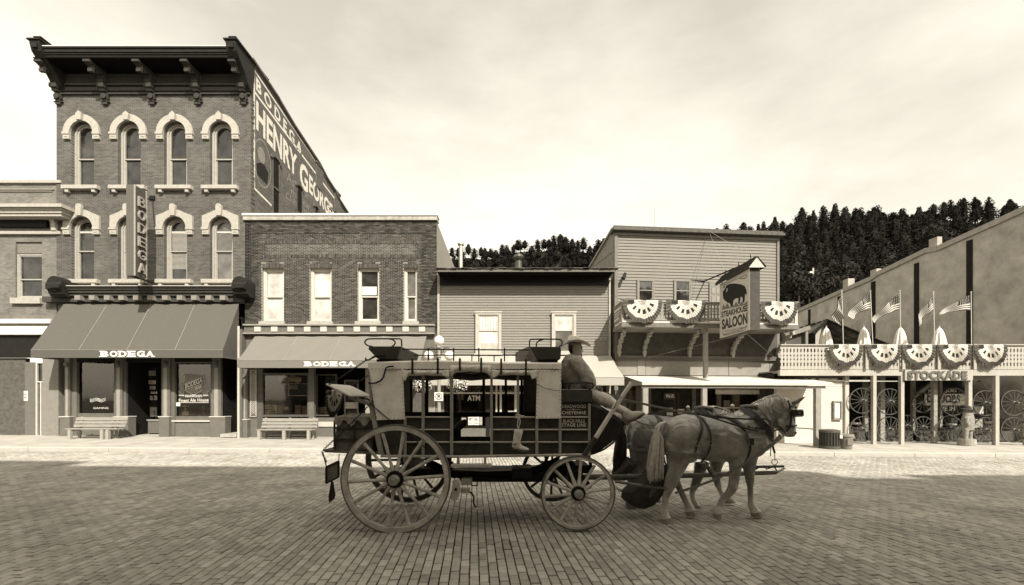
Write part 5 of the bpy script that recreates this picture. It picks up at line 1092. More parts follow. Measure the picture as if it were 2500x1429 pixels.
# small shingled gable behind the deck
B8 = T('shingled_gable_building', 'small gabled building with curling wooden shingle roof behind the closed parasols', 'building', (XX(2050, 24), 24, 0)); Yg_ = 24.0
ap, le, re_ = P(2020, 781, Yg_), P(1984, 812, Yg_), P(2172, 842, Yg_ - 3.2); apb = P(2020, 781, Yg_) + Vector((1.2, 6, 0))
k = MB(); k.add([ap, le, le + Vector((1.2, 6, 0)), apb], [(0, 1, 2, 3)]); k.add([ap, apb, apb + (re_ - ap) + Vector((0, .5, 0)), re_], [(0, 1, 2, 3)]); rf8 = k.build('roof', shm[1], B8, fixn=False)
for i in range(9):
    f = i / 9.0; a = ap.lerp(re_, f); q = MB(); nx = 10
    for j in range(nx):
        p0 = a + Vector((.3 * j * .2, .6 * j, 0)) ; rz_ = rs.uniform(.02, .07)
        q.add([p0 + Vector((0, 0, rz_)), p0 + Vector((.12, .56, rz_)), p0 + Vector((.12, .56, .0)) + (re_ - ap) * .105, p0 + (re_ - ap) * .105 + Vector((0, 0, .03))], [(0, 1, 2, 3)])
    q.build('shingle_course', shm[i % 2], rf8, fixn=False)
k = MB(); k.add([ap + Vector((0, .2, -.15)), le + Vector((.3, .2, -.1)), Vector((le.x + .3, Yg_ + .2, 2)), Vector((re_.x - 1.0, Yg_ + .2, 2)), Vector((re_.x - 1.0, Yg_ + .2, re_.z + .25))], [(0, 1, 2, 3, 4)]); k.build('wall', STU, B8); k = MB(); k.beam(ap + Vector((0, -.02, -.05)), le + Vector((0, -.02, -.05)), .06, .16); k.beam(ap + Vector((0, -.02, -.06)), re_ + Vector((0, -.02, -.06)), .06, .16); k.build('bargeboard', DARK, B8)
k = MB(); k.box(XX(1914, 22), XX(1972, 22), 22, 26, ZZ(842, 22), ZZ(812, 22)); k.build('lean_to', M('lean_to_dark', .09, .9, .3), B8); k = MB(); k.beam(P(1914, 821, 21.9), P(1974, 801, 21.9), .3, .2); k.box(XX(1967, 21.8), XX(1973, 21.8), 21.8, 21.9, ZZ(842, 21.8), ZZ(803, 21.8)); k.build('lean_to_beam', M('stucco_pier', .27), B8)
# opposite side of the street: the block whose shade lies over the road
def opp(nm, lab, xa, xb, Hh, v, rows):
    b_ = T(nm, lab, 'building', ((xa + xb) / 2, -9, 0)); k = MB(); k.box(xa, xb, -16, -2.4, -.2, Hh); k.build('wall', brickmat('opposite_brick_' + str(int(v * 100)), v, v * 1.3, 'x'), b_); 
    k = MB(); k.box(xa - .1, xb + .1, -2.4, -2.1, Hh - .5, Hh + .05); k.build('cornice', STONE, b_)
    x = xa + 1.0
    while x < xb - 1.2:
        for r_ in range(rows): k = MB(); k.box(x, x + 1.0, -2.42, -2.37, 4.8 + r_ * 3.3, 6.8 + r_ * 3.3); w_ = k.build('window', GLASS, b_); k = MB(); fr(k, x - .1, x + 1.1, 4.7 + r_ * 3.3, 6.9 + r_ * 3.3, -2.45, -2.3, .1); k.build('frame', CREAM, w_)
        x += 3.4
    k = MB(); k.box(xa + .4, xb - .4, -2.42, -2.36, .4, 3.2); k.build('shop_window', GLASS, b_); k = MB(); k.add([(xa + .2, -2.4, 4.2), (xb - .2, -2.4, 4.2), (xb - .2, -1.0, 3.3), (xa + .2, -1.0, 3.3)], [(0, 1, 2, 3)]); k.build('awning', AWN, b_)
K1 = SUN.z / -SUN.y; KX = SUN.x / -SUN.y
for (sa, sb, ys_, v, nm) in ((-30, -13.2, 13.3, .55, 'pale'), (-13.2, -1, 12.35, .5, 'brown'), (-1, 8, 11.9, .55, 'buff'), (8.0, 10.2, 10.6, .55, 'narrow'), (10.2, 15.0, 11.2, .5, 'dull'), (15.0, 30, 10.75, .55, 'light')):
    zg = zr((sa + sb) / 2, ys_); H_ = (ys_ + 2.1) * K1 + zg; dx = KX * (ys_ + 2.1)
    opp('brick_building', nm + ' brick shop block across the street behind the photographer', sa + dx, sb + dx, H_, v, int((H_ - 5) / 3.3))
# ---------------------------------------------------------------- pines on the hills
barkm = M('pine_bark', .05, .95, .4)
nd = [M('pine_needles', .018, 1, .5, 1.2, spec=0), M('pine_needles_light', .026, 1, .5, 1.2, spec=0)]
lf = M('broadleaf_foliage', .032, 1, .5, 1.5, spec=0)
def pine_mesh(seed, n=430, h=12.0, rad=2.3):
    r = random.Random(seed); b = MB(); lean = r.uniform(-.2, .2)
    for i in range(n):
        t = r.random() ** .8; z = h * (.2 + .8 * t); rr = rad * min(1, (1.02 - t) * 1.9) ** .7 * (.78 + .3 * math.sin(z * 2.1 + seed + 1.5 * math.sin(z * .9))) + .12
        a = r.uniform(0, 6.283); q = rr * math.sqrt(r.uniform(.12, 1)); c = Vector((q * math.cos(a) + lean * t, q * math.sin(a), z + r.uniform(-.15, .15) - q * .12))
        s = r.uniform(.26, .5) * (1.15 - .4 * t); u = Vector((r.uniform(-1, 1), r.uniform(-1, 1), r.uniform(-.35, .5))).normalized(); v = u.cross(Vector((r.uniform(-1, 1), r.uniform(-1, 1), r.uniform(-1, 1)))).normalized()
        b.cur = 1 if r.random() < .35 else 0
        b.add([c - u * s - v * s * .35, c + u * s * .2 - v * s * .5, c + u * s, c + v * s * .5], [(0, 1, 2, 3)])
    b.cur = 0; b.lathe([(rad * q * (.8 + .2 * math.sin(zz * 9 + seed)), h * zz) for q, zz in ((.05, .2), (.5, .3), (.58, .45), (.5, .6), (.42, .74), (.25, .86), (.04, .96))], (0, 0, 0), 7)
    me = bpy.data.meshes.new('crown'); me.from_pydata([p[:] for p in b.v], [], b.f)
    for m in nd: me.materials.append(m)
    me.polygons.foreach_set('material_index', b.mi); return me
def leafy_mesh(seed, n=420, h=7.0, rad=3.0):
    r = random.Random(seed); b = MB(); cl = [(Vector((r.uniform(-1, 1) * rad * .55, r.uniform(-1, 1) * rad * .55, h * r.uniform(.4, .8))), r.uniform(.35, .6) * rad) for _ in range(7)]
    for i in range(n):
        c0, cr_ = r.choice(cl); d = Vector((r.gauss(0, 1), r.gauss(0, 1), r.gauss(0, 1))).normalized(); c = c0 + d * cr_ * r.uniform(.7, 1.05); s = r.uniform(.22, .42)
        u = d.cross(Vector((r.uniform(-1, 1), r.uniform(-1, 1), r.uniform(-1, 1)))).normalized(); v = (u.cross(d) + d * r.uniform(-.6, .6)).normalized(); b.add([c - u * s, c - v * s * .7, c + u * s, c + v * s * .7], [(0, 1, 2, 3)])
    me = bpy.data.meshes.new('crown'); me.from_pydata([p[:] for p in b.v], [], b.f); me.materials.append(lf); return me
def trunk_mesh(h, r0):
    b = MB(); b.tube([(0, 0, -.5), (.05, 0, h * .5), (0, .05, h)], [r0, r0 * .7, r0 * .15], 6); me = bpy.data.meshes.new('trunk'); me.from_pydata([p[:] for p in b.v], [], b.f); me.materials.append(barkm); return me
pm = [pine_mesh(s, 560, 12, 2.6 + .35 * (s % 4)) for s in range(8)]; tm = trunk_mesh(11.5, .22); lm = [leafy_mesh(s) for s in range(3)]; tl = trunk_mesh(4, .25)
rt = random.Random(21)
def place(x, y, s, lab):
    px = HX + x * FPX / y; a = 'tall' if s > .98 else 'short' if s < .82 else 'middling'
    if px < 1560:
        w_ = 'just right of the small brick building' if px < 1125 else 'behind the thin vent pipe' if px < 1180 else 'between the thin pipe and the turbine vent' if px < 1255 else 'behind the turbine vent' if px < 1330 else 'right of the turbine vent' if px < 1410 else 'beside the saloon flank'
    else:
        w_ = 'above the right half of the saloon roof' if px < 1905 else 'just right of the saloon wall' if px < 1990 else 'above the first flag' if px < 2080 else 'above the second flag' if px < 2160 else 'above the third flag' if px < 2240 else 'above the fourth flag' if px < 2320 else 'above the fifth flag' if px < 2400 else 'above the high end of the stucco wall'
    d = 'in the front row' if y < 112 else 'on the lower slope' if y < 130 else 'halfway up' if y < 150 else 'on the upper slope' if y < 168 else 'near the crest' if y < 176 else 'on the crest' if y < 230 else 'in front' if y < 286 else 'behind' if y < 294 else 'on the crest'
    k = 'broadleaf tree' if 'broadleaf' in lab else 'pine'
    return '%s dark %s %s %s' % (a, k, d, w_)
def tree(x, y, z, s, kind, lab, grp, cat):
    lab = place(x, y, s, lab)
    t = bpy.data.objects.new('pine_tree' if kind == 0 else 'broadleaf_tree', None); COL.objects.link(t); t.location = (x, y, z); t['label'] = lab; t['category'] = cat; t['group'] = grp
    sx = s * rt.uniform(.85, 1.15) * (1.0 if y < 230 else 1.75); inst('crown', rt.choice(pm if kind == 0 else lm), (0, 0, 0), t, (0, 0, rt.uniform(0, 6.28)), (sx, sx, s)); inst('trunk', tm if kind == 0 else tl, (0, 0, 0), t, (0, 0, 0), (s, s, s)); return t
# right hill rows
cnt = 0
for r_, y in enumerate((180, 172, 163, 154, 145, 136, 127, 118, 109, 101)):
    px_ = 1745 if r_ < 1 else 1780 if r_ < 3 else 1880
    x = XX(px_, y); xe = XX(2540, y)
    while x < xe:
        yy = y + rt.uniform(-3, 3); z = zhR(x, yy); px_i = HX + x * FPX / yy; wall_py = 540 + (2440 - px_i) * .4466
        top = HY - (z + 12 - CZ) * FPX / yy
        if (px_i < 1925 or top < wall_py - 6) and not (px_i < 1905 and top > 585):
            s = rt.uniform(.72, 1.1); tree(x, yy, z, s, 0, 'dark pine on the ridge line of the right hillside against the sky' if r_ == 0 else 'dark pine standing on the slope of the right hillside', 'pines along the ridge of the right hill' if r_ == 0 else 'pines on the slope of the right hill', 'pine tree'); cnt += 1
        x += rt.uniform(3.4, 5.6) * (1.0 if r_ else .85)
for px_, py_, y, s in ((1925, 740, 95, 1.1), (1950, 735, 92, 1.15), (1975, 742, 92, .95), (1990, 715, 98, 1.1), (2010, 720, 95, 1.1), (2035, 728, 94, 1.0), (1935, 700, 99, 1.0), (2060, 700, 98, 1.0), (2160, 690, 99, 1.0), (2275, 600, 108, 1.0)):
    x = XX(px_, y); tree(x, y, ZZ(py_, y) - 1.5, s, 1, 'rounded broadleaf tree low on the right hillside among the pines', 'broadleaf trees at the foot of the right hill', 'tree')
cL = 0
for r_, y in enumerate((298, 289, 281)):
    x = XX(1040, y); xe = XX(1530, y)
    while x < xe:
        yy = y + rt.uniform(-4, 4); z = zhL(x, yy); tree(x, yy, z, rt.uniform(.62, .95), 0, 'small dark pine on the distant wooded ridge above the clapboard building', 'pines on the distant ridge', 'pine tree'); cL += 1; x += rt.uniform(2.9, 4.6)
print('TREES', cnt, cL)
k = MB(); k.tube([P(1985, 688, 97), P(1985, 655, 97)], .18, 6); k.box(XX(1984, 97) - .9, XX(1985, 97) - .2, 96.6, 97.2, ZZ(668, 97), ZZ(664, 97)); tag(k.build('utility_pole', CREAM), 'thin pale utility pole among the trees low on the right hillside', 'pole')
# ================================================================ street furniture
WOODG = M('weathered_bench_wood', .25, .8, .2, 5, .25, 40, stretch=(1, 6, 6)); CONCB = M('bench_leg_concrete', .30, .9, .15, 8)
def bench(x0, x1, y, label, legs, slatted):
    z = zs((x0 + x1) / 2, y); t = T('park_bench', label, 'bench', ((x0 + x1) / 2, y, z), 'benches against the storefronts')
    for i in range(3): k = MB(); k.box(x0 + .02, x1 - .02, y + .02 + i * .13, y + .13 + i * .13, z + .42, z + .47); k.build('seat_slat', WOODG, t, bevel=.006)
    for i, (za, zb) in enumerate(((.52, .62), (.66, .76), (.8, .93))): k = MB(); yy = y + .42 + i * .05; k.add([(x0, yy, z + za), (x1, yy, z + za), (x1, yy + .03, z + zb), (x0, yy + .03, z + zb), (x0, yy + .04, z + za), (x1, yy + .04, z + za), (x1, yy + .07, z + zb), (x0, yy + .07, z + zb)], [(0, 1, 2, 3), (7, 6, 5, 4), (0, 4, 5, 1), (3, 2, 6, 7), (0, 3, 7, 4), (1, 5, 6, 2)]); k.build('back_slat', WOODG, t)
    for lx in legs:
        k = MB(); k.box(lx - .06, lx + .06, y + .0, y + .12, z - .02, z + .419); k.box(lx - .06, lx + .06, y + .121, y + .46, z + .36, z + .415); k.beam((lx, y + .45, z), (lx, y + .6, z + .95), .1, .06); k.build('leg', CONCB, t)
    return t
bench(XX(155, 18.6), XX(284, 18.6), 18.6, 'grey wooden bench with solid legs under the larger awning', [XX(168, 18.6), XX(247, 18.6), XX(276, 18.9)], 0)
bench(XX(624, 18.9), XX(763, 18.9), 18.9, 'grey slatted wooden bench below the poster-filled window of the small brick building', [XX(631, 18.9), XX(692, 18.9), XX(752, 18.9)], 1)
# lamp post with three globes
YL = 16.7; xL = XX(1072, YL); zL = zs(xL, YL)
lp = T('street_lamp', 'ornate street lamp with three white globes behind the coach', 'street lamp', (xL, YL, zL)); LPM = M('lamp_post_paint', .26, .6, .15, 8)
k = MB(); zt_ = ZZ(846, YL); k.lathe([(.2, 0), (.2, .12), (.15, .16), (.13, .6), (.09, .7), (.075, 1.0), (.06, zt_ - zL - .45), (.09, zt_ - zL - .42), (.05, zt_ - zL - .3), (.05, zt_ - zL - .1), (.1, zt_ - zL - .05), (.06, zt_ - zL)], (xL, YL, zL), 14); k.build('post', LPM, lp, smooth='auto')
k = MB()
for s in (-1, 1):
    for dz, q in ((0, .0), (.1, .05)): k.tube([(xL, YL, ZZ(872, YL) + dz), (xL + s * .1, YL, ZZ(862, YL) + dz), (xL + s * .25, YL, ZZ(851, YL) + q), (xL + s * .38, YL, ZZ(853, YL) + q), (xL + s * .4, YL, ZZ(860, YL))], .016, 6)
    k.tube([(xL + s * .12 + .06 * math.cos(a), YL, ZZ(858, YL) + .06 * math.sin(a)) for a in [i * .5 for i in range(10)]], .01, 5); k.lathe([(.03, 0), (.07, .02), (.07, .06), (.02, .08)], (xL + s * .4, YL, ZZ(862, YL)), 10)
k.build('scroll_arm', M('lamp_iron', .06, .5), lp)
GLB = M('white_lamp_globe', .78, .25, .02, 3)
for cx, py in ((xL, 832), (xL - .4, 869), (xL + .4, 869)):
    k = MB(); r = .19; k.lathe([(max(.02, r * math.sin(a * math.pi / 12)), -r * math.cos(a * math.pi / 12)) for a in range(13)], (cx, YL, ZZ(py, YL)), 20); k.build('globe', GLB, lp, smooth=True)
k = MB()
for s in (-1, 1): k.tube([(xL, YL, ZZ(905, YL)), (xL + s * .66, YL, ZZ(900, YL))], .014, 6)
k.build('basket_arm', LPM, lp)
flm = [M('petal_white', .75, .8, .1), M('petal_grey', .40, .8, .2), M('basket_leaf', .07, .8, .3)]
def basket(px, py, r, label):
    c = P(px, py, YL); t = T('hanging_flower_basket', label, 'flower basket', c - Vector((0, 0, r)), 'flower baskets hung on the street lamp'); k = MB(); rr = random.Random(px)
    for i in range(900):
        d = Vector((rr.gauss(0, 1), rr.gauss(0, 1), rr.gauss(0, 1))).normalized(); p = c + Vector((d.x * r, d.y * r, d.z * r * .85)) * rr.uniform(.75, 1.04); k.cur = rr.choices((0, 1, 2), (4, 2, 4))[0]; s = rr.uniform(.018, .036)
        u = d.cross(Vector((rr.uniform(-1, 1), rr.uniform(-1, 1), rr.uniform(-1, 1)))).normalized(); v = u.cross(d) + d * rr.uniform(-.5, .5); k.add([p - u * s, p - v * s, p + u * s, p + v * s], [(0, 1, 2, 3)])
    k.build('flowers', flm, t, fixn=False, kind='stuff'); k = MB(); k.lathe([(.05, -.8 * r), (.5 * r, -.75 * r), (.8 * r, -.2 * r), (.8 * r, -.1 * r)], c, 12); k.tube([c, Vector((c.x, c.y, ZZ(901, YL)))], .008, 4); k.build('basket', DARK, t)
basket(1030, 940, .40, 'round hanging basket of white flowers left of the lamp pole'); basket(1117, 937, .43, 'fuller round hanging basket of white flowers right of the lamp pole')
ps = T('parking_sign', 'small square no parking sign on the street lamp pole', 'sign', (xL, YL - .1, ZZ(979, YL))); k = MB(); x0, x1, z0, z1 = XX(1062, YL), XX(1083, YL), ZZ(979, YL), ZZ(958, YL); k.box(x0, x1, YL - .12, YL - .11, z0, z1); k.build('plate', WHITE, ps)
k = MB(); cx, cz = (x0 + x1) / 2, (z0 + z1) / 2; n = 24
for i in range(n):
    a, b = 2 * math.pi * i / n, 2 * math.pi * (i + 1) / n; k.add([(cx + q * math.cos(t), YL - .125, cz + q * math.sin(t)) for q, t in ((.13, a), (.13, b), (.108, b), (.108, a))], [(0, 1, 2, 3)])
flat_text(k, 'P', cx - .045, cx + .055, cz - .075, cz + .075, YL - .127, .03); k.beam((cx - .085, YL - .124, cz + .085), (cx + .085, YL - .124, cz - .085), .004, .018); k.build('symbol', BLACK, ps)
# bins
yb_ = 17.2; zb_ = zs(XX(2025, yb_), yb_); cx = XX(2025, yb_); t = T('litter_bin', 'dark slatted round litter bin beside the porch post', 'bin', (cx, yb_, zb_)); r = .34; h = ZZ(1049, yb_) - zb_
k = MB(); k.lathe([(r - .05, 0.02), (r - .05, h - .06), (r - .1, h - .05)], (cx, yb_, zb_), 20); k.build('liner', M('bin_liner', .05, .6), t); k = MB(); k.lathe([(r, 0), (r + .02, .02), (r + .02, .1), (r, .12)], (cx, yb_, zb_), 22); k.lathe([(r, h - .12), (r + .02, h - .1), (r + .02, h - .02), (r - .04, h), (r - .05, h - .05)], (cx, yb_, zb_), 22); k.build('hoop', M('bin_hoop', .09, .5, .2), t)
for i in range(22):
    a = 2 * math.pi * i / 22; q = MB(); p = Vector((cx + r * math.cos(a), yb_ + r * math.sin(a), 0)); q.beam(p + Vector((0, 0, zb_ + .1)), p + Vector((0, 0, zb_ + h - .1)), .02, .06, Vector((-math.sin(a), math.cos(a), 0))); q.build('slat', M('bin_slat', .05, .6, .3), t)
k = MB(); k.box(cx + .15, cx + .24, yb_ - r - .03, yb_ - r - .02 + .04, zb_ + h - .32, zb_ + h - .18); k.build('sticker', WHITE, t)
cx = XX(2064, 17.1); yb_ = 17.1; t = T('trash_can', 'grey plastic trash can with rolled rim next to the slatted bin', 'trash can', (cx, yb_, zb_)); h = ZZ(1060, yb_) - zb_
k = MB(); k.lathe([(.2, 0), (.215, .02), (.255, h - .1), (.285, h - .09), (.285, h - .03), (.26, h), (.24, h - .02), (.2, .1)], (cx, yb_, zb_), 24); k.build('body', M('grey_plastic', .22, .5, .1), t, smooth='auto'); k = MB(); k.box(cx - .12, cx + .1, yb_ - .27, yb_ - .24, zb_ + h * .3, zb_ + h * .72); k.build('label_panel', M('grey_plastic_dark', .17, .5, .1), t)
for s in (-1, 1): k = MB(); k.box(cx + s * .27, cx + s * .33, yb_ - .06, yb_ + .06, zb_ + h * .72, zb_ + h * .8); k.build('handle', M('grey_plastic', .22), t)
# closed parasols
PAR = M('parasol_canvas', .8, .85, .06, 8)
for px, lab in ((2017, 'closed white parasol left of the shingled gable roof'), (2109, 'closed white parasol over the slope of the shingled roof, second from the saloon'), (2198, 'closed white parasol third from the saloon, behind a flag pole'), (2293, 'closed white parasol farthest from the saloon')):
    Yp = 20.2; x = XX(px, Yp); zt_ = ZZ(800, Yp); t = T('closed_parasol', lab, 'parasol', (x, Yp, ZZ(905, 20)), 'closed parasols on the deck'); k = MB(); n = 20; rr = random.Random(px); vs = []; pr = [(0, .03), (.04, .055), (.12, .11), (.3, .16), (.6, .21), (.9, .25), (1.08, .27)]
    for zz, q in pr:
        for i in range(n): a = 2 * math.pi * i / n; f = 1 + (.16 if i % 2 else -.12) * min(1, zz * 2.5); vs.append((x + q * f * math.cos(a), Yp + q * f * math.sin(a), zt_ - zz))
    k.add(vs, [(i * n + j, i * n + (j + 1) % n, (i + 1) * n + (j + 1) % n, (i + 1) * n + j) for i in range(len(pr) - 1) for j in range(n)]); k.build('canopy', PAR, t, fixn=False)
    k = MB(); k.tube([(x, Yp, ZZ(905, 20)), (x, Yp, zt_ + .02)], .025); k.lathe([(.03, 0), (.035, .03), (.0, .07)], (x, Yp, zt_ + .02), 8); k.build('pole', CREAM, t)
# flags
FL = [M('flag_white', .52, .85, .06, 6), M('flag_red', .045, .85, .15, 6), M('flag_blue', .035, .85, .2, 8)]
fls = [((2056, 712, 2059, 842), (2048, 719), (2058, 722), (2034.5, 775), (2056, 797), 'first flag beside the gable roof, hanging nearly limp'), ((2125, 713, 2131, 842), (2124, 716), (2126, 755), (2067, 772), (2078, 782), 'second flag from the saloon, blown out with a drooping fly end'),
       ((2197, 712, 2199, 842), (2196, 719), (2198, 757), (2133, 777), (2133, 791), 'third flag from the saloon, streaming down to the left'), ((2279, 715, 2282, 842), (2279, 720), (2281, 755), (2238, 785), (2239, 800), 'fourth flag from the saloon, twisted into a narrow tail'), ((2371, 715, 2372, 842), (2369, 720), (2369, 758), (2287, 768), (2286, 771), 'fifth flag at the right end, streaming almost level')]
for i, (pole, ht, hb, ft, fb, lab) in enumerate(fls):
    Y = 18.92; t = T('flag', 'american ' + lab, 'flag', P(pole[2], pole[3], Y), 'american flags along the stockade rail'); k = MB(); k.tube([P(pole[2], pole[3] + 4, Y), P(pole[0] if i else 2055, pole[1], Y)], .016, 6); k.lathe([(.02, 0), (.035, .03), (.0, .06)], P(pole[0] if i else 2055, pole[1], Y), 8); k.build('pole', M('flag_pole_metal', .5, .4), t)
    A, Bv, C, D = P(*ht, Y), P(*hb, Y), P(*ft, Y), P(*fb, Y); 
    if i == 0: A, Bv, C, D = P(2055, 719, Y), P(2057, 760, Y), P(2034, 772, Y), P(2057, 797, Y)
    nu, nv = 20, 13; rr = random.Random(i); ph = rr.uniform(0, 6); mb = MB()
    def pt(u, v):
        a = A.lerp(Bv, v); b = C.lerp(D, v); p = a.lerp(b, u); L_ = (C - A).length
        return p + Vector((0, .12 * math.sin(u * 9 + ph + v * 1.5) * u ** .5, .10 * L_ * math.sin(math.pi * u) * (.8 if i != 4 else .4) + .012 * math.sin(u * 14 + v * 6)))
    for a in range(nu):
        for b in range(nv):
            mb.cur = 2 if (a < 8 and b < 7) else (1 if b % 2 == 0 else 0); mb.quad(pt(a / nu, b / nv), pt((a + 1) / nu, b / nv), pt((a + 1) / nu, (b + 1) / nv), pt(a / nu, (b + 1) / nv))
    cl = mb.build('flag_cloth', FL, t, fixn=False); k = MB()
    for a in range(6):
        for b in range(5):
            u, v = (a + .7) / 6.6 * .4, (b + .6) / 5.2 * .54; p = pt(u, v) + Vector((0, -.012, 0)); s = .016; k.add([p + Vector((0, 0, s)), p + Vector((s, 0, 0)), p + Vector((0, 0, -s)), p + Vector((-s, 0, 0))], [(0, 1, 2, 3)])
    k.build('stars', FL[0], cl, fixn=False)
# iron wagon wheels
RUST = M('worn_iron_rim', .09, .5, .4, 12, metal=.3, spec=.6)
def torus(mb, c, rx, rz, r, n=36, m=6, w=1.0):
    vs = []
    for i in range(n):
        a = 2 * math.pi * i / n
        for j in range(m): b = 2 * math.pi * j / m + math.pi / m; q = r * math.cos(b); vs.append((c[0] + (rx + q) * math.cos(a), c[1] + r * w * math.sin(b), c[2] + (rz + q) * math.sin(a)))
    mb.add(vs, [(i * m + j, i * m + (j + 1) % m, ((i + 1) % n) * m + (j + 1) % m, ((i + 1) % n) * m + j) for i in range(n) for j in range(m)])
wl = [(2104, 978.5, 31.5, 19.1, 14, 'upper iron wheel against the white shed corner'), (2105.5, 1048, 31.5, 19.1, 12, 'lower iron wheel against the white shed corner'), (2171, 981, 32.5, 19.1, 16, 'upper iron wheel between the first two white posts'), (2171, 1048.5, 31.5, 19.1, 14, 'lower iron wheel between the first two white posts'),
      (2253, 1043, 26.5, 19.6, 13, 'smaller iron wheel on the ground below the letters TO'), (2251, 983, 25, 19.9, 12, 'dim iron wheel above the smaller wheel under the stockade letters'), (2318, 1046, 32, 19.7, 14, 'lower iron wheel leaning just left of the carved cowboy'), (2328, 981, 34, 20.0, 14, 'large upper iron wheel in front of the liquors sign'),
      (2405, 984.5, 31.5, 19.1, 13, 'upper iron wheel right of the carved cowboy'), (2406.5, 1050, 31.5, 19.1, 14, 'lower iron wheel right of the carved cowboy'), (2213, 1040, 27, 20.3, 12, 'iron wheel half hidden behind the second white post'), (2474, 984, 31.5, 19.1, 13, 'upper iron wheel at the right edge beyond the last post'), (2474, 1050, 31.5, 19.1, 14, 'lower iron wheel at the right edge beyond the last post')]
for i, (px, py, r, Y, ns, lab) in enumerate(wl):
    c = P(px, py, Y); R_ = r * Y / FPX; rr = random.Random(i); t = T('iron_wagon_wheel', lab, 'wagon wheel', c - Vector((0, 0, R_)), 'iron wagon wheels under the stockade deck'); k = MB(); torus(k, c, R_ - .02, R_ - .02, .02, 40, 4, 2.0); k.build('rim', RUST, t)
    k = MB(); hc = c + Vector((rr.uniform(-.02, .02), -.06, 0)); k.lathe([(.02, -.16), (.045, -.15), (.05, -.02), (.08, 0), (.08, .06), (.05, .1), (.05, .16)], hc, 12, 'y'); k.build('hub', RUST, t)
    a0_ = rr.uniform(0, 1)
    for j in range(ns): a = a0_ + 2 * math.pi * j / ns; k = MB(); k.tube([hc + Vector((.06 * math.cos(a), .0, .06 * math.sin(a))), c + Vector(((R_ - .03) * math.cos(a), 0, (R_ - .03) * math.sin(a)))], .011, 5); k.build('spoke', RUST, t)
# old farm implements in the shade
for px, py, Y, lab in ((2093, 1048, 20.0, 'old cultivator with curved tines behind the first lower wheel'), (2325, 1050, 20.6, 'old plough frame behind the lower wheel by the cowboy'), (2415, 1045, 20.2, 'old reaper with metal seat behind the right lower wheel')):
    t = T('farm_implement', lab, 'farm implement', (XX(px, Y), Y, .0), 'old farm implements'); rr = random.Random(px); c = P(px, py, Y)
    k = MB(); 
    for j in range(3): k.beam(c + Vector((-.5, 0, .1 * j - .2)), c + Vector((.55, .1, .2 - .1 * j)), .05, .05)
    k.build('frame', RUST, t); k = MB()
    for j in range(5): x = c.x - .4 + j * .2; k.tube([(x, Y, c.z + .1), (x - .12, Y - .1, c.z - .1), (x - .05, Y - .15, c.z - .35), (x + .1, Y - .1, c.z - .5)], .018, 5)
    k.build('tines', RUST, t); k = MB(); k.lathe([(.0, 0), (.16, .02), (.2, .08), (.19, .1)], c + Vector((-.1, -.05, .2)), 12); k.build('seat', M('worn_steel_seat', .45, .4, .3, 9, metal=.4), t, smooth=True)
for px, py, wd, hh, v, lab in ((2389, 1002, 26, 18, .5, 'pale board leaning in the shade behind the right upper wheel'), (2388, 1035, 24, 22, .3, 'grey crate on the platform behind the right wheels'), (2446, 1010, 20, 26, .25, 'grey panel at the back right of the yard'), (2390, 975, 20, 12, .22, 'hooped barrel top behind the right upper wheel'), (2330, 1030, 18, 20, .15, 'dark wooden keg behind the lower wheel')):
    Y = 21.3; k = MB(); k.box(XX(px - wd / 2, Y), XX(px + wd / 2, Y), Y, Y + .3, ZZ(py + hh / 2, Y), ZZ(py - hh / 2, Y)); tag(k.build('stored_box', M('yard_box_%d' % int(v * 100), v, .8, .25, 6), bevel=.02), lab, 'box')
# ================================================================ stagecoach
YN = 6.2; YF_ = 7.35           # near and far side planes of the body
CP = M('dark_coach_paint', .06, .5, .45, 5, .1, 50, spec=.2); CR = M('coach_rail_paint', .5, .55, .2, 10, .1, 60); CPST = M('coach_post_paint', .34, .55, .2, 9)
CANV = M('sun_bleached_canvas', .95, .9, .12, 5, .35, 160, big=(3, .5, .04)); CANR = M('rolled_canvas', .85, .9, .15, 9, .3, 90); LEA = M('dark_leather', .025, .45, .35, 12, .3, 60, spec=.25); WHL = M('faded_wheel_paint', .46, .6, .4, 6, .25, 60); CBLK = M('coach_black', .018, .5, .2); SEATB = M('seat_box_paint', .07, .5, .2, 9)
coach = T('stagecoach', 'dark wooden stagecoach with canvas top and tall spoked wheels pulled by two horses', 'stagecoach', (XX(1180, 6.8), 6.8, 0))
def xw(px, Y=YN): return XX(px, Y)
def zw(py, Y=YN): return ZZ(py, Y)
def pb(mb, a, b, t, bt, y0, y1, Y=YN): return mb.box(xw(a, Y), xw(b, Y), y0, y1, zw(bt, Y), zw(t, Y))
def part(name, m, fn, parent=None, **k):
    mb = MB(); fn(mb); return mb.build(name, m, parent or coach, **k)
# body shell: lower panels near & far, floor, ends
k = MB(); pb(k, 987, 1103, 1021, 1113, YN + .02, YN + .05); pb(k, 1199, 1440, 1019, 1113, YN + .02, YN + .05); pb(k, 1103, 1199, 1083, 1113, YN + .02, YN + .05)
k.add([(xw(905), YN + .02, zw(905)), (xw(987), YN + .02, zw(905)), (xw(987), YN + .02, zw(1113)), (xw(938), YN + .02, zw(1113)), (xw(921), YN + .02, zw(1030))], [(0, 1, 2, 3, 4)])
pb(k, 1371, 1440, 982, 1019, YN + .02, YN + .05); k.build('body_panel', CP, coach)
k = MB(); xb0, xb1 = xw(938), xw(1440); k.box(xb0, xw(1103), YF_ - .05, YF_ - .02, zw(1113), zw(1021)); k.box(xw(1199), xb1, YF_ - .05, YF_ - .02, zw(1113), zw(1019)); k.box(xw(1103), xw(1199), YF_ - .05, YF_ - .02, zw(1113), zw(1083)); k.build('body_panel', CP, coach)
part('floor', CBLK, lambda k: k.box(xb0, xb1, YN + .06, YF_ - .06, zw(1113), zw(1108)))
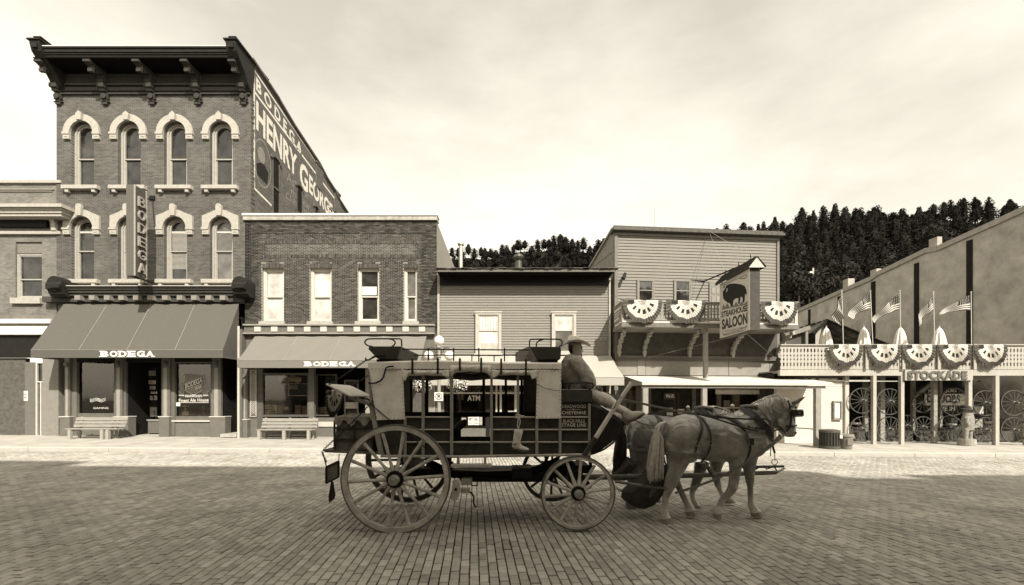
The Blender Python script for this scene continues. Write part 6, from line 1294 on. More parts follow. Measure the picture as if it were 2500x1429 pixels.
part('front_panel', CP, lambda k: k.box(xw(1436), xw(1440), YN + .06, YF_ - .06, zw(1106), zw(985)))
part('end_panel', CP, lambda k: k.box(xw(925), xw(930), YN + .06, YF_ - .06, zw(1106), zw(1026)))
for (a, b, z_) in ((1000, 1080, 1046), (1225, 1300, 1046)): part('bench_seat', LEA, lambda k: k.box(xw(a), xw(b), YN + .08, YF_ - .08, zw(1106), zw(z_)))
for t in (1017.5, 1048, 1078.5):
    for a, b in ((989, 1031), (1037, 1100)) + (((1106, 1196),) if t > 1078 else ()) + ((1204, 1306), (1314, 1363), (1371, 1435)):
        if t < 1018 and a > 1300: 
            if a < 1370: continue
        part('panel_rail', CR, lambda k: k.tube([(xw(a), YN + .0, zw(t + 1.3)), (xw(b), YN + .0, zw(t + 1.3))], .013, 6))
for a, b in ((986, 992), (1029.5, 1036), (1099, 1106), (1197, 1203), (1307, 1314), (1364, 1370.5)):
    part('body_post', CPST, lambda k: pb(k, a, b, 903, 1112, YN - .02, YN + .03) if a not in (986, 1307, 1364) else pb(k, a, b, 1020, 1112, YN - .02, YN + .03), bevel=.006)
part('body_post', CPST, lambda k: pb(k, 1261.5, 1267.5, 903, 1018, YN - .01, YN + .03)); part('body_post', CPST, lambda k: pb(k, 1436, 1441.5, 985, 1112, YN - .02, YN + .03))
part('sill_moulding', CR, lambda k: k.tube([(xw(930), YN - .01, zw(1114)), (xw(1120), YN - .01, zw(1115)), (xw(1442), YN - .01, zw(1110))], .02, 8))
part('door_handle', BLACK, lambda k: k.tube([(xw(1127), YN - .02, zw(1098)), (xw(1139), YN - .03, zw(1097))], .012, 6))
for a, b in ((1003, 1008), (1040, 1046.5), (1178, 1184.5), (1232, 1238), (1270.5, 1276.5)):
    part('far_post', CBLK, lambda k: k.box(xw(a, YF_), xw(b, YF_), YF_ - .05, YF_, zw(1040, YF_), zw(898, YF_)))
part('far_sill', CBLK, lambda k: k.box(xw(1000, YF_), xw(1362, YF_), YF_ - .06, YF_ + .01, zw(1018, YF_), zw(1006, YF_)))
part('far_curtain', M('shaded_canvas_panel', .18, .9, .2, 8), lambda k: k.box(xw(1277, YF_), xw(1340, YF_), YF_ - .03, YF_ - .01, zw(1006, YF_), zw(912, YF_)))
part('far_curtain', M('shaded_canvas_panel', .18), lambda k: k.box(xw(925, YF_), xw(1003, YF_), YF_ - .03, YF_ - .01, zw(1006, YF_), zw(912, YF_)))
# canvas roof
k = MB(); n = 30; xa, xb = xw(901), xw(1370)
def rz(i): f = i / n; return zw(885 - 4.5 * math.sin(math.pi * min(1, f * 1.5)) + f * .8)
for i in range(n):
    x0_, x1_ = xa + (xb - xa) * i / n, xa + (xb - xa) * (i + 1) / n
    pr0 = [(YN - .05, zw(902)), (YN - .05, rz(i) - .02), (YN - .02, rz(i)), (6.5, rz(i) + .03), (6.8, rz(i) + .045), (7.1, rz(i) + .03), (YF_ + .02, rz(i)), (YF_ + .05, rz(i) - .02), (YF_ + .05, zw(902))]
    pr1 = [(YN - .05, zw(902)), (YN - .05, rz(i + 1) - .02), (YN - .02, rz(i + 1)), (6.5, rz(i + 1) + .03), (6.8, rz(i + 1) + .045), (7.1, rz(i + 1) + .03), (YF_ + .02, rz(i + 1)), (YF_ + .05, rz(i + 1) - .02), (YF_ + .05, zw(902))]
    for j in range(8): k.quad(Vector((x0_, *pr0[j])), Vector((x1_, *pr1[j])), Vector((x1_, *pr1[j + 1])), Vector((x0_, *pr0[j + 1])))
k.quad(Vector((xa, YN - .05, zw(902))), Vector((xa, YN - .05, rz(0))), Vector((xa, YF_ + .05, rz(0))), Vector((xa, YF_ + .05, zw(902)))); k.quad(Vector((xb, YN - .05, zw(902))), Vector((xb, YN - .05, rz(n))), Vector((xb, YF_ + .05, rz(n))), Vector((xb, YF_ + .05, zw(902))))
k.build('canvas_roof', CANV, coach, fixn=False)
part('roof_boards', CBLK, lambda k: k.box(xa + .02, xb - .02, YN + .0, YF_ - .0, zw(901), zw(899)))
def cpanel(nm, pts):
    mb = MB(); nx, nz = 8, 10; c = [P(x, y, YN - .045) for x, y in pts]; rr = random.Random(1)
    g = [[(c[0].lerp(c[1], i / nx)).lerp(c[3].lerp(c[2], i / nx), j / nz) + Vector((0, -.012 * math.sin(i * .8 + j * .3), 0)) for j in range(nz + 1)] for i in range(nx + 1)]
    for i in range(nx):
        for j in range(nz): mb.quad(g[i][j], g[i + 1][j], g[i + 1][j + 1], g[i][j + 1])
    o = mb.build(nm, CANV, coach, smooth=True, fixn=False); s = MB()
    for a, b in ((0, 1), (1, 2), (2, 3), (3, 0)):
        L_ = (c[b] - c[a]).length; m_ = int(L_ / .055)
        for q in range(m_): p = c[a].lerp(c[b], (q + .5) / m_); ctr = (c[0] + c[2]) / 2; p = p + (ctr - p).normalized() * .02 + Vector((0, -.014, 0)); s.lathe([(.006, 0), (.004, -.005)], p, 5, 'y')
    s.build('tack', BLACK, o, fixn=False, kind='stuff'); return o
cpanel('canvas_side', [(901, 901.5), (984, 901), (989, 1024), (920, 1026)]); cpanel('canvas_side', [(1311, 903), (1370, 903), (1370, 1021.5), (1308, 1022.5)])
k = MB(); s_ = [P(903, 902.5, YN - .056), P(984, 901.5, YN - .056)]
for a, b in ((905, 984), (984, 1096), (1200, 1369)):
    m_ = int((b - a) / 8.5)
    for q in range(m_): k.lathe([(.006, 0), (.004, -.006)], P(a + (q + .5) * 8.5, 900.5, YN - .052), 5, 'y')
k.build('tack', BLACK, coach, kind='stuff')
# iron hook on the rear canvas
part('iron_hook', BLACK, lambda k: k.tube([P(x, y, YN - .08) for x, y in ((961, 894.5), (948, 895.5), (942, 899), (939, 910), (936, 921), (929, 930), (918, 935), (908, 936.5), (899, 935))], [.012] * 9, 6))
part('tie_cord', BLACK, lambda k: k.tube([P(x, y, YN - .07) for x, y in ((1285, 925), (1296, 935), (1311, 938), (1330, 948), (1350, 953), (1368, 953.5))], .004, 4))
# rolled side curtains
def roll(a, b, tp, bt, droop, nm='rolled_curtain'):
    mb = MB(); n, m_ = 22, 12; rr = random.Random(int(a)); rings = []
    for i in range(n + 1):
        f = i / n; x = xw(a) + (xw(b) - xw(a)) * f; e = abs(2 * f - 1); zt_ = zw(tp) ; zbm = zw(bt + droop * (1 - e ** 2) * -1 + (10 if e > .78 else 0) * (e - .78) * 4.5)
        c = (zt_ + zbm) / 2; hz = (zt_ - zbm) / 2; hy = .055 + .01 * math.sin(i * 1.3)
        rings.append([Vector((x + .006 * math.sin(j * 2 + i), YN - .03 - hy * math.cos(2 * math.pi * j / m_) * (.9 + .14 * math.sin(j * 3 + i * .9)), c + hz * math.sin(2 * math.pi * j / m_) * (.93 + .08 * math.sin(i * .8 + j)))) for j in range(m_)])
    mb.add([p for r_ in rings for p in r_], [(i * m_ + j, i * m_ + (j + 1) % m_, (i + 1) * m_ + (j + 1) % m_, (i + 1) * m_ + j) for i in range(n) for j in range(m_)]); return mb.build(nm, CANR, coach, smooth=True)
roll(985, 1099, 904, 921, 3); roll(1101, 1199, 891, 914, 5); roll(1200, 1310, 904, 919, 2)
for a, x2, y2 in ((984, 992, 932), (1098, 1090, 921), (1201, 1205, 925), (1310, 1298, 928)):
    s = 1 if x2 > a else -1; k = MB(); k.prism([(xw(a), zw(903)), (xw(a + s * 22), zw(908)), (xw(a + s * 15), zw(918)), (xw(x2), zw(y2)), (xw(a + s * 2), zw(922))], lambda p, q, d: Vector((p, d, q)), YN - .1, YN - .07); k.build('curtain_flap', CANR, coach, bevel=.01)
for a, t, bt in ((1011, 879, 915), (1072, 878, 914), (1125, 878, 907), (1176, 877, 910), (1224, 879, 917), (1283.5, 881, 918)):
    k = MB(); k.box(xw(a - 2.4), xw(a + 2.4), YN - .115, YN - .1, zw(bt), zw(t)); k.prism([(xw(a - 2.4), zw(t)), (xw(a + 2.4), zw(t)), (xw(a), zw(t - 3))], lambda p, q, d: Vector((p, d, q)), YN - .115, YN - .1); k.box(xw(a - 2), xw(a + 2), YN - .1, YN - .05, zw(t + 3), zw(t + 1)); k.build('leather_strap', LEA, coach)
for a, b in ((990, 1098), (1106, 1198), (1204, 1306)):
    roll_ = MB(); roll_.tube([(xw(a, YF_), YF_ - .1, zw(918, YF_)), (xw((a + b) / 2, YF_), YF_ - .1, zw(922, YF_)), (xw(b, YF_), YF_ - .1, zw(918, YF_))], .06, 8); roll_.build('rolled_curtain', M('shaded_canvas_panel', .18), coach)
# roof seats and iron rails
def seatbox(a, b, t, bt, nm):
    k = MB(); x0_, x1_ = xw(a), xw(b); k.prism([(x0_ + .02, zw(t)), (x1_, zw(t)), (x1_ - .06, zw(bt)), (x0_ + .14, zw(bt)), (x0_, zw(t + 6))] if a < 1000 else [(x0_, zw(t)), (x1_ - .02, zw(t)), (x1_, zw(t + 5)), (x1_ - .01, zw(bt)), (x0_ + .1, zw(bt))], lambda p, q, d: Vector((p, d, q)), YN - .02, YF_ + .02); k.build(nm, SEATB, coach, bevel=.012)
    k = MB(); k.box(x0_ + .12, x1_ - .05, YN, YF_, zw(bt + 8), zw(bt) - .002); k.build('seat_riser', CBLK, coach)
seatbox(899, 981, 846, 877, 'roof_seat'); seatbox(1292.6, 1370, 847, 878, 'roof_seat')
k = MB(); k.prism([(xw(1258, YF_), zw(864, YF_)), (xw(1270, YF_), zw(856, YF_)), (xw(1293, YF_), zw(847, YF_)), (xw(1300, YF_), zw(884, YF_)), (xw(1258, YF_), zw(884, YF_))], lambda p, q, d: Vector((p, d, q)), YF_ - .1, YF_ - .04); k.prism([(xw(985, YF_), zw(852, YF_)), (xw(1000, YF_), zw(864, YF_)), (xw(1002, YF_), zw(884, YF_)), (xw(975, YF_), zw(884, YF_))], lambda p, q, d: Vector((p, d, q)), YF_ - .1, YF_ - .04); k.build('seat_end_board', M('seat_end_paint', .22, .6, .15), coach)
def loop(pts, Y, nm='grab_rail'): part(nm, BLACK, lambda k: k.tube([P(x, y, Y) for x, y in pts], .011, 6))
for Y in (YN, YF_ - .02):
    loop([(909, 846), (900, 845), (893, 841), (890.5, 836), (893, 831), (899, 828), (910, 827.5), (975, 827.5), (980, 829), (981, 846)], Y); loop([(950, 828), (958, 829), (964, 834), (965, 838), (962, 843), (957, 846)], Y)
    loop([(1292.6, 848), (1293, 832), (1296, 829), (1310, 828.5), (1360, 828.5), (1369, 830), (1373, 836), (1371, 843), (1365, 847)], Y); loop([(1326, 829.5), (1316, 832), (1310, 838), (1309, 847)], Y)
    part('luggage_rail', BLACK, lambda k: (k.tube([(xw(982, Y), Y, zw(852.8, Y)), (xw(1293, Y), Y, zw(855, Y))], .010, 6)))
    for x in (1045.5, 1107.5, 1169, 1231.7): part('rail_post', BLACK, lambda k: k.tube([(xw(x, Y), Y, zw(850, Y)), (xw(x, Y), Y, zw(883, Y))], .011, 6))
part('luggage_rail', BLACK, lambda k: k.tube([(xw(1000, YF_), YF_ - .3, zw(872, YF_)), (xw(1262, YF_), YF_ - .3, zw(872, YF_))], .01, 6))
for x in (1055, 1156, 1208): part('rail_post', BLACK, lambda k: k.tube([(xw(x, YF_), YF_ - .3, zw(872, YF_)), (xw(x, YF_), YF_ - .3, zw(886, YF_))], .009, 5))
# driver's box and lettering
k = MB(); k.prism([(xw(1371), zw(952)), (xw(1440), zw(952)), (xw(1445), zw(954)), (xw(1446), zw(981)), (xw(1371), zw(981))], lambda p, q, d: Vector((p, d, q)), YN - .03, YN + .02); k.build('driver_seat_side', SEATB, coach); k = MB(); k.prism([(xw(1371), zw(952)), (xw(1440), zw(952)), (xw(1445), zw(954)), (xw(1446), zw(981)), (xw(1371), zw(981))], lambda p, q, d: Vector((p, d, q)), YF_ - .04, YF_); k.build('driver_seat_side', SEATB, coach)
part('driver_seat_edge', CR, lambda k: k.tube([(xw(1371), YN - .01, zw(951.5)), (xw(1440), YN - .01, zw(951.5)), (xw(1445.5), YN - .01, zw(955))], .006, 5))
part('driver_seat', LEA, lambda k: k.box(xw(1372), xw(1440), YN + .03, YF_ - .05, zw(975), zw(962))); part('seat_back', SEATB, lambda k: k.box(xw(1366), xw(1370), YN + .0, YF_, zw(1000), zw(925)))
loop([(1371, 936), (1392, 935), (1440, 935), (1447, 937), (1449, 942), (1446, 948), (1438, 951)], YN - .02); loop([(1400, 935), (1392, 939), (1388, 945), (1390, 951)], YN - .02)
def ctext(s, a, b, t, bt, off=.02, sp=1.0):
    return part('lettering', M('gilt_lettering', .85, .6, .08), lambda k: flat_text(k, s, xw(a), xw(b), zw(bt), zw(t), YN + .014, off, 0, sp), fixn=False)
ctext('DEADWOOD', 1372.5, 1431, 988.5, 996.5, .008, 1.12); ctext('to', 1396, 1404, 998, 1002, .0); ctext('CHEYENNE', 1372, 1431, 1004, 1012, .008, 1.12); ctext('BLACK HILLS', 1375, 1428, 1023.5, 1032, .006); ctext('STAGE LINE', 1372, 1431.5, 1034, 1042, .008, 1.12)
part('lettering', M('gilt_lettering', .62), lambda k: (k.box(xw(1382), xw(1394), YN + .012, YN + .014, zw(1000.5), zw(1000)), k.box(xw(1406), xw(1419), YN + .012, YN + .014, zw(1000.5), zw(1000))))
# front boot: curved dark leather under the driver's feet
k = MB(); prof = [(1442, 985), (1470, 996), (1500, 1018), (1522, 1032), (1519, 1044), (1512, 1062), (1496, 1082), (1474, 1098), (1452, 1107), (1441, 1110)]
k.prism([(xw(a), zw(b)) for a, b in prof], lambda p, q, d: Vector((p, d, q)), YN + .05, YF_ - .05); k.build('front_boot', LEA, coach, bevel=.02)
part('boot_binding', CBLK, lambda k: k.tube([P(a, b, YN + .04) for a, b in prof[1:]], .014, 6))
k = MB(); k.beam(P(1452, 986, 6.3), P(1530, 1034, 6.3), .05, .03); k.beam(P(1530, 1034, 6.3), P(1530, 1034, 6.3) + Vector((0, .9, 0)), .05, .05); k.build('foot_board', M('scuffed_foot_board', .13, .7, .3), coach)
k = MB(); k.tube([P(1542, 934.5, 6.1), P(1500, 996, 6.1), P(1453, 1071, 6.1)], [.030, .030, .033], 10); lv = k.build('brake_lever', M('worn_lever_wood', .62, .6, .2, 10), coach, smooth='auto'); part('lever_socket', CP, lambda k: k.tube([P(1454, 1069, 6.1), P(1440, 1090, 6.1), P(1424, 1116, 6.12)], [.04, .036, .036], 10)); part('brake_rope', BLACK, lambda k: k.tube([P(1515, 968, 6.07), P(1508, 975, 6.05), P(1500, 995, 6.06), P(1494, 998, 6.07)], .006, 5))
# undercarriage
part('thoroughbrace', LEA, lambda k: [k.beam(P(1098, 1128 + 0, 6.35), P(1098, 1150, 6.35), .1, .1)] and [k.tube([P(x, y + j * 4.5, Y) for x, y in ((1040, 1118), (1080, 1138), (1110, 1149), (1180, 1150), (1240, 1150), (1290, 1144), (1330, 1132), (1362, 1116))], .013, 4, flat=(3.2, 1)) for j in range(5) for Y in (6.38, 7.15)])
part('thoroughbrace_band', CR, lambda k: k.tube([P(x, y, 6.33) for x, y in ((1102, 1146), (1180, 1149), (1250, 1147), (1292, 1141), (1308, 1137))], .013, 5, flat=(1, 1)))
part('reach_beam', CBLK, lambda k: (k.box(xw(970), xw(1420), 6.72, 6.86, .62, .74), k.box(xw(1105), xw(1330), 6.4, 7.2, .60, .72)))
part('iron_box', CBLK, lambda k: k.box(xw(1250), xw(1300), 6.25, 6.6, zw(1170), zw(1146)))
part('running_step', CR, lambda k: (k.box(xw(1104), xw(1201), YN - .14, YN + .02, zw(1137.5), zw(1132)),)); part('step_hanger', CPST, lambda k: (k.box(xw(1117), xw(1123), YN - .08, YN - .04, zw(1132), zw(1114)), k.box(xw(1182), xw(1188), YN - .08, YN - .04, zw(1132), zw(1114))))
for xc in (967, 1411): part('axle', CBLK, lambda k: (k.box(XX(xc, 5.95) - .06, XX(xc, 5.95) + .06, 6.05, 7.5, ZZ(1171 if xc < 1000 else 1204, 5.95) - .06, ZZ(1171 if xc < 1000 else 1204, 5.95) + .06), k.box(XX(xc, 5.95) - .1, XX(xc, 5.95) + .1, 6.2, 7.4, .66, .8)))
part('fifth_wheel', CBLK, lambda k: (torus(k, (xw(1400), 6.8, .78), .36, .36, .03, 24, 5), k.box(xw(1330), xw(1450), 6.55, 7.05, .7, .82), k.beam(P(1392, 1130, 6.4), P(1440, 1190, 6.5), .07, .07), k.beam(P(1380, 1118, 6.5), P(1392, 1175, 6.5), .09, .07)))
part('brake_block', M('brake_shoe_wood', .44, .8, .2, 7), lambda k: k.prism([(XX(a, 5.98), ZZ(b, 5.98)) for a, b in ((1106, 1172), (1112, 1168), (1120, 1170), (1124, 1178), (1122, 1205), (1118, 1218), (1109, 1222), (1101, 1217), (1105, 1195))], lambda p, q, d: Vector((p, d, q)), 5.93, 6.04), bevel=.008)
part('brake_arm', CPST, lambda k: (k.box(XX(1125, 6), XX(1147, 6), 5.97, 6.05, ZZ(1203, 6), ZZ(1192, 6)), k.box(XX(1126, 6.1), XX(1150, 6.1), 6.1, 6.3, ZZ(1185, 6.1), ZZ(1171, 6.1)))); part('brake_bolt', BLACK, lambda k: k.lathe([(.02, 0), (.018, -.03)], P(1113, 1195, 5.93), 10, 'y'))
part('step_iron', BLACK, lambda k: k.tube([P(x, y, 6.0) for x, y in ((1143, 1199), (1152, 1205), (1157, 1214), (1156, 1225), (1158, 1234), (1163, 1239))], .014, 6)); part('step_plate', M('worn_steel_seat', .45), lambda k: k.box(XX(1161, 6.0), XX(1189, 6.0), 5.88, 6.08, ZZ(1240, 6.0), ZZ(1238.5, 6.0)))
part('iron_loop', BLACK, lambda k: (k.tube([P(x, y, 6.2) for x, y in ((1151, 1175), (1151, 1186), (1166, 1186), (1166, 1176), (1175, 1176))], .01, 5)))
# wheels
def spoked(cpx, cpy, rpx, Y, ns, a0_, lab, th=1.0, dark=False):
    c = P(cpx, cpy, Y); R_ = rpx * Y / FPX; wv = MB(); n = 64; rw = .085 * R_ / .75 * 1.0; ri = R_ - rw
    prof = [(ri, -.028), (ri + .004, -.034), (R_ - .018, -.034), (R_ - .018, .034), (ri, .034)]
    vs = []
    for i in range(n):
        a = 2 * math.pi * i / n
        for r_, d in prof: vs.append((c.x + r_ * math.cos(a), Y + d, c.z + r_ * math.sin(a)))
    m_ = len(prof); wv.add(vs, [(i * m_ + j, i * m_ + (j + 1) % m_, ((i + 1) % n) * m_ + (j + 1) % m_, ((i + 1) % n) * m_ + j) for i in range(n) for j in range(m_)])
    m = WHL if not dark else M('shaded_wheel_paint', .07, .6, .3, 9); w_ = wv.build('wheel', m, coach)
    ty = MB(); prof = [(R_ - .019, -.036), (R_, -.034), (R_, .034), (R_ - .019, .036)]; vs = []
    for i in range(n):
        a = 2 * math.pi * i / n
        for r_, d in prof: vs.append((c.x + r_ * math.cos(a), Y + d, c.z + r_ * math.sin(a)))
    ty.add(vs, [(i * 4 + j, i * 4 + (j + 1) % 4, ((i + 1) % n) * 4 + (j + 1) % 4, ((i + 1) % n) * 4 + j) for i in range(n) for j in range(4)]); ty.build('tyre', IRON, w_)
    hr = .125 * R_ / .75 if R_ > .6 else .105
    h = MB(); h.lathe([(hr * .55, .2), (hr * .8, .1), (hr, .05), (hr, -.035), (hr * .93, -.06), (hr * .6, -.062)], c, 28, 'y'); h.build('hub', CBLK, w_, smooth='auto')
    h = MB(); h.lathe([(hr * .58, -.05), (hr * .56, -.13), (hr * .5, -.14), (hr * .48, -.17), (hr * .3, -.175), (hr * .28, -.21), (hr * .1, -.215)], c, 24, 'y'); h.build('hub_cap', M('worn_steel_hub', .36, .35, .3, 14, metal=.5, spec=.6), w_, smooth='auto')
    for j in range(ns):
        a = a0_ + 2 * math.pi * j / ns; d = Vector((math.cos(a), 0, math.sin(a))); s = MB(); y_in = -.02
        s.tube([c + d * hr * .9 + Vector((0, y_in, 0)), c + d * (hr + .05) + Vector((0, y_in, 0)), c + d * (hr + .12) + Vector((0, y_in, 0)), c + d * (R_ * .6), c + d * (ri - .01)], [.034, .03, .021, .023, .025] if R_ > .6 else [.03, .028, .020, .021, .022], 8, flat=(1, 1)); s.build('spoke', m, w_, smooth='auto')
    return w_
def off_(o, lab): o['label'] = lab
off_(spoked(966.5, 1169.5, 133.5, 5.95, 14, .06, ''), 'large rear wheel on the near side'); off_(spoked(1410.5, 1203.5, 91, 5.95, 14, .12, ''), 'smaller front wheel on the near side')
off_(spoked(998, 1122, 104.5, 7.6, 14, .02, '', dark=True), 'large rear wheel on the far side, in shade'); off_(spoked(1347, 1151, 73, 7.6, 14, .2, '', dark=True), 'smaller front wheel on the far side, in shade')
# pole, doubletree
TPL = M('worn_pole_wood', .17, .6, .25, 8)
part('draft_pole', TPL, lambda k: k.tube([P(1415, 1165, 6.9), P(1500, 1165, 7.0), P(1700, 1161, 7.02), P(1893, 1154, 7.05)], [.045, .045, .04, .032], 10))
part('neck_yoke', CBLK, lambda k: (k.tube([P(1790, 1141, 6.6), P(1912, 1139, 7.3)], .022, 8), k.tube([P(1840, 1149, 7.0), P(1852, 1142, 7.0), P(1866, 1139, 7.0), P(1872, 1146, 7.0), P(1882, 1142, 7.0), P(1890, 1140, 7.0), P(1897, 1150, 7.0)], .012, 5)))
part('swingletree', TPL, lambda k: (k.tube([P(1502, 1176, 6.45), P(1568, 1186, 6.45)], .022, 8), k.tube([P(1500, 1172, 7.3), P(1560, 1168, 7.6)], .022, 8)))
def chain(mb, a, b, n, sag=0.0, r=.018, wr=.006):
    for i in range(n):
        f = (i + .5) / n; c = a.lerp(b, f) + Vector((0, 0, -sag * math.sin(math.pi * f))); d = (b - a).normalized(); u = Vector((0, 1, 0)) if i % 2 else d.cross(Vector((0, 1, 0))).normalized()
        if i % 2 == 0 and abs(d.y) > .9: u = Vector((1, 0, 0))
        L_ = (b - a).length / n * .72; mb.tube([c + d * L_ * math.cos(t) + u * r * math.sin(t) for t in [2 * math.pi * q / 8 for q in range(9)]], wr, 4, cap=False)
part('trace_chain', IRON, lambda k: (chain(k, P(1568, 1186, 6.4), P(1632, 1193, 6.3), 12, .01), chain(k, P(1592, 1197, 6.4), P(1586, 1214, 6.4), 4), chain(k, P(1600, 1196, 6.4), P(1588, 1212, 6.42), 4), chain(k, P(1893, 1156, 7.0), P(1916, 1143, 7.1), 6), chain(k, P(1502, 1190, 6.5), P(1520, 1200, 6.5), 4, 0.01)))
# rear platform, chained shelf, hanging board, trunk
PLW = M('platform_wood', .16, .7, .3, 8)
part('rear_platform', PLW, lambda k: k.prism([(xw(784), zw(1101)), (xw(790), zw(1098)), (xw(925), zw(1106)), (xw(935), zw(1112)), (xw(790), zw(1106))], lambda p, q, d: Vector((p, d, q)), YN + .05, YF_ - .05))
part('rear_post', CPST, lambda k: (k.beam(P(907, 990, YN + .0), P(931, 1110, YN + .0), .06, .06), k.beam(P(903, 906, YN + .0), P(908, 990, YN + .0), .04, .04)))
shelf = [(793, 939), (850, 942), (892, 967), (852, 969)]
k = MB(); a, b, c, d = P(793, 939, 6.25), P(852, 969, 6.25), P(892, 967, 6.25 + .95), P(850, 942, 6.25 + .95)
A_ = P(796, 940, 6.2); B_ = P(855, 969.5, 6.2); dy = Vector((0, .95, 0)); t_ = Vector((0, 0, .02))
k.add([A_, B_, B_ + dy, A_ + dy, A_ + t_, B_ + t_, B_ + dy + t_, A_ + dy + t_], [(3, 2, 1, 0), (4, 5, 6, 7), (0, 1, 5, 4), (1, 2, 6, 5), (2, 3, 7, 6), (3, 0, 4, 7)]); k.build('rear_shelf', M('shelf_canvas', .66, .85, .15, 8, .3, 90), coach)
part('shelf_bracket', PLW, lambda k: (k.beam(P(851, 972, 6.25), P(912, 992, YN), .02, .03), k.beam(P(872, 972, 6.8), P(912, 988, 6.5), .02, .03), k.beam(P(890, 972, 7.0), P(914, 983, 7.2), .02, .03)))
for q_a, q_b, q_n in ((P(896, 878, YN), P(801, 941, 6.22), 26), (P(903, 914, YF_ - .1), P(852, 945, 7.1), 20), (P(912, 978, YN - .05), P(788, 1100, YN - .02), 38), (P(786, 1103, YN), P(797, 1128, YN), 8)): part('shelf_chain', BLACK, lambda k: chain(k, q_a, q_b, q_n, .01, .012, .0045))
part('rear_hook', BLACK, lambda k: k.tube([P(x, y, YN - .06) for x, y in ((940, 868), (925, 868), (912, 872), (903, 878), (896, 880), (892, 877), (893, 873))], [.022, .02, .016, .012, .01, .009, .008], 6))
part('rod', BLACK, lambda k: k.tube([P(905, 986, YN - .05), P(938, 1015, YN - .05), P(1065, 1115, YN - .06)], .007, 5))
tr = T('travel_trunk', 'battered dark travel trunk lashed on the rear platform of the coach', 'trunk', P(853, 1104, 6.7))
k = MB(); g = []; nx, nz = 10, 8; rr = random.Random(3)
x0_, x1_, z0_, z1_ = xw(808), xw(906), zw(1103), zw(1018)
k.prism([(x0_, z0_), (x1_, z0_), (x1_ - .02, z1_ - .03), (x1_ - .06, z1_), (x0_ + .1, z1_), (x0_ + .05, z1_ - .04)], lambda p, q, d: Vector((p, d, q)), 6.28, 7.2); tb = k.build('trunk_body', M('cracked_trunk_leather', .12, .6, .45, 7, .8, 22), tr, bevel=.02)
k = MB()
for f in (.34, .66): k.box(x0_ + .02, x1_ - .01, 6.262, 6.279, z0_ + (z1_ - z0_) * f - .008, z0_ + (z1_ - z0_) * f + .008)
for f in (.0, .5, .96): k.box(x0_ + (x1_ - x0_) * f + .01, x0_ + (x1_ - x0_) * f + .035, 6.26, 6.279, z0_ + .01, z1_ - .06)
k.build('trunk_strap', M('trunk_strap', .05, .6, .3), tb)
k = MB(); n, m_ = 16, 8; gg = []
for i in range(n + 1):
    row = []
    for j in range(m_ + 1):
        f, h_ = i / n, j / m_; x = x0_ + .03 + (x1_ - x0_ - .04) * f
        if h_ < .6: q = h_ / .6; row.append(Vector((x, 7.15 - .9 * q, z1_ + .012 + .02 * math.sin(i * 1.9 + j) * .6)))
        else: q = (h_ - .6) / .4; row.append(Vector((x + .01 * math.sin(i), 6.25 - .012 * math.sin(i * 2), z1_ + .01 - q * (.1 + .05 * math.sin(i * 1.1)))))
    gg.append(row)
for i in range(n):
    for j in range(m_): k.quad(gg[i][j], gg[i + 1][j], gg[i + 1][j + 1], gg[i][j + 1])
k.build('hide_cover', M('rawhide_cover', .3, .85, .35, 9, .5, 40), tb, smooth=True, fixn=False)
hs = T('hanging_board', 'framed wooden board with a dangling leather tongue hung behind the rear wheel', 'board', P(812, 1180, 6.2)); k = MB(); q = [P(797, 1140, 6.15), P(827, 1126, 6.15), P(827, 1165, 6.15), P(797, 1180, 6.15)]; q2 = [p + Vector((0, .04, 0)) for p in q]; k.add(q + q2, [(0, 1, 2, 3), (7, 6, 5, 4), (0, 4, 5, 1), (1, 5, 6, 2), (2, 6, 7, 3), (3, 7, 4, 0)]); k.build('board', M('weathered_board', .20, .8, .3, 9, .3, 50), hs)
k = MB()
for i in range(4): k.beam(q[i] + Vector((0, -.01, 0)), q[(i + 1) % 4] + Vector((0, -.01, 0)), .02, .022)
k.build('frame', CBLK, hs); k = MB(); k.prism([(XX(a, 6.17), ZZ(b, 6.17)) for a, b in ((809, 1174), (814, 1176), (819, 1208), (817, 1218), (804, 1228), (802.5, 1212))], lambda p, q, d: Vector((p, d, q)), 6.16, 6.172); k.build('leather_tongue', LEA, hs); k = MB(); k.tube([P(788, 1103, 6.17), P(791, 1118, 6.17), P(797, 1140, 6.17)], .008, 5); k.tube([P(827, 1126, 6.17), P(828, 1108, 6.17)], .006, 5); k.build('hanging_cord', BLACK, hs)
bo = bunting(799, 842, 952, 1012, 7.0, 7.0, 'crumpled dark and white bunting hanging under the chained rear shelf of the coach', 'bunting on the coach')
cb = T('cowboy_boot', 'worn cowboy boot with spur hanging by a cord from the coach side', 'boot', P(1268, 1101, 6.1)); k = MB()
k.ring([((XX(a, 6.1), ZZ(b, 6.1)), (XX(c, 6.1), ZZ(d, 6.1)), w_, 6.1) for a, b, c, d, w_ in ((1255, 1048, 1277, 1050, .05), (1255, 1056, 1276, 1058, .048), (1253, 1072, 1272, 1072, .043), (1251, 1082, 1270, 1080, .04), (1250, 1090, 1272, 1084, .042), (1252, 1096, 1275, 1088, .042), (1262, 1097, 1280, 1090, .042), (1272, 1100, 1286, 1092.5, .04), (1280, 1101, 1290, 1095, .034), (1288, 1100.5, 1292.5, 1097, .02))], 14); k.build('boot_leather', M('tan_boot_leather', .6, .6, .3, 14, .3, 60), cb, smooth=True)
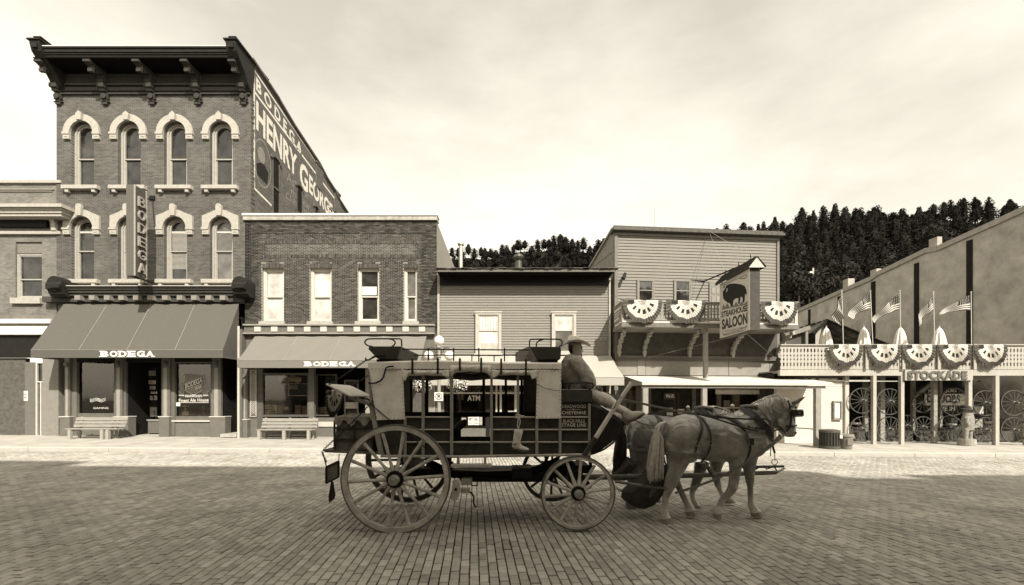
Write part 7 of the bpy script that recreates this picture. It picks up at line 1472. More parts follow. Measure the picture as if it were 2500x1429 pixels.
k = MB(); k.box(XX(1249, 6.1), XX(1256, 6.1), 6.07, 6.13, ZZ(1098, 6.1), ZZ(1092, 6.1)); k.prism([(XX(a, 6.1), ZZ(b, 6.1)) for a, b in ((1264, 1097), (1274, 1101), (1288, 1102.5), (1293, 1099), (1293, 1100.5), (1287, 1104), (1273, 1103.5), (1263, 1099))], lambda p, q, d: Vector((p, d, q)), 6.065, 6.135); k.build('sole', M('boot_sole', .10, .7), cb); k = MB(); torus(k, P(1248, 1089, 6.1), .02, .02, .005, 12, 4); k.tube([P(1249, 1086, 6.06), P(1262, 1083, 6.05)], .006, 4); k.build('spur', IRON, cb)
k = MB(); k.tube([P(1266, 1048, 6.1), P(1263, 1040, 6.1), P(1265, 1025, 6.1), P(1266, 1014, 6.12)], .009, 5); k.tube([P(1266, 1047, 6.1), P(1270, 1030, 6.1), P(1267, 1014, 6.12)], .008, 5); k.tube([P(1258, 1014, 6.15), P(1264, 1012, 6.12), P(1273, 1016, 6.13), P(1280, 1016, 6.15)], .009, 5); k.tube([P(1263, 1015, 6.12), P(1259, 1022, 6.11)], .007, 5); k.build('cord', M('pale_cord', .5, .9), cb)
k = MB(); k.ring([((XX(a, 6.7), ZZ(b, 6.7)), (XX(c, 6.7), ZZ(d, 6.7)), w_, 6.7) for a, b, c, d, w_ in ((1100, 1046, 1104, 1070, .05), (1113, 1036, 1116, 1058, .06), (1124, 1028, 1128, 1048, .055), (1132, 1024, 1138, 1040, .04), (1137, 1024, 1141, 1032, .02))], 12); tag(k.build('passenger_boot', LEA, smooth=True), 'shiny black riding boot of a passenger seen inside the coach door opening', 'boot')
# ================================================================ bodies: lofted sections, welded by a voxel remesh
def welded(parts, name, mat, parent, voxel=.013, smooth=6, dec=.5):
    b = MB()
    for secs, n, p in parts: b.ring(secs, n, p)
    me = bpy.data.meshes.new('tmp'); me.from_pydata([v[:] for v in b.v], [], b.f); o = bpy.data.objects.new('tmp', me); COL.objects.link(o)
    bm = bmesh.new(); bm.from_mesh(me); bmesh.ops.recalc_face_normals(bm, faces=bm.faces); bm.to_mesh(me); bm.free()
    r = o.modifiers.new('r', 'REMESH'); r.mode = 'VOXEL'; r.voxel_size = voxel
    s = o.modifiers.new('s', 'SMOOTH'); s.factor = .6; s.iterations = smooth
    if dec < 1: d = o.modifiers.new('d', 'DECIMATE'); d.ratio = dec
    dg = bpy.context.evaluated_depsgraph_get(); m2 = bpy.data.meshes.new_from_object(o.evaluated_get(dg)); bpy.data.objects.remove(o)
    org = wloc(parent)
    for v in m2.vertices: v.co -= org
    m2.materials.clear(); m2.materials.append(mat); m2.polygons.foreach_set('use_smooth', [True] * len(m2.polygons))
    ob = bpy.data.objects.new(name, m2); COL.objects.link(ob); ob.parent = parent; return ob
def bvh_of(ob):
    org = wloc(ob.parent); return BVHTree.FromPolygons([v.co + org for v in ob.data.vertices], [tuple(p.vertices) for p in ob.data.polygons])
def coat(name, v, v2):
    m = M(name, v, .3, .3, 2.0, .12, 160, v2=v2, spec=.85, big=(4.0, .9, .08)); return m
def hq(a, b, c, d, w_, y, Y0, dx=0):
    """section from crop pixel pairs: crop origin (1480,940), scale 3.97"""
    return ((XX(1480 + a / 3.97, Y0) + dx, ZZ(940 + b / 3.97, Y0)), (XX(1480 + c / 3.97, Y0) + dx, ZZ(940 + d / 3.97, Y0)), w_, y)
TORSO = [(572, 372, 556, 470, .05), (585, 355, 548, 590, .17), (625, 330, 560, 660, .245), (690, 300, 640, 700, .285), (765, 280, 735, 720, .30), (865, 285, 855, 715, .295), (980, 300, 960, 735, .315), (1100, 303, 1080, 748, .325), (1200, 286, 1190, 742, .31), (1290, 268, 1290, 730, .285), (1370, 265, 1390, 725, .27), (1440, 275, 1480, 690, .245), (1495, 330, 1545, 610, .19), (1530, 400, 1565, 540, .11)]
NECK = [(1230, 280, 1500, 640, .22), (1300, 240, 1560, 560, .19), (1370, 205, 1575, 450, .15), (1450, 162, 1600, 375, .125), (1540, 125, 1625, 352, .11), (1625, 100, 1665, 340, .10), (1690, 108, 1690, 300, .09)]
HEAD = [(1680, 105, 1625, 240, .07), (1735, 118, 1640, 300, .092), (1785, 160, 1650, 370, .105), (1812, 230, 1665, 430, .10), (1824, 300, 1685, 462, .088), (1828, 370, 1695, 470, .072), (1832, 420, 1702, 478, .066), (1838, 455, 1712, 490, .064), (1836, 478, 1735, 500, .056), (1820, 500, 1770, 510, .04)]
LEGS_N = [([(545, 560, 800, 600, .13), (558, 640, 790, 660, .14), (570, 720, 770, 730, .115), (563, 800, 715, 830, .085), (535, 890, 660, 930, .062), (525, 950, 640, 965, .055), (527, 1000, 610, 1010, .046), (510, 1060, 580, 1065, .038), (497, 1140, 565, 1145, .036), (490, 1195, 566, 1203, .046), (500, 1235, 572, 1222, .04), (500, 1272, 588, 1255, .055), (506, 1328, 616, 1326, .065)], -.15),
          ([(600, 600, 810, 640, .12), (610, 720, 800, 720, .115), (625, 810, 760, 800, .08), (640, 890, 735, 880, .058), (672, 960, 745, 935, .046), (722, 1050, 780, 1025, .036), (760, 1130, 822, 1105, .036), (785, 1180, 848, 1158, .046), (800, 1218, 872, 1190, .04), (800, 1250, 895, 1228, .055), (808, 1286, 915, 1283, .063)], .13),
          ([(1310, 560, 1545, 600, .12), (1325, 640, 1540, 640, .12), (1342, 740, 1500, 725, .1), (1365, 820, 1487, 800, .075), (1380, 880, 1476, 875, .06), (1388, 940, 1472, 935, .056), (1404, 990, 1465, 990, .044), (1410, 1080, 1464, 1080, .036), (1412, 1150, 1468, 1145, .037), (1408, 1195, 1482, 1180, .046), (1428, 1232, 1508, 1203, .04), (1438, 1258, 1538, 1238, .055), (1446, 1291, 1562, 1288, .063)], .11),
          ([(1130, 560, 1330, 600, .12), (1140, 660, 1300, 680, .11), (1148, 750, 1270, 750, .09), (1150, 840, 1252, 840, .066), (1142, 920, 1238, 925, .056), (1132, 975, 1228, 985, .056), (1112, 1010, 1190, 1045, .048), (1078, 1052, 1132, 1084, .038), (1046, 1090, 1102, 1112, .042), (1036, 1125, 1098, 1135, .042), (1035, 1152, 1092, 1152, .036), (990, 1178, 1083, 1166, .05), (984, 1225, 1077, 1212, .056), (1010, 1268, 1066, 1275, .05)], -.14)]
def Lf(a): return a
LEGS_F = [([(830, 740, 975, 740, .1), (820, 840, 925, 840, .075), (800, 920, 890, 930, .06), (785, 975, 862, 980, .052), (775, 1030, 830, 1030, .04), (785, 1090, 835, 1083, .036), (808, 1140, 862, 1122, .045), (828, 1160, 880, 1145, .042), (836, 1190, 896, 1187, .052)], -.12),
          ([(1010, 700, 1190, 740, .1), (1030, 770, 1160, 780, .09), (1040, 850, 1135, 855, .07), (1052, 920, 1132, 920, .055), (1075, 985, 1142, 978, .05), (1108, 1040, 1163, 1025, .038), (1128, 1090, 1190, 1063, .042), (1140, 1120, 1222, 1088, .05), (1150, 1156, 1282, 1152, .06)], .1),
          ([(190, 560, 460, 600, .13), (205, 650, 430, 690, .13), (215, 740, 380, 760, .1), (205, 820, 330, 840, .07), (185, 900, 275, 920, .05), (172, 1000, 232, 1000, .036), (168, 1080, 226, 1080, .042), (165, 1120, 262, 1110, .055), (168, 1165, 275, 1163, .06)], -.13),
          ([(300, 600, 500, 640, .12), (320, 740, 450, 750, .1), (330, 820, 430, 830, .07), (360, 900, 430, 900, .05), (400, 1000, 455, 990, .036), (430, 1080, 490, 1060, .042), (440, 1110, 540, 1100, .055), (450, 1150, 560, 1148, .06)], .12)]
def make_horse(label, Y0, dx, legs, legsY, cm, mane_m, far):
    t = T('horse', label, 'horse', (XX(1480 + 1000 / 3.97, Y0) + dx, Y0, 0), 'pair of draught horses')
    dz = -.04 if far else 0
    def FR(x, y):      # the far horse carries its neck lower and further forward
        w_ = min(1, max(0, (x - 1300) / 260)) if far and y < 520 else 0; a = .62 * w_; u, v = x - 1400, y - 420; return (1400 + u * math.cos(a) - v * math.sin(a), 420 + u * math.sin(a) + v * math.cos(a)) if w_ else (x, y)
    def sec(L, yo=0, Yp=6.55, ddx=None): return [hq(a, b, c, d, w_, Y0 + yo, Yp, dx if ddx is None else ddx) for a, b, c, d, w_ in L]
    def secn(L):
        R_ = []
        for a, b, c, d, w_ in L:
            m_ = ((a + c) / 2 + 60) if far else 0; wt = min(1, max(0, (m_ - 1400) / 230)) * .62; f = lambda x, y: (1400 + (x - 1400) * math.cos(wt) - (y - 420) * math.sin(wt), 420 + (x - 1400) * math.sin(wt) + (y - 420) * math.cos(wt))
            (a, b), (c, d) = f(a, b), f(c, d); R_.append((a, b, c, d, w_))
        return sec(R_)
    parts = [(sec(TORSO), 28, 2.15), (secn(NECK), 22, 2.2), (secn(HEAD), 20, 2.3)]
    if far: parts = [([((a[0], a[1] + dz), (b[0], b[1] + dz), w_, y) for a, b, w_, y in s], n, p) for s, n, p in parts]
    for L, yo in legs: parts.append(([hq(a, b, c, d, w_, Y0 + yo, legsY, 0) for a, b, c, d, w_ in L], 14, 2.2))
    # muscle masses that break up the barrel: haunch, stifle, shoulder, forearm, jowl
    def blob(cx, cy, rx, rz, yo, hw):
        L = []
        for i in range(-4, 5):
            f = math.sin(i * math.pi / 8.2); q = math.sqrt(max(.02, 1 - f * f)); L.append(hq(cx + rx * f, cy - rz * q, cx + rx * f, cy + rz * q, hw * q, Y0 + yo, 6.55, dx))
        return ([((a[0], a[1] + dz), (b[0], b[1] + dz), w_, y) for a, b, w_, y in L], 14, 2.0)
    for s in (-1, 1):
        parts += [blob(690, 510, 130, 190, s * .17, .135), blob(770, 650, 70, 90, s * .21, .085), blob(1410, 560, 95, 120, s * .16, .10), blob(1330, 420, 60, 140, s * .15, .09), blob(1500, 560, 60, 80, s * .09, .1)] + ([] if far else [blob(1672, 372, 45, 62, s * .05, .05)]) + [blob(1080, 560, 170, 150, s * .2, .125)]
    body = welded(parts, 'body', cm, t, .014, 7, .55)
    for L, yo in legs:
        s2 = [hq(a, b, c, d, w_ * 1.06, Y0 + yo, legsY, 0) for a, b, c, d, w_ in L[-2:]]; k = MB(); k.ring([(a, b, w_, y) for a, b, w_, y in s2] + [((s2[-1][0][0], s2[-1][0][1] - .006), (s2[-1][1][0], s2[-1][1][1] - .006), s2[-1][2], s2[-1][3])], 16, 2.2); k.build('hoof', M('worn_hoof', .26, .5, .3, 14, .3, 60), t, smooth='auto')
    def q_(x, y, yy=0):
        if far: x, y = FR(x, y)
        v = P(1480 + x / 3.97, 940 + y / 3.97, 6.55); return Vector((v.x + dx, Y0 + yy, v.z + dz))
    for s in (-1, 1):
        k = MB(); e0 = q_(1745, 150, s * .06); tip = q_(1888, 113, s * .1) if s < 0 else q_(1682, 62, s * .08); e0 = e0 if s < 0 else q_(1690, 125, s * .05)
        if s < 0: e0 = q_(1790, 178, s * .06)
        k.tube([e0, e0.lerp(tip, .3), e0.lerp(tip, .65), tip], [.026, .034, .022, .003], 8, flat=(.7, 1.15)); k.build('ear', cm, t, smooth=True)
        k = MB(); k.lathe([(.004, -.014), (.016, -.008), (.019, 0), (.012, .012)], q_(1757, 258, s * .098), 10, 'y'); k.build('eye', BLACK, t, smooth=True)
        k = MB(); k.lathe([(.004, -.006), (.015, 0), (.01, .01)], q_(1818, 462, s * .052), 10, 'y'); k.build('nostril', BLACK, t, smooth=True)
    # mane and tail: many tapering strands
    rr = random.Random(4 if far else 5); k = MB(); crest = [(1270, 262), (1310, 240), (1370, 208), (1450, 165), (1540, 125), (1625, 100), (1690, 105), (1730, 120)]
    def crest_y(x):
        for a in range(len(crest) - 1):
            if crest[a][0] <= x <= crest[a + 1][0]: return crest[a][1] + (crest[a + 1][1] - crest[a][1]) * (x - crest[a][0]) / (crest[a + 1][0] - crest[a][0])
        return crest[-1][1]
    bvb = bvh_of(body)
    def sb_(x, y, off=.012):
        p = q_(x, y, 0); hit = bvb.ray_cast(Vector((p.x, Y0 - 1.2, p.z)), Vector((0, 1, 0)), 1.25)
        return (hit[0] + Vector((0, -off, 0))) if hit[0] is not None else q_(x, y, -.02)
    for i in range(90):      # short crest hair lying along the top of the neck
        x = rr.uniform(1300, 1730); y = crest_y(x); Lb = rr.uniform(20, 45); up = rr.uniform(0, 7)
        k.tube([q_(x, y - 2, rr.uniform(-.03, .03)), q_(x - Lb * .4, crest_y(x - Lb * .4) - up, rr.uniform(-.04, .02)), q_(x - Lb, crest_y(max(1271, x - Lb)) - rr.uniform(-4, 6), rr.uniform(-.05, .0))], [.006, .006, .0015], 4)
    for i in range(14):      # lock falling on the near side of the neck
        x = rr.uniform(1500, 1590); f = rr.uniform(.5, 1)
        k.tube([q_(x, crest_y(x) - 3, -.02), sb_(x + 4, crest_y(x) + 14), sb_(x - 4 * f, crest_y(x) + 34), sb_(x - 25 * f, crest_y(x) + 36 + 50 * f), sb_(x - 70 * f - 12, crest_y(x) + 40 + 84 * f)], [.0045, .0045, .004, .003, .001], 4)
    for i in range(12):      # long strands in front of the ears
        x = rr.uniform(1662, 1722); f = rr.uniform(.6, 1)
        k.tube([q_(x, crest_y(x) - 3, -.02), sb_(x + rr.uniform(-6, 4), crest_y(x) + 25), sb_(x + rr.uniform(-8, 6), crest_y(x) + 50), sb_(x + rr.uniform(-10, 12), crest_y(x) + 50 + 50 * f), sb_(1700 + rr.uniform(-20, 24), crest_y(x) + 60 + 75 * f)], [.004, .004, .003, .0025, .001], 4)
    for i in range(30): x = rr.uniform(1240, 1300); f = rr.uniform(.4, 1); k.tube([q_(x, 258, -.02), sb_(x - 6, 272), sb_(x - 25 * f, 286), sb_(x - 60 * f, 286 + 22 * f)], [.006, .006, .004, .001], 4)
    for i in range(30): x = rr.uniform(1740, 1790); k.tube([q_(x, 125 + (x - 1740) * .6, 0), q_(x + 25, 150 + (x - 1740) * .6, rr.uniform(-.05, .05)), q_(x + rr.uniform(30, 55), 215, rr.uniform(-.07, .07))], [.008, .007, .002], 4)
    k.build('mane', mane_m, t, smooth=True)
    k = MB()
    for i in range(190):
        f = rr.random(); yy = rr.uniform(-1, 1); Ln = rr.uniform(.55, 1) ** .6
        p = [(575 - 6 * f, 358 + 14 * f), (520 - 40 * f * .9, 375 + 90 * f * .5 + 0), (452 + 85 * f, 520), (425 + 115 * f, 660), (405 + 130 * f, 800), (402 + 130 * f + rr.uniform(-5, 12), 900), (412 + 110 * f + (rr.uniform(10, 60) if rr.random() < .12 else 0), 985 - 60 * abs(f - .4))]
        if rr.random() < .06: p[-1] = (rr.uniform(540, 590), rr.uniform(860, 930))
        nkeep = max(4, int(round(len(p) * Ln)) + 1); p = p[:nkeep]; sp_ = [0, .05, .075, .085, .085, .075, .05]
        k.tube([q_(x + rr.uniform(-4, 4), y, sp_[j] * yy - .0) for j, (x, y) in enumerate(p)], [.012] * (len(p) - 2) + [.008, .002], 4)
    k.build('tail', mane_m if not far else M('dark_horse_tail', .045, .8, .3), t, smooth=True)
    return t, body, q_
ct1 = coat('chestnut_coat', .16, .42); ct2 = coat('dark_chestnut_coat', .09, .22)
# hoof and lower-leg paleness is a coat marking: vary with height in object space
for m in (ct1, ct2):
    tt = m.node_tree; b = tt.nodes['Principled BSDF']; L = tt.links.new; g = tt.nodes.new('ShaderNodeNewGeometry'); s = tt.nodes.new('ShaderNodeSeparateXYZ'); L(g.outputs['Position'], s.inputs[0])
    r = tt.nodes.new('ShaderNodeMapRange'); r.inputs[1].default_value = .38; r.inputs[2].default_value = .16; L(s.outputs['Z'], r.inputs[0])
    x = tt.nodes.new('ShaderNodeMix'); x.data_type = 'RGBA'; src = b.inputs['Base Color'].links[0].from_socket; L(r.outputs[0], x.inputs[0]); L(src, x.inputs[6]); x.inputs[7].default_value = tint(.5); L(x.outputs[2], b.inputs['Base Color'])
MANE = M('flaxen_hair', .66, .7, .3, 12, spec=.4)
hn, bodyn, qn = make_horse('chestnut horse with flaxen mane and tail nearest the camera, walking in harness', 6.55, 0, LEGS_N, 6.55, ct1, MANE, False)
hf, bodyf, qf = make_horse('darker chestnut horse on the far side of the pole, mostly hidden by the nearer horse', 7.5, -.30, LEGS_F, 7.5, ct2, MANE, True)
BN = bvh_of(bodyn); BF = bvh_of(bodyf)
HAR = M('black_harness_leather', .022, .45, .3, 14, spec=.5); HARB = M('brown_harness_leather', .15, .55, .3, 12, spec=.4); BUCK = M('nickel_buckle', .62, .25, .1, metal=.6, spec=.7)
def onbody(bv, q, x, y, off=.008, fallback=None):
    p = q(x, y, 0); hit = bv.ray_cast(Vector((p.x, 5.0, p.z)), Vector((0, 1, 0)), 2.2 if bv is BN else 3.2)
    if hit[0] is None or (fallback is None and False): return Vector((p.x, fallback if fallback else p.y - .05, p.z))
    return hit[0] + Vector((0, -off, 0)) + hit[1] * .004
def strap(k, bv, q, pts, wd=.014, th=.005, fb=None, off=.010, sub=6):
    P_ = []
    for i in range(len(pts) - 1):
        for j in range(sub): f = j / sub; P_.append((pts[i][0] + (pts[i + 1][0] - pts[i][0]) * f, pts[i][1] + (pts[i + 1][1] - pts[i][1]) * f))
    P_.append(pts[-1]); W = [onbody(bv, q, x, y, off, fb) for x, y in P_]
    for a in range(len(W) - 1):    # ribbon with thickness
        pass
    Wd = []
    for i, p in enumerate(W):
        d = (W[min(i + 1, len(W) - 1)] - W[max(i - 1, 0)]); d.normalize(); s = d.cross(Vector((0, 1, 0)));
        if s.length < .1: s = Vector((1, 0, 0))
        s.normalize(); n_ = Vector((0, -1, 0)); Wd.append([p + s * wd + n_ * 0, p + s * wd + n_ * th, p - s * wd + n_ * th, p - s * wd])
    vs = [v for r_ in Wd for v in r_]; N = len(Wd); k.add(vs, [(i * 4 + j, i * 4 + (j + 1) % 4, (i + 1) * 4 + (j + 1) % 4, (i + 1) * 4 + j) for i in range(N - 1) for j in range(4)] + [(0, 1, 2, 3), (N * 4 - 1, N * 4 - 2, N * 4 - 3, N * 4 - 4)])
def buckle(k, c, w_=.022, h=.028, ang=0):
    ca, sa = math.cos(ang), math.sin(ang); pts = [Vector((a * w_ * ca - b * h * sa, 0, a * w_ * sa + b * h * ca)) + c for a, b in ((-1, -1), (1, -1), (1, 1), (-1, 1), (-1, -1))]; k.tube(pts, .005, 5)
def harness(label, bv, q, full):
    t = T('harness', label, 'harness', q(1000, 300, 0), 'harness of the two horses')
    def st(nm, pts, wd=.014, m=HAR, fb=None, off=.010): k = MB(); strap(k, bv, q, pts, wd, .006, fb, off); return k.build(nm, m, t, fixn=True)
    st('hip_strap', [(835, 283), (860, 330), (852, 400), (800, 545), (780, 650)], .016); st('side_strap', [(835, 283), (880, 325), (905, 390), (920, 480), (920, 560), (908, 650), (905, 690), (912, 750)], .013)
    st('breeching', [(548, 640), (640, 655), (760, 660), (900, 660)], .03, HARB, None, .016); st('breeching', [(760, 640), (900, 640)], .014, HARB, None, .03)
    st('back_strap', [(770, 276), (850, 284), (960, 300), (1080, 308), (1150, 330)], .012)
    st('saddle_strap', [(1060, 300), (1120, 325), (1190, 370), (1240, 430), (1262, 480), (1285, 540), (1300, 600), (1305, 700), (1312, 760), (1290, 800)], .014); st('saddle_strap', [(1090, 305), (1180, 350), (1235, 400)], .012, HARB); st('saddle_strap', [(1105, 300), (1205, 345), (1250, 400)], .01, HARB)
    st('belly_band', [(905, 690), (915, 740), (930, 800), (965, 850)], .016, HAR, q(0, 0).y - .2)
    # collar and hames
    for a, b, w_ in (((1290, 225), (1560, 540), .034), ((1330, 215), (1575, 500), .024)): st('collar', [a, ((a[0] + b[0]) / 2 - 10, (a[1] + b[1]) / 2 + 6), b], w_, HAR, None, .03)
    k = MB(); k.tube([q(1300, 215, 0), q(1345, 208, -.06), q(1400, 210, -.1), q(1430, 225, -.12)], [.03, .032, .03, .024], 8); k.build('collar_cap', HARB, t, smooth=True)
    st('hame', [(1408, 205), (1440, 260), (1490, 330), (1530, 400), (1560, 440)], .014, HARB, None, .05)
    for x, y, yy in ((1408, 195, -.13), (1262, 205, .12)):
        k = MB(); k.tube([q(x + 12, y + 45, yy), q(x + 4, y + 15, yy)], .012, 6); hm = k.build('hame_post', HARB, t); k = MB(); k.lathe([(.004, -.03), (.022, -.018), (.03, 0), (.022, .02), (.004, .03)], q(x, y, yy), 12); k.build('brass_ball', BUCK, hm, smooth=True)
    st('shoulder_strap', [(1250, 410), (1300, 425), (1400, 435), (1480, 438), (1560, 415), (1580, 408)], .011, HARB, None, .02); st('shoulder_strap', [(1270, 390), (1320, 402), (1420, 412), (1520, 412)], .012, HAR, None, .016)
    st('breast_strap', [(1565, 440), (1590, 520), (1600, 570), (1610, 610), (1625, 660)], .016, HAR, q(0, 0).y - .02)
    if full:
        k = MB(); pts = [q(1560, 470, -.33), q(1480, 545, -.36), q(1320, 652, -.38), q(1180, 745, -.38), q(960, 870, -.36), q(780, 940, -.34), q(600, 1010, -.28)]
        for i in range(len(pts) - 1): k.beam(pts[i], pts[i + 1], .008, .055 if i < 2 else .034)
        k.build('trace', HARB, t); k = MB(); k.beam(q(912, 750, -.2), q(965, 850, -.33), .01, .04); k.build('trace_carrier', HARB, t); k = MB()
        for j in range(9): k.lathe([(.004, 0), (.002, -.004)], q(1555 - j * 16, 478 + j * 11, -.345), 5, 'y')
        k.build('trace_holes', BUCK, t)
    else: pass
    k = MB(); chain(k, onbody(bv, q, 1255, 440, .03), onbody(bv, q, 1275, 560, .03), 8, 0, .02, .008); k.build('braided_strap', HARB, t); k = MB(); p = onbody(bv, q, 1295, 530, .03); k.box(p.x - .03, p.x + .03, p.y - .02, p.y, p.z - .05, p.z + .05); k.build('leather_pad', HAR, t)
    k = MB()
    for x, y, a in ((797, 552, .3), (918, 545, 0), (955, 705, -.5), (905, 745, 0)): buckle(k, onbody(bv, q, x, y, .022, q(0, 0).y - .25), ang=a)
    for x, y in ((865, 318), (880, 325), (893, 330)): c = onbody(bv, q, x, y, .02); torus(k, c, .02, .02, .005, 12, 4)
    buckle(k, onbody(bv, q, 690, 710, .03), .03, .014, .7); buckle(k, onbody(bv, q, 1310, 402, .03), .03, .014, 0); k.build('buckle', BUCK, t)
    # bridle
    br = lambda nm, pts, wd, m=HAR, o=.012: st(nm, pts, wd, m, None, o)
    br('cheek_strap', [(1725, 150), (1735, 215), (1738, 260), (1745, 330), (1742, 400), (1712, 450)], .012); br('brow_band', [(1725, 215), (1760, 205), (1800, 210), (1822, 225)], .014); br('nose_band', [(1700, 395), (1760, 400), (1800, 395), (1828, 390)], .013); br('throat_latch', [(1730, 250), (1715, 310), (1680, 355)], .006, HARB)
    k = MB(); pb_ = [(1738, 240), (1840, 235), (1855, 248), (1858, 292), (1845, 306), (1775, 308), (1742, 300)]; y0 = q(0, 0).y - .13
    k.prism([(q(a, b).x, q(a, b).z) for a, b in pb_], lambda p_, r_, d: Vector((p_, y0 - d, r_)), 0, .008); bl_ = k.build('blinder', HAR, t); k = MB(); k.tube([q(a, b, -.141) for a, b in ((1780, 300), (1842, 299), (1851, 290), (1850, 250), (1838, 241), (1790, 243))], .003, 4); torus(k, q(1814, 270, -.142), .012, .012, .004, 12, 4); k.lathe([(.005, 0), (.003, -.004)], q(1814, 270, -.14), 8, 'y'); k.build('rosette', BUCK, bl_)
    k = MB(); torus(k, q(1765, 233, -.125), .024, .028, .005, 16, 4); torus(k, q(1740, 245, -.12), .018, .022, .005, 14, 4); torus(k, q(1700, 470, -.09), .025, .03, .006, 16, 4); k.build('bridle_ring', BUCK, t)
    k = MB(); chain(k, q(1690, 490, -.06), q(1640, 560, -.03), 6, 0, .014, .005); chain(k, q(1600, 555, -.03), q(1640, 565, -.03), 4, 0, .014, .005); k.build('curb_chain', IRON, t)
    k = MB(); k.beam(q(1580, 440, -.1), q(1665, 425, -.09), .006, .02); k.beam(q(1625, 655, -.02), q(1675, 745, .1), .01, .03); k.beam(q(1590, 600, -.02), q(1610, 690, .05), .01, .03); torus(k, q(1690, 762, .15), .045, .045, .006, 18, 4); k.build('pole_strap', HAR, t)
    return t
harness('black and brown leather harness with brass balls on the nearer horse', BN, qn, True); harness('dark harness with two pale balls showing beyond the nearer horse', BF, qf, False)
# reins
rn = T('reins', 'long leather driving reins running from the driver to the horses bridles', 'reins', P(1600, 1000, 6.5))
def rein(pts, m=HARB, r=.009, nm='rein'): k = MB(); k.tube(pts, r, 6, flat=(.5, 1.4)); k.build(nm, m, rn)
rein([P(1447, 950, 6.45), P(1486, 966, 6.4), P(1520, 975, 6.4), P(1600, 993, 6.4), P(1660, 1005, 6.3), P(1700, 1010.5, 6.3)], HARB, .014)
rein([P(1700, 1010.5, 6.3), qn(960, 315, -.3), qn(1100, 365, -.36), qn(1230, 405, -.36), qn(1350, 430, -.34)], HAR, .01); rein([P(1700, 1010.5, 6.3), qn(1000, 312, -.2), qn(1250, 322, -.3), qn(1440, 322, -.27), qn(1500, 345, -.25), qn(1600, 388, -.12), qn(1670, 420, -.1), qn(1702, 465, -.09)], HAR, .01)
rein([P(1447, 950, 6.5), P(1560, 985, 6.9), P(1640, 1003, 7.1), qf(900, 250, 0), qf(1300, 262, -.2), qf(1600, 388, -.12), qf(1702, 465, -.09)], HAR, .008); rein([P(1490, 1003, 6.7), P(1530, 1018, 6.9), P(1570, 1035, 7.1), P(1593, 1040, 7.2)], HAR, .006)
# leather catch bags behind the horses
LB = M('catch_bag_leather', .05, .6, .4, 6, .5, 20)
def bag(pts, Y0, depth, lab):
    t = T('catch_bag', lab, 'leather bag', P(1480 + pts[0][0] / 3.97, 940 + 1190 / 3.97, Y0), 'leather catch bags behind the horses'); k = MB(); n = len(pts); ctr = (sum(p[0] for p in pts) / n, sum(p[1] for p in pts) / n); vs = []
    for f, d in ((1, 0), (.97, -.35), (.8, -.8), (.45, -1), (1, .0), (.97, .35), (.8, .8), (.45, 1)):
        for x, y in pts: v = P(1480 + (ctr[0] + (x - ctr[0]) * f) / 3.97, 940 + (ctr[1] + (y - ctr[1]) * f) / 3.97, Y0); vs.append(Vector((v.x, v.y + d * depth * .5, v.z)))
    fs = []
    for g_ in (0, 4):
        for a in range(3): fs += [((g_ + a) * n + j, (g_ + a) * n + (j + 1) % n, (g_ + a + 1) * n + (j + 1) % n, (g_ + a + 1) * n + j) for j in range(n)]
        fs.append(tuple((g_ + 3) * n + j for j in range(n)))
    k.add(vs, fs); k.build('bag_body', LB, t, smooth='auto'); k = MB(); k.tube([P(1480 + x / 3.97, 940 + y / 3.97, Y0 - .02) for x, y in (pts[0], pts[1], pts[2])], .012, 5); k.build('bag_rim', HAR, t)
bag([(395, 850), (560, 790), (672, 738), (655, 800), (600, 900), (520, 1060), (430, 1165), (345, 1197), (270, 1180), (200, 1140), (150, 1100), (160, 1030), (280, 930)], 6.75, .55, 'large dark leather catch bag slung behind the nearer horse'); bag([(60, 850), (150, 740), (190, 690), (260, 720), (318, 690), (300, 760), (200, 850), (110, 885), (60, 880)], 7.5, .5, 'folded leather catch bag slung behind the far horse')
# ================================================================ the driver
DY = 6.55
dr_ = T('person', 'coach driver in a wide pale cowboy hat sitting on the box holding the reins', 'person', P(1405, 975, DY))
def dq(a, b, c, d, w_, y=0): return ((XX(1340 + a / 5.497, DY), ZZ(810 + b / 5.497, DY)), (XX(1340 + c / 5.497, DY), ZZ(810 + d / 5.497, DY)), w_, DY + y)
def dp(x, y, yy=0): v = P(1340 + x / 5.497, 810 + y / 5.497, DY); return Vector((v.x, DY + yy, v.z))
SKIN = M('tanned_skin', .42, .6, .12, 9); SHIRT = M('faded_work_shirt', .4, .9, .35, 7, .4, 60, big=(6, .8, .06)); JEAN = M('pale_worn_trousers', .6, .9, .25, 8, .4, 60, big=(8, .5, .04)); BOOTM = M('suede_boot', .48, .8, .2, 8, .3, 60); HATM = M('pale_felt_hat', .8, .85, .12, 6, .15, 60)
head = [([dq(300, 350, 430, 380, .075), dq(290, 300, 415, 335, .068), dq(278, 270, 440, 322, .075), dq(262, 235, 448, 290, .083), dq(255, 200, 450, 235, .086), dq(262, 160, 440, 180, .08), dq(295, 130, 415, 140, .05)], 18, 2.1), ([dq(430, 230, 446, 268, .026), dq(446, 236, 462, 270, .019), dq(460, 252, 472, 270, .011)], 8, 2.0), ([dq(405, 300, 440, 300, .05), dq(405, 330, 445, 330, .045), dq(410, 352, 440, 356, .025)], 10, 2.0), ([dq(425, 195, 452, 205, .06), dq(425, 215, 452, 222, .058)], 8, 2)]
bodyd = welded(head, 'body', SKIN, dr_, .008, 3, .7)
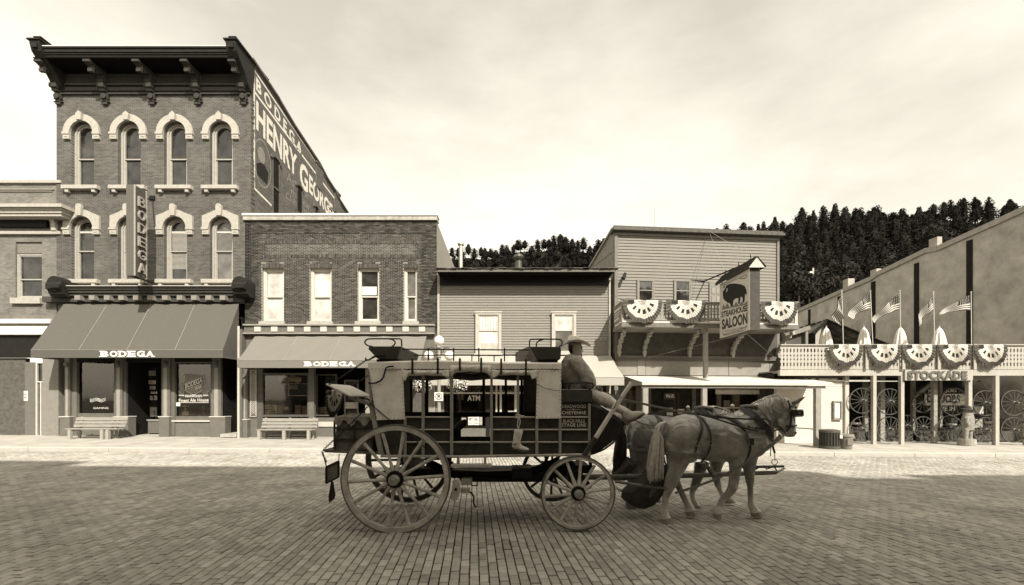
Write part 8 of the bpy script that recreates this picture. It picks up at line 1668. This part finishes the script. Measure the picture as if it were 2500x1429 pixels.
k = MB(); k.add([dp(405, 296, -.052), dp(442, 300, -.03), dp(448, 330, -.02), dp(440, 362, -.0), dp(415, 352, -.03), dp(395, 322, -.055)], [(0, 1, 2, 3, 4, 5)]); k.ring([dq(408, 300, 444, 306, .052), dq(405, 325, 447, 332, .048), dq(410, 345, 444, 360, .03), dq(420, 362, 440, 372, .012)], 10); k.build('beard', M('grey_brown_beard', .3, .9, .3, 30), dr_, smooth=True)
k = MB(); k.ring([dq(262, 190, 330, 190, .088), dq(262, 240, 318, 250, .086), dq(285, 290, 330, 290, .07)], 12); k.build('hair', M('dark_hair', .04, .8, .3, 30), dr_, smooth=True)
for s in (-1, 1):
    k = MB(); k.ring([dq(330, 215, 350, 218, .012, s * .086), dq(328, 240, 350, 242, .014, s * .088), dq(334, 262, 346, 262, .008, s * .086)], 8); k.build('ear', SKIN, dr_, smooth=True)
    k = MB(); k.lathe([(.003, -.01), (.011, 0), (.008, .008)], dp(433, 228, s * .05), 8, 'y'); k.build('eye', BLACK, dr_)
torso = [([dq(190, 800, 560, 800, .19), dq(172, 730, 560, 730, .2), dq(150, 650, 545, 660, .2), dq(140, 550, 520, 570, .205), dq(145, 470, 480, 500, .215), dq(175, 390, 455, 420, .20), dq(215, 330, 430, 370, .15), dq(265, 300, 415, 345, .09)], 22, 2.3)]
for s, el, wr in ((-1, (470, 690), (590, 748)), (1, (480, 690), (595, 740))):
    y = s * .22
    torso.append(([dq(235, 400, 400, 330, .075, y * .85), dq(262, 470, 440, 400, .088, y), dq(320, 560, 500, 480, .088, y * 1.1), dq(385, 650, 560, 570, .082, y * 1.12), dq(410, 735, 590, 640, .075, y * 1.1), dq(470, 765, 600, 690, .066, y * 1.0), dq(530, 778, 608, 715, .05, y * .85)], 14, 2.1))
shirt = welded(torso, 'shirt', SHIRT, dr_, .012, 4, .7)
def hand(sy):
    base = dp(598, 742, sy); k = MB(); b = [(Vector((0, 0, 0)), .03), (Vector((.035, 0, -.015)), .034), (Vector((.07, 0, -.025)), .03)]
    k.tube([base + a for a, r_ in b], [r_ for a, r_ in b], 8, flat=(1, .6))
    for f in range(4):
        o = Vector((.066, -.027 + f * .018, -.02)); L_ = (.034, .038, .036, .028)[f]; p0 = base + o; k.tube([p0, p0 + Vector((L_ * .8, 0, -.012)), p0 + Vector((L_ * .7, 0, -.04)), p0 + Vector((L_ * .1, 0, -.05))], [.0095, .009, .0085, .007], 6)
    p0 = base + Vector((.03, -.03 if sy < 0 else .03, .008)); k.tube([p0, p0 + Vector((.03, -.008, .008)), p0 + Vector((.058, .004, -.006))], [.011, .010, .008], 6); k.build('hand', SKIN, dr_, smooth=True)
hand(-.17); hand(.17)
legs = [([dq(470, 740, 480, 900, .11, -.12), dq(580, 770, 570, 945, .105, -.14), dq(690, 805, 640, 985, .095, -.15), dq(790, 850, 740, 1010, .088, -.16), dq(870, 920, 800, 1045, .08, -.16), dq(925, 985, 850, 1065, .068, -.16), dq(985, 1005, 925, 1100, .062, -.16), dq(1025, 1040, 955, 1125, .06, -.16)], 16, 2.1), ([dq(470, 760, 480, 900, .11, .12), dq(600, 850, 580, 960, .1, .14), dq(700, 960, 650, 1060, .09, .15), dq(790, 1030, 740, 1110, .075, .15), dq(880, 1060, 850, 1150, .065, .15), dq(960, 1100, 940, 1190, .06, .15)], 14, 2.1)]
welded(legs, 'trousers', JEAN, dr_, .012, 4, .7)
for yy, dx_, dz_ in ((-.16, 0, 0), (.15, -60, 45)):
    k = MB(); f = lambda a, b, c, d, w_: dq(a + dx_, b + dz_, c + dx_, d + dz_, w_, yy)
    k.ring([f(950, 1015, 945, 1130, .058), f(985, 1010, 950, 1165, .055), f(1030, 1035, 965, 1200, .052), f(1070, 1065, 1010, 1205, .05), f(1130, 1062, 1080, 1185, .05), f(1180, 1062, 1140, 1150, .05), f(1220, 1068, 1190, 1120, .042), f(1238, 1080, 1222, 1100, .025)], 14, 2.3); bt_ = k.build('boot', BOOTM, dr_, smooth=True)
    k = MB(); so_ = [(965, 1195), (975, 1215), (1040, 1210), (1110, 1185), (1180, 1150), (1235, 1100), (1240, 1088), (1228, 1092), (1170, 1135), (1100, 1170), (1030, 1195)]; k.prism([(dp(a + dx_, b + dz_).x, dp(a + dx_, b + dz_).z) for a, b in so_], lambda p, q, d: Vector((p, DY + yy + d, q)), -.052, .052); k.build('sole', M('boot_sole', .10), bt_)
# hat
k = MB(); n = 28; c = dp(352, 168, 0); ax = dp(452, 195) - dp(252, 150); vs = []
def hatp(r, a, up): x = r * math.cos(a); y = r * math.sin(a); return c + Vector((x, y * .8, up))
prof = [(.235, lambda a: .004 + .045 * abs(math.sin(a)) ** 1.5 - .034 * max(0, math.cos(a)) ** 2 - .062 * max(0, -math.cos(a)) ** 2), (.18, lambda a: .018 + .02 * abs(math.sin(a)) - .03 * max(0, -math.cos(a)) - .01 * max(0, math.cos(a))), (.125, lambda a: .026), (.118, lambda a: .045), (.108, lambda a: .085), (.09, lambda a: .115 - .012 * math.cos(a)), (.05, lambda a: .118 - .02 * math.cos(a)), (.01, lambda a: .1)]
for r_, fz in prof: vs += [hatp(r_, 2 * math.pi * i / n, fz(2 * math.pi * i / n)) for i in range(n)]
N = len(prof); k.add(vs, [(i * n + j, i * n + (j + 1) % n, (i + 1) * n + (j + 1) % n, (i + 1) * n + j) for i in range(N - 1) for j in range(n)] + [tuple((N - 1) * n + j for j in range(n))]); ho = k.build('hat', HATM, dr_, smooth=True, fixn=False); sm = ho.modifiers.new('s', 'SOLIDIFY'); sm.thickness = .006
k = MB(); k.lathe([(.121, .03), (.122, .03), (.119, .052), (.118, .052)], c, 24); k.build('hat_band', M('hat_band_leather', .22, .6), ho)
# carved wooden cowboy on a log
st_ = T('carved_cowboy', 'chainsaw-carved wooden cowboy statue in a dark hat on a log round', 'statue', P(2362, 1083, 18.7)); Yc = 18.7; CWD = M('carved_pale_wood', .24, .8, .35, 12, .6, 30)
def cq(a, b, c_, d, w_, y=0): f = lambda X_, Y_: (XX(2040 + X_ / 6.098, Yc), ZZ(900 + Y_ / 6.098, Yc)); return (f(a, b), f(c_, d), w_, Yc + y)
welded([([cq(1900, 640, 2040, 650, .1), cq(1905, 690, 2040, 690, .14), cq(1890, 740, 2050, 740, .17), cq(1885, 800, 2052, 800, .18), cq(1895, 860, 2045, 860, .17), cq(1890, 920, 2048, 920, .16)], 14, 2.2), ([cq(1890, 900, 1960, 910, .1, -.05), cq(1885, 960, 1955, 960, .09, -.05), cq(1885, 1030, 1950, 1030, .08, -.05), cq(1880, 1062, 1960, 1062, .09, -.05)], 10, 2.2), ([cq(1975, 900, 2050, 910, .1, .04), cq(1980, 960, 2045, 960, .09, .04), cq(1985, 1030, 2045, 1030, .08, .04), cq(1980, 1062, 2055, 1062, .09, .04)], 10, 2.2), ([cq(1880, 740, 1930, 720, .07, -.14), cq(1870, 800, 1920, 800, .07, -.16), cq(1900, 860, 1950, 830, .06, -.18)], 10, 2.2), ([cq(1925, 600, 2010, 600, .12), cq(1915, 640, 2020, 640, .13), cq(1930, 670, 2010, 680, .1)], 12, 2.2)], 'body', CWD, st_, .02, 2, .6)
k = MB(); c = P(2040 / 1 + 1960 / 6.098, 900 + 600 / 6.098, Yc); c = Vector((XX(2040 + 1962 / 6.098, Yc), Yc, ZZ(900 + 615 / 6.098, Yc))); vs = []; n = 20
for r_, z_ in ((.27, -.02), (.2, .03), (.15, .04), (.13, .14), (.06, .17), (.01, .15)): vs += [c + Vector((r_ * math.cos(2 * math.pi * i / n), r_ * .85 * math.sin(2 * math.pi * i / n), z_ + (-.05 * math.cos(2 * math.pi * i / n) if r_ > .19 else 0))) for i in range(n)]
k.add(vs, [(i * n + j, i * n + (j + 1) % n, (i + 1) * n + (j + 1) % n, (i + 1) * n + j) for i in range(5) for j in range(n)]); k.build('hat', M('dark_carved_hat', .05, .8, .3), st_, smooth='auto', fixn=False)
k = MB(); zz = zs(XX(2361, Yc), Yc); k.lathe([(.3, zz), (.31, zz + .06), (.3, ZZ(1072, Yc)), (.0, ZZ(1072, Yc) + .002)], (XX(2360, Yc), Yc, 0), 20); k.build('log_base', M('log_base_wood', .3, .85, .3, 10, .4, 30), st_)
# ---------------------------------------------------------------- loose pieces that were built together become parts of their own
def separate(o):
    me = o.data; n = len(me.vertices); par = list(range(n))
    def find(a):
        while par[a] != a: par[a] = par[par[a]]; a = par[a]
        return a
    for p in me.polygons:
        v = p.vertices
        for q in v[1:]: par[find(q)] = find(v[0])
    isl = {}
    for p in me.polygons: isl.setdefault(find(p.vertices[0]), []).append(p)
    if len(isl) < 2: return
    base = o.name.split('.')[0]
    for ps_ in isl.values():
        idx = {}; vs = []; fs = []
        for p in ps_:
            f = []
            for v in p.vertices:
                if v not in idx: idx[v] = len(vs); vs.append(me.vertices[v].co[:])
                f.append(idx[v])
            fs.append(f)
        m2 = bpy.data.meshes.new(base); m2.from_pydata(vs, [], fs)
        for mt in me.materials: m2.materials.append(mt)
        c = bpy.data.objects.new(base, m2); COL.objects.link(c); c.parent = o.parent; c.location = o.location
    bpy.data.objects.remove(o)
for o in [o for o in COL.objects if o.type == 'MESH' and o.name.split('.')[0] in ('stall_riser', 'buckle', 'bridle_ring', 'curtain_shade', 'brace', 'hoop', 'seat_end_board', 'step_hanger', 'cross_beam', 'swingletree', 'riser_ledge', 'kick_board')]: separate(o)
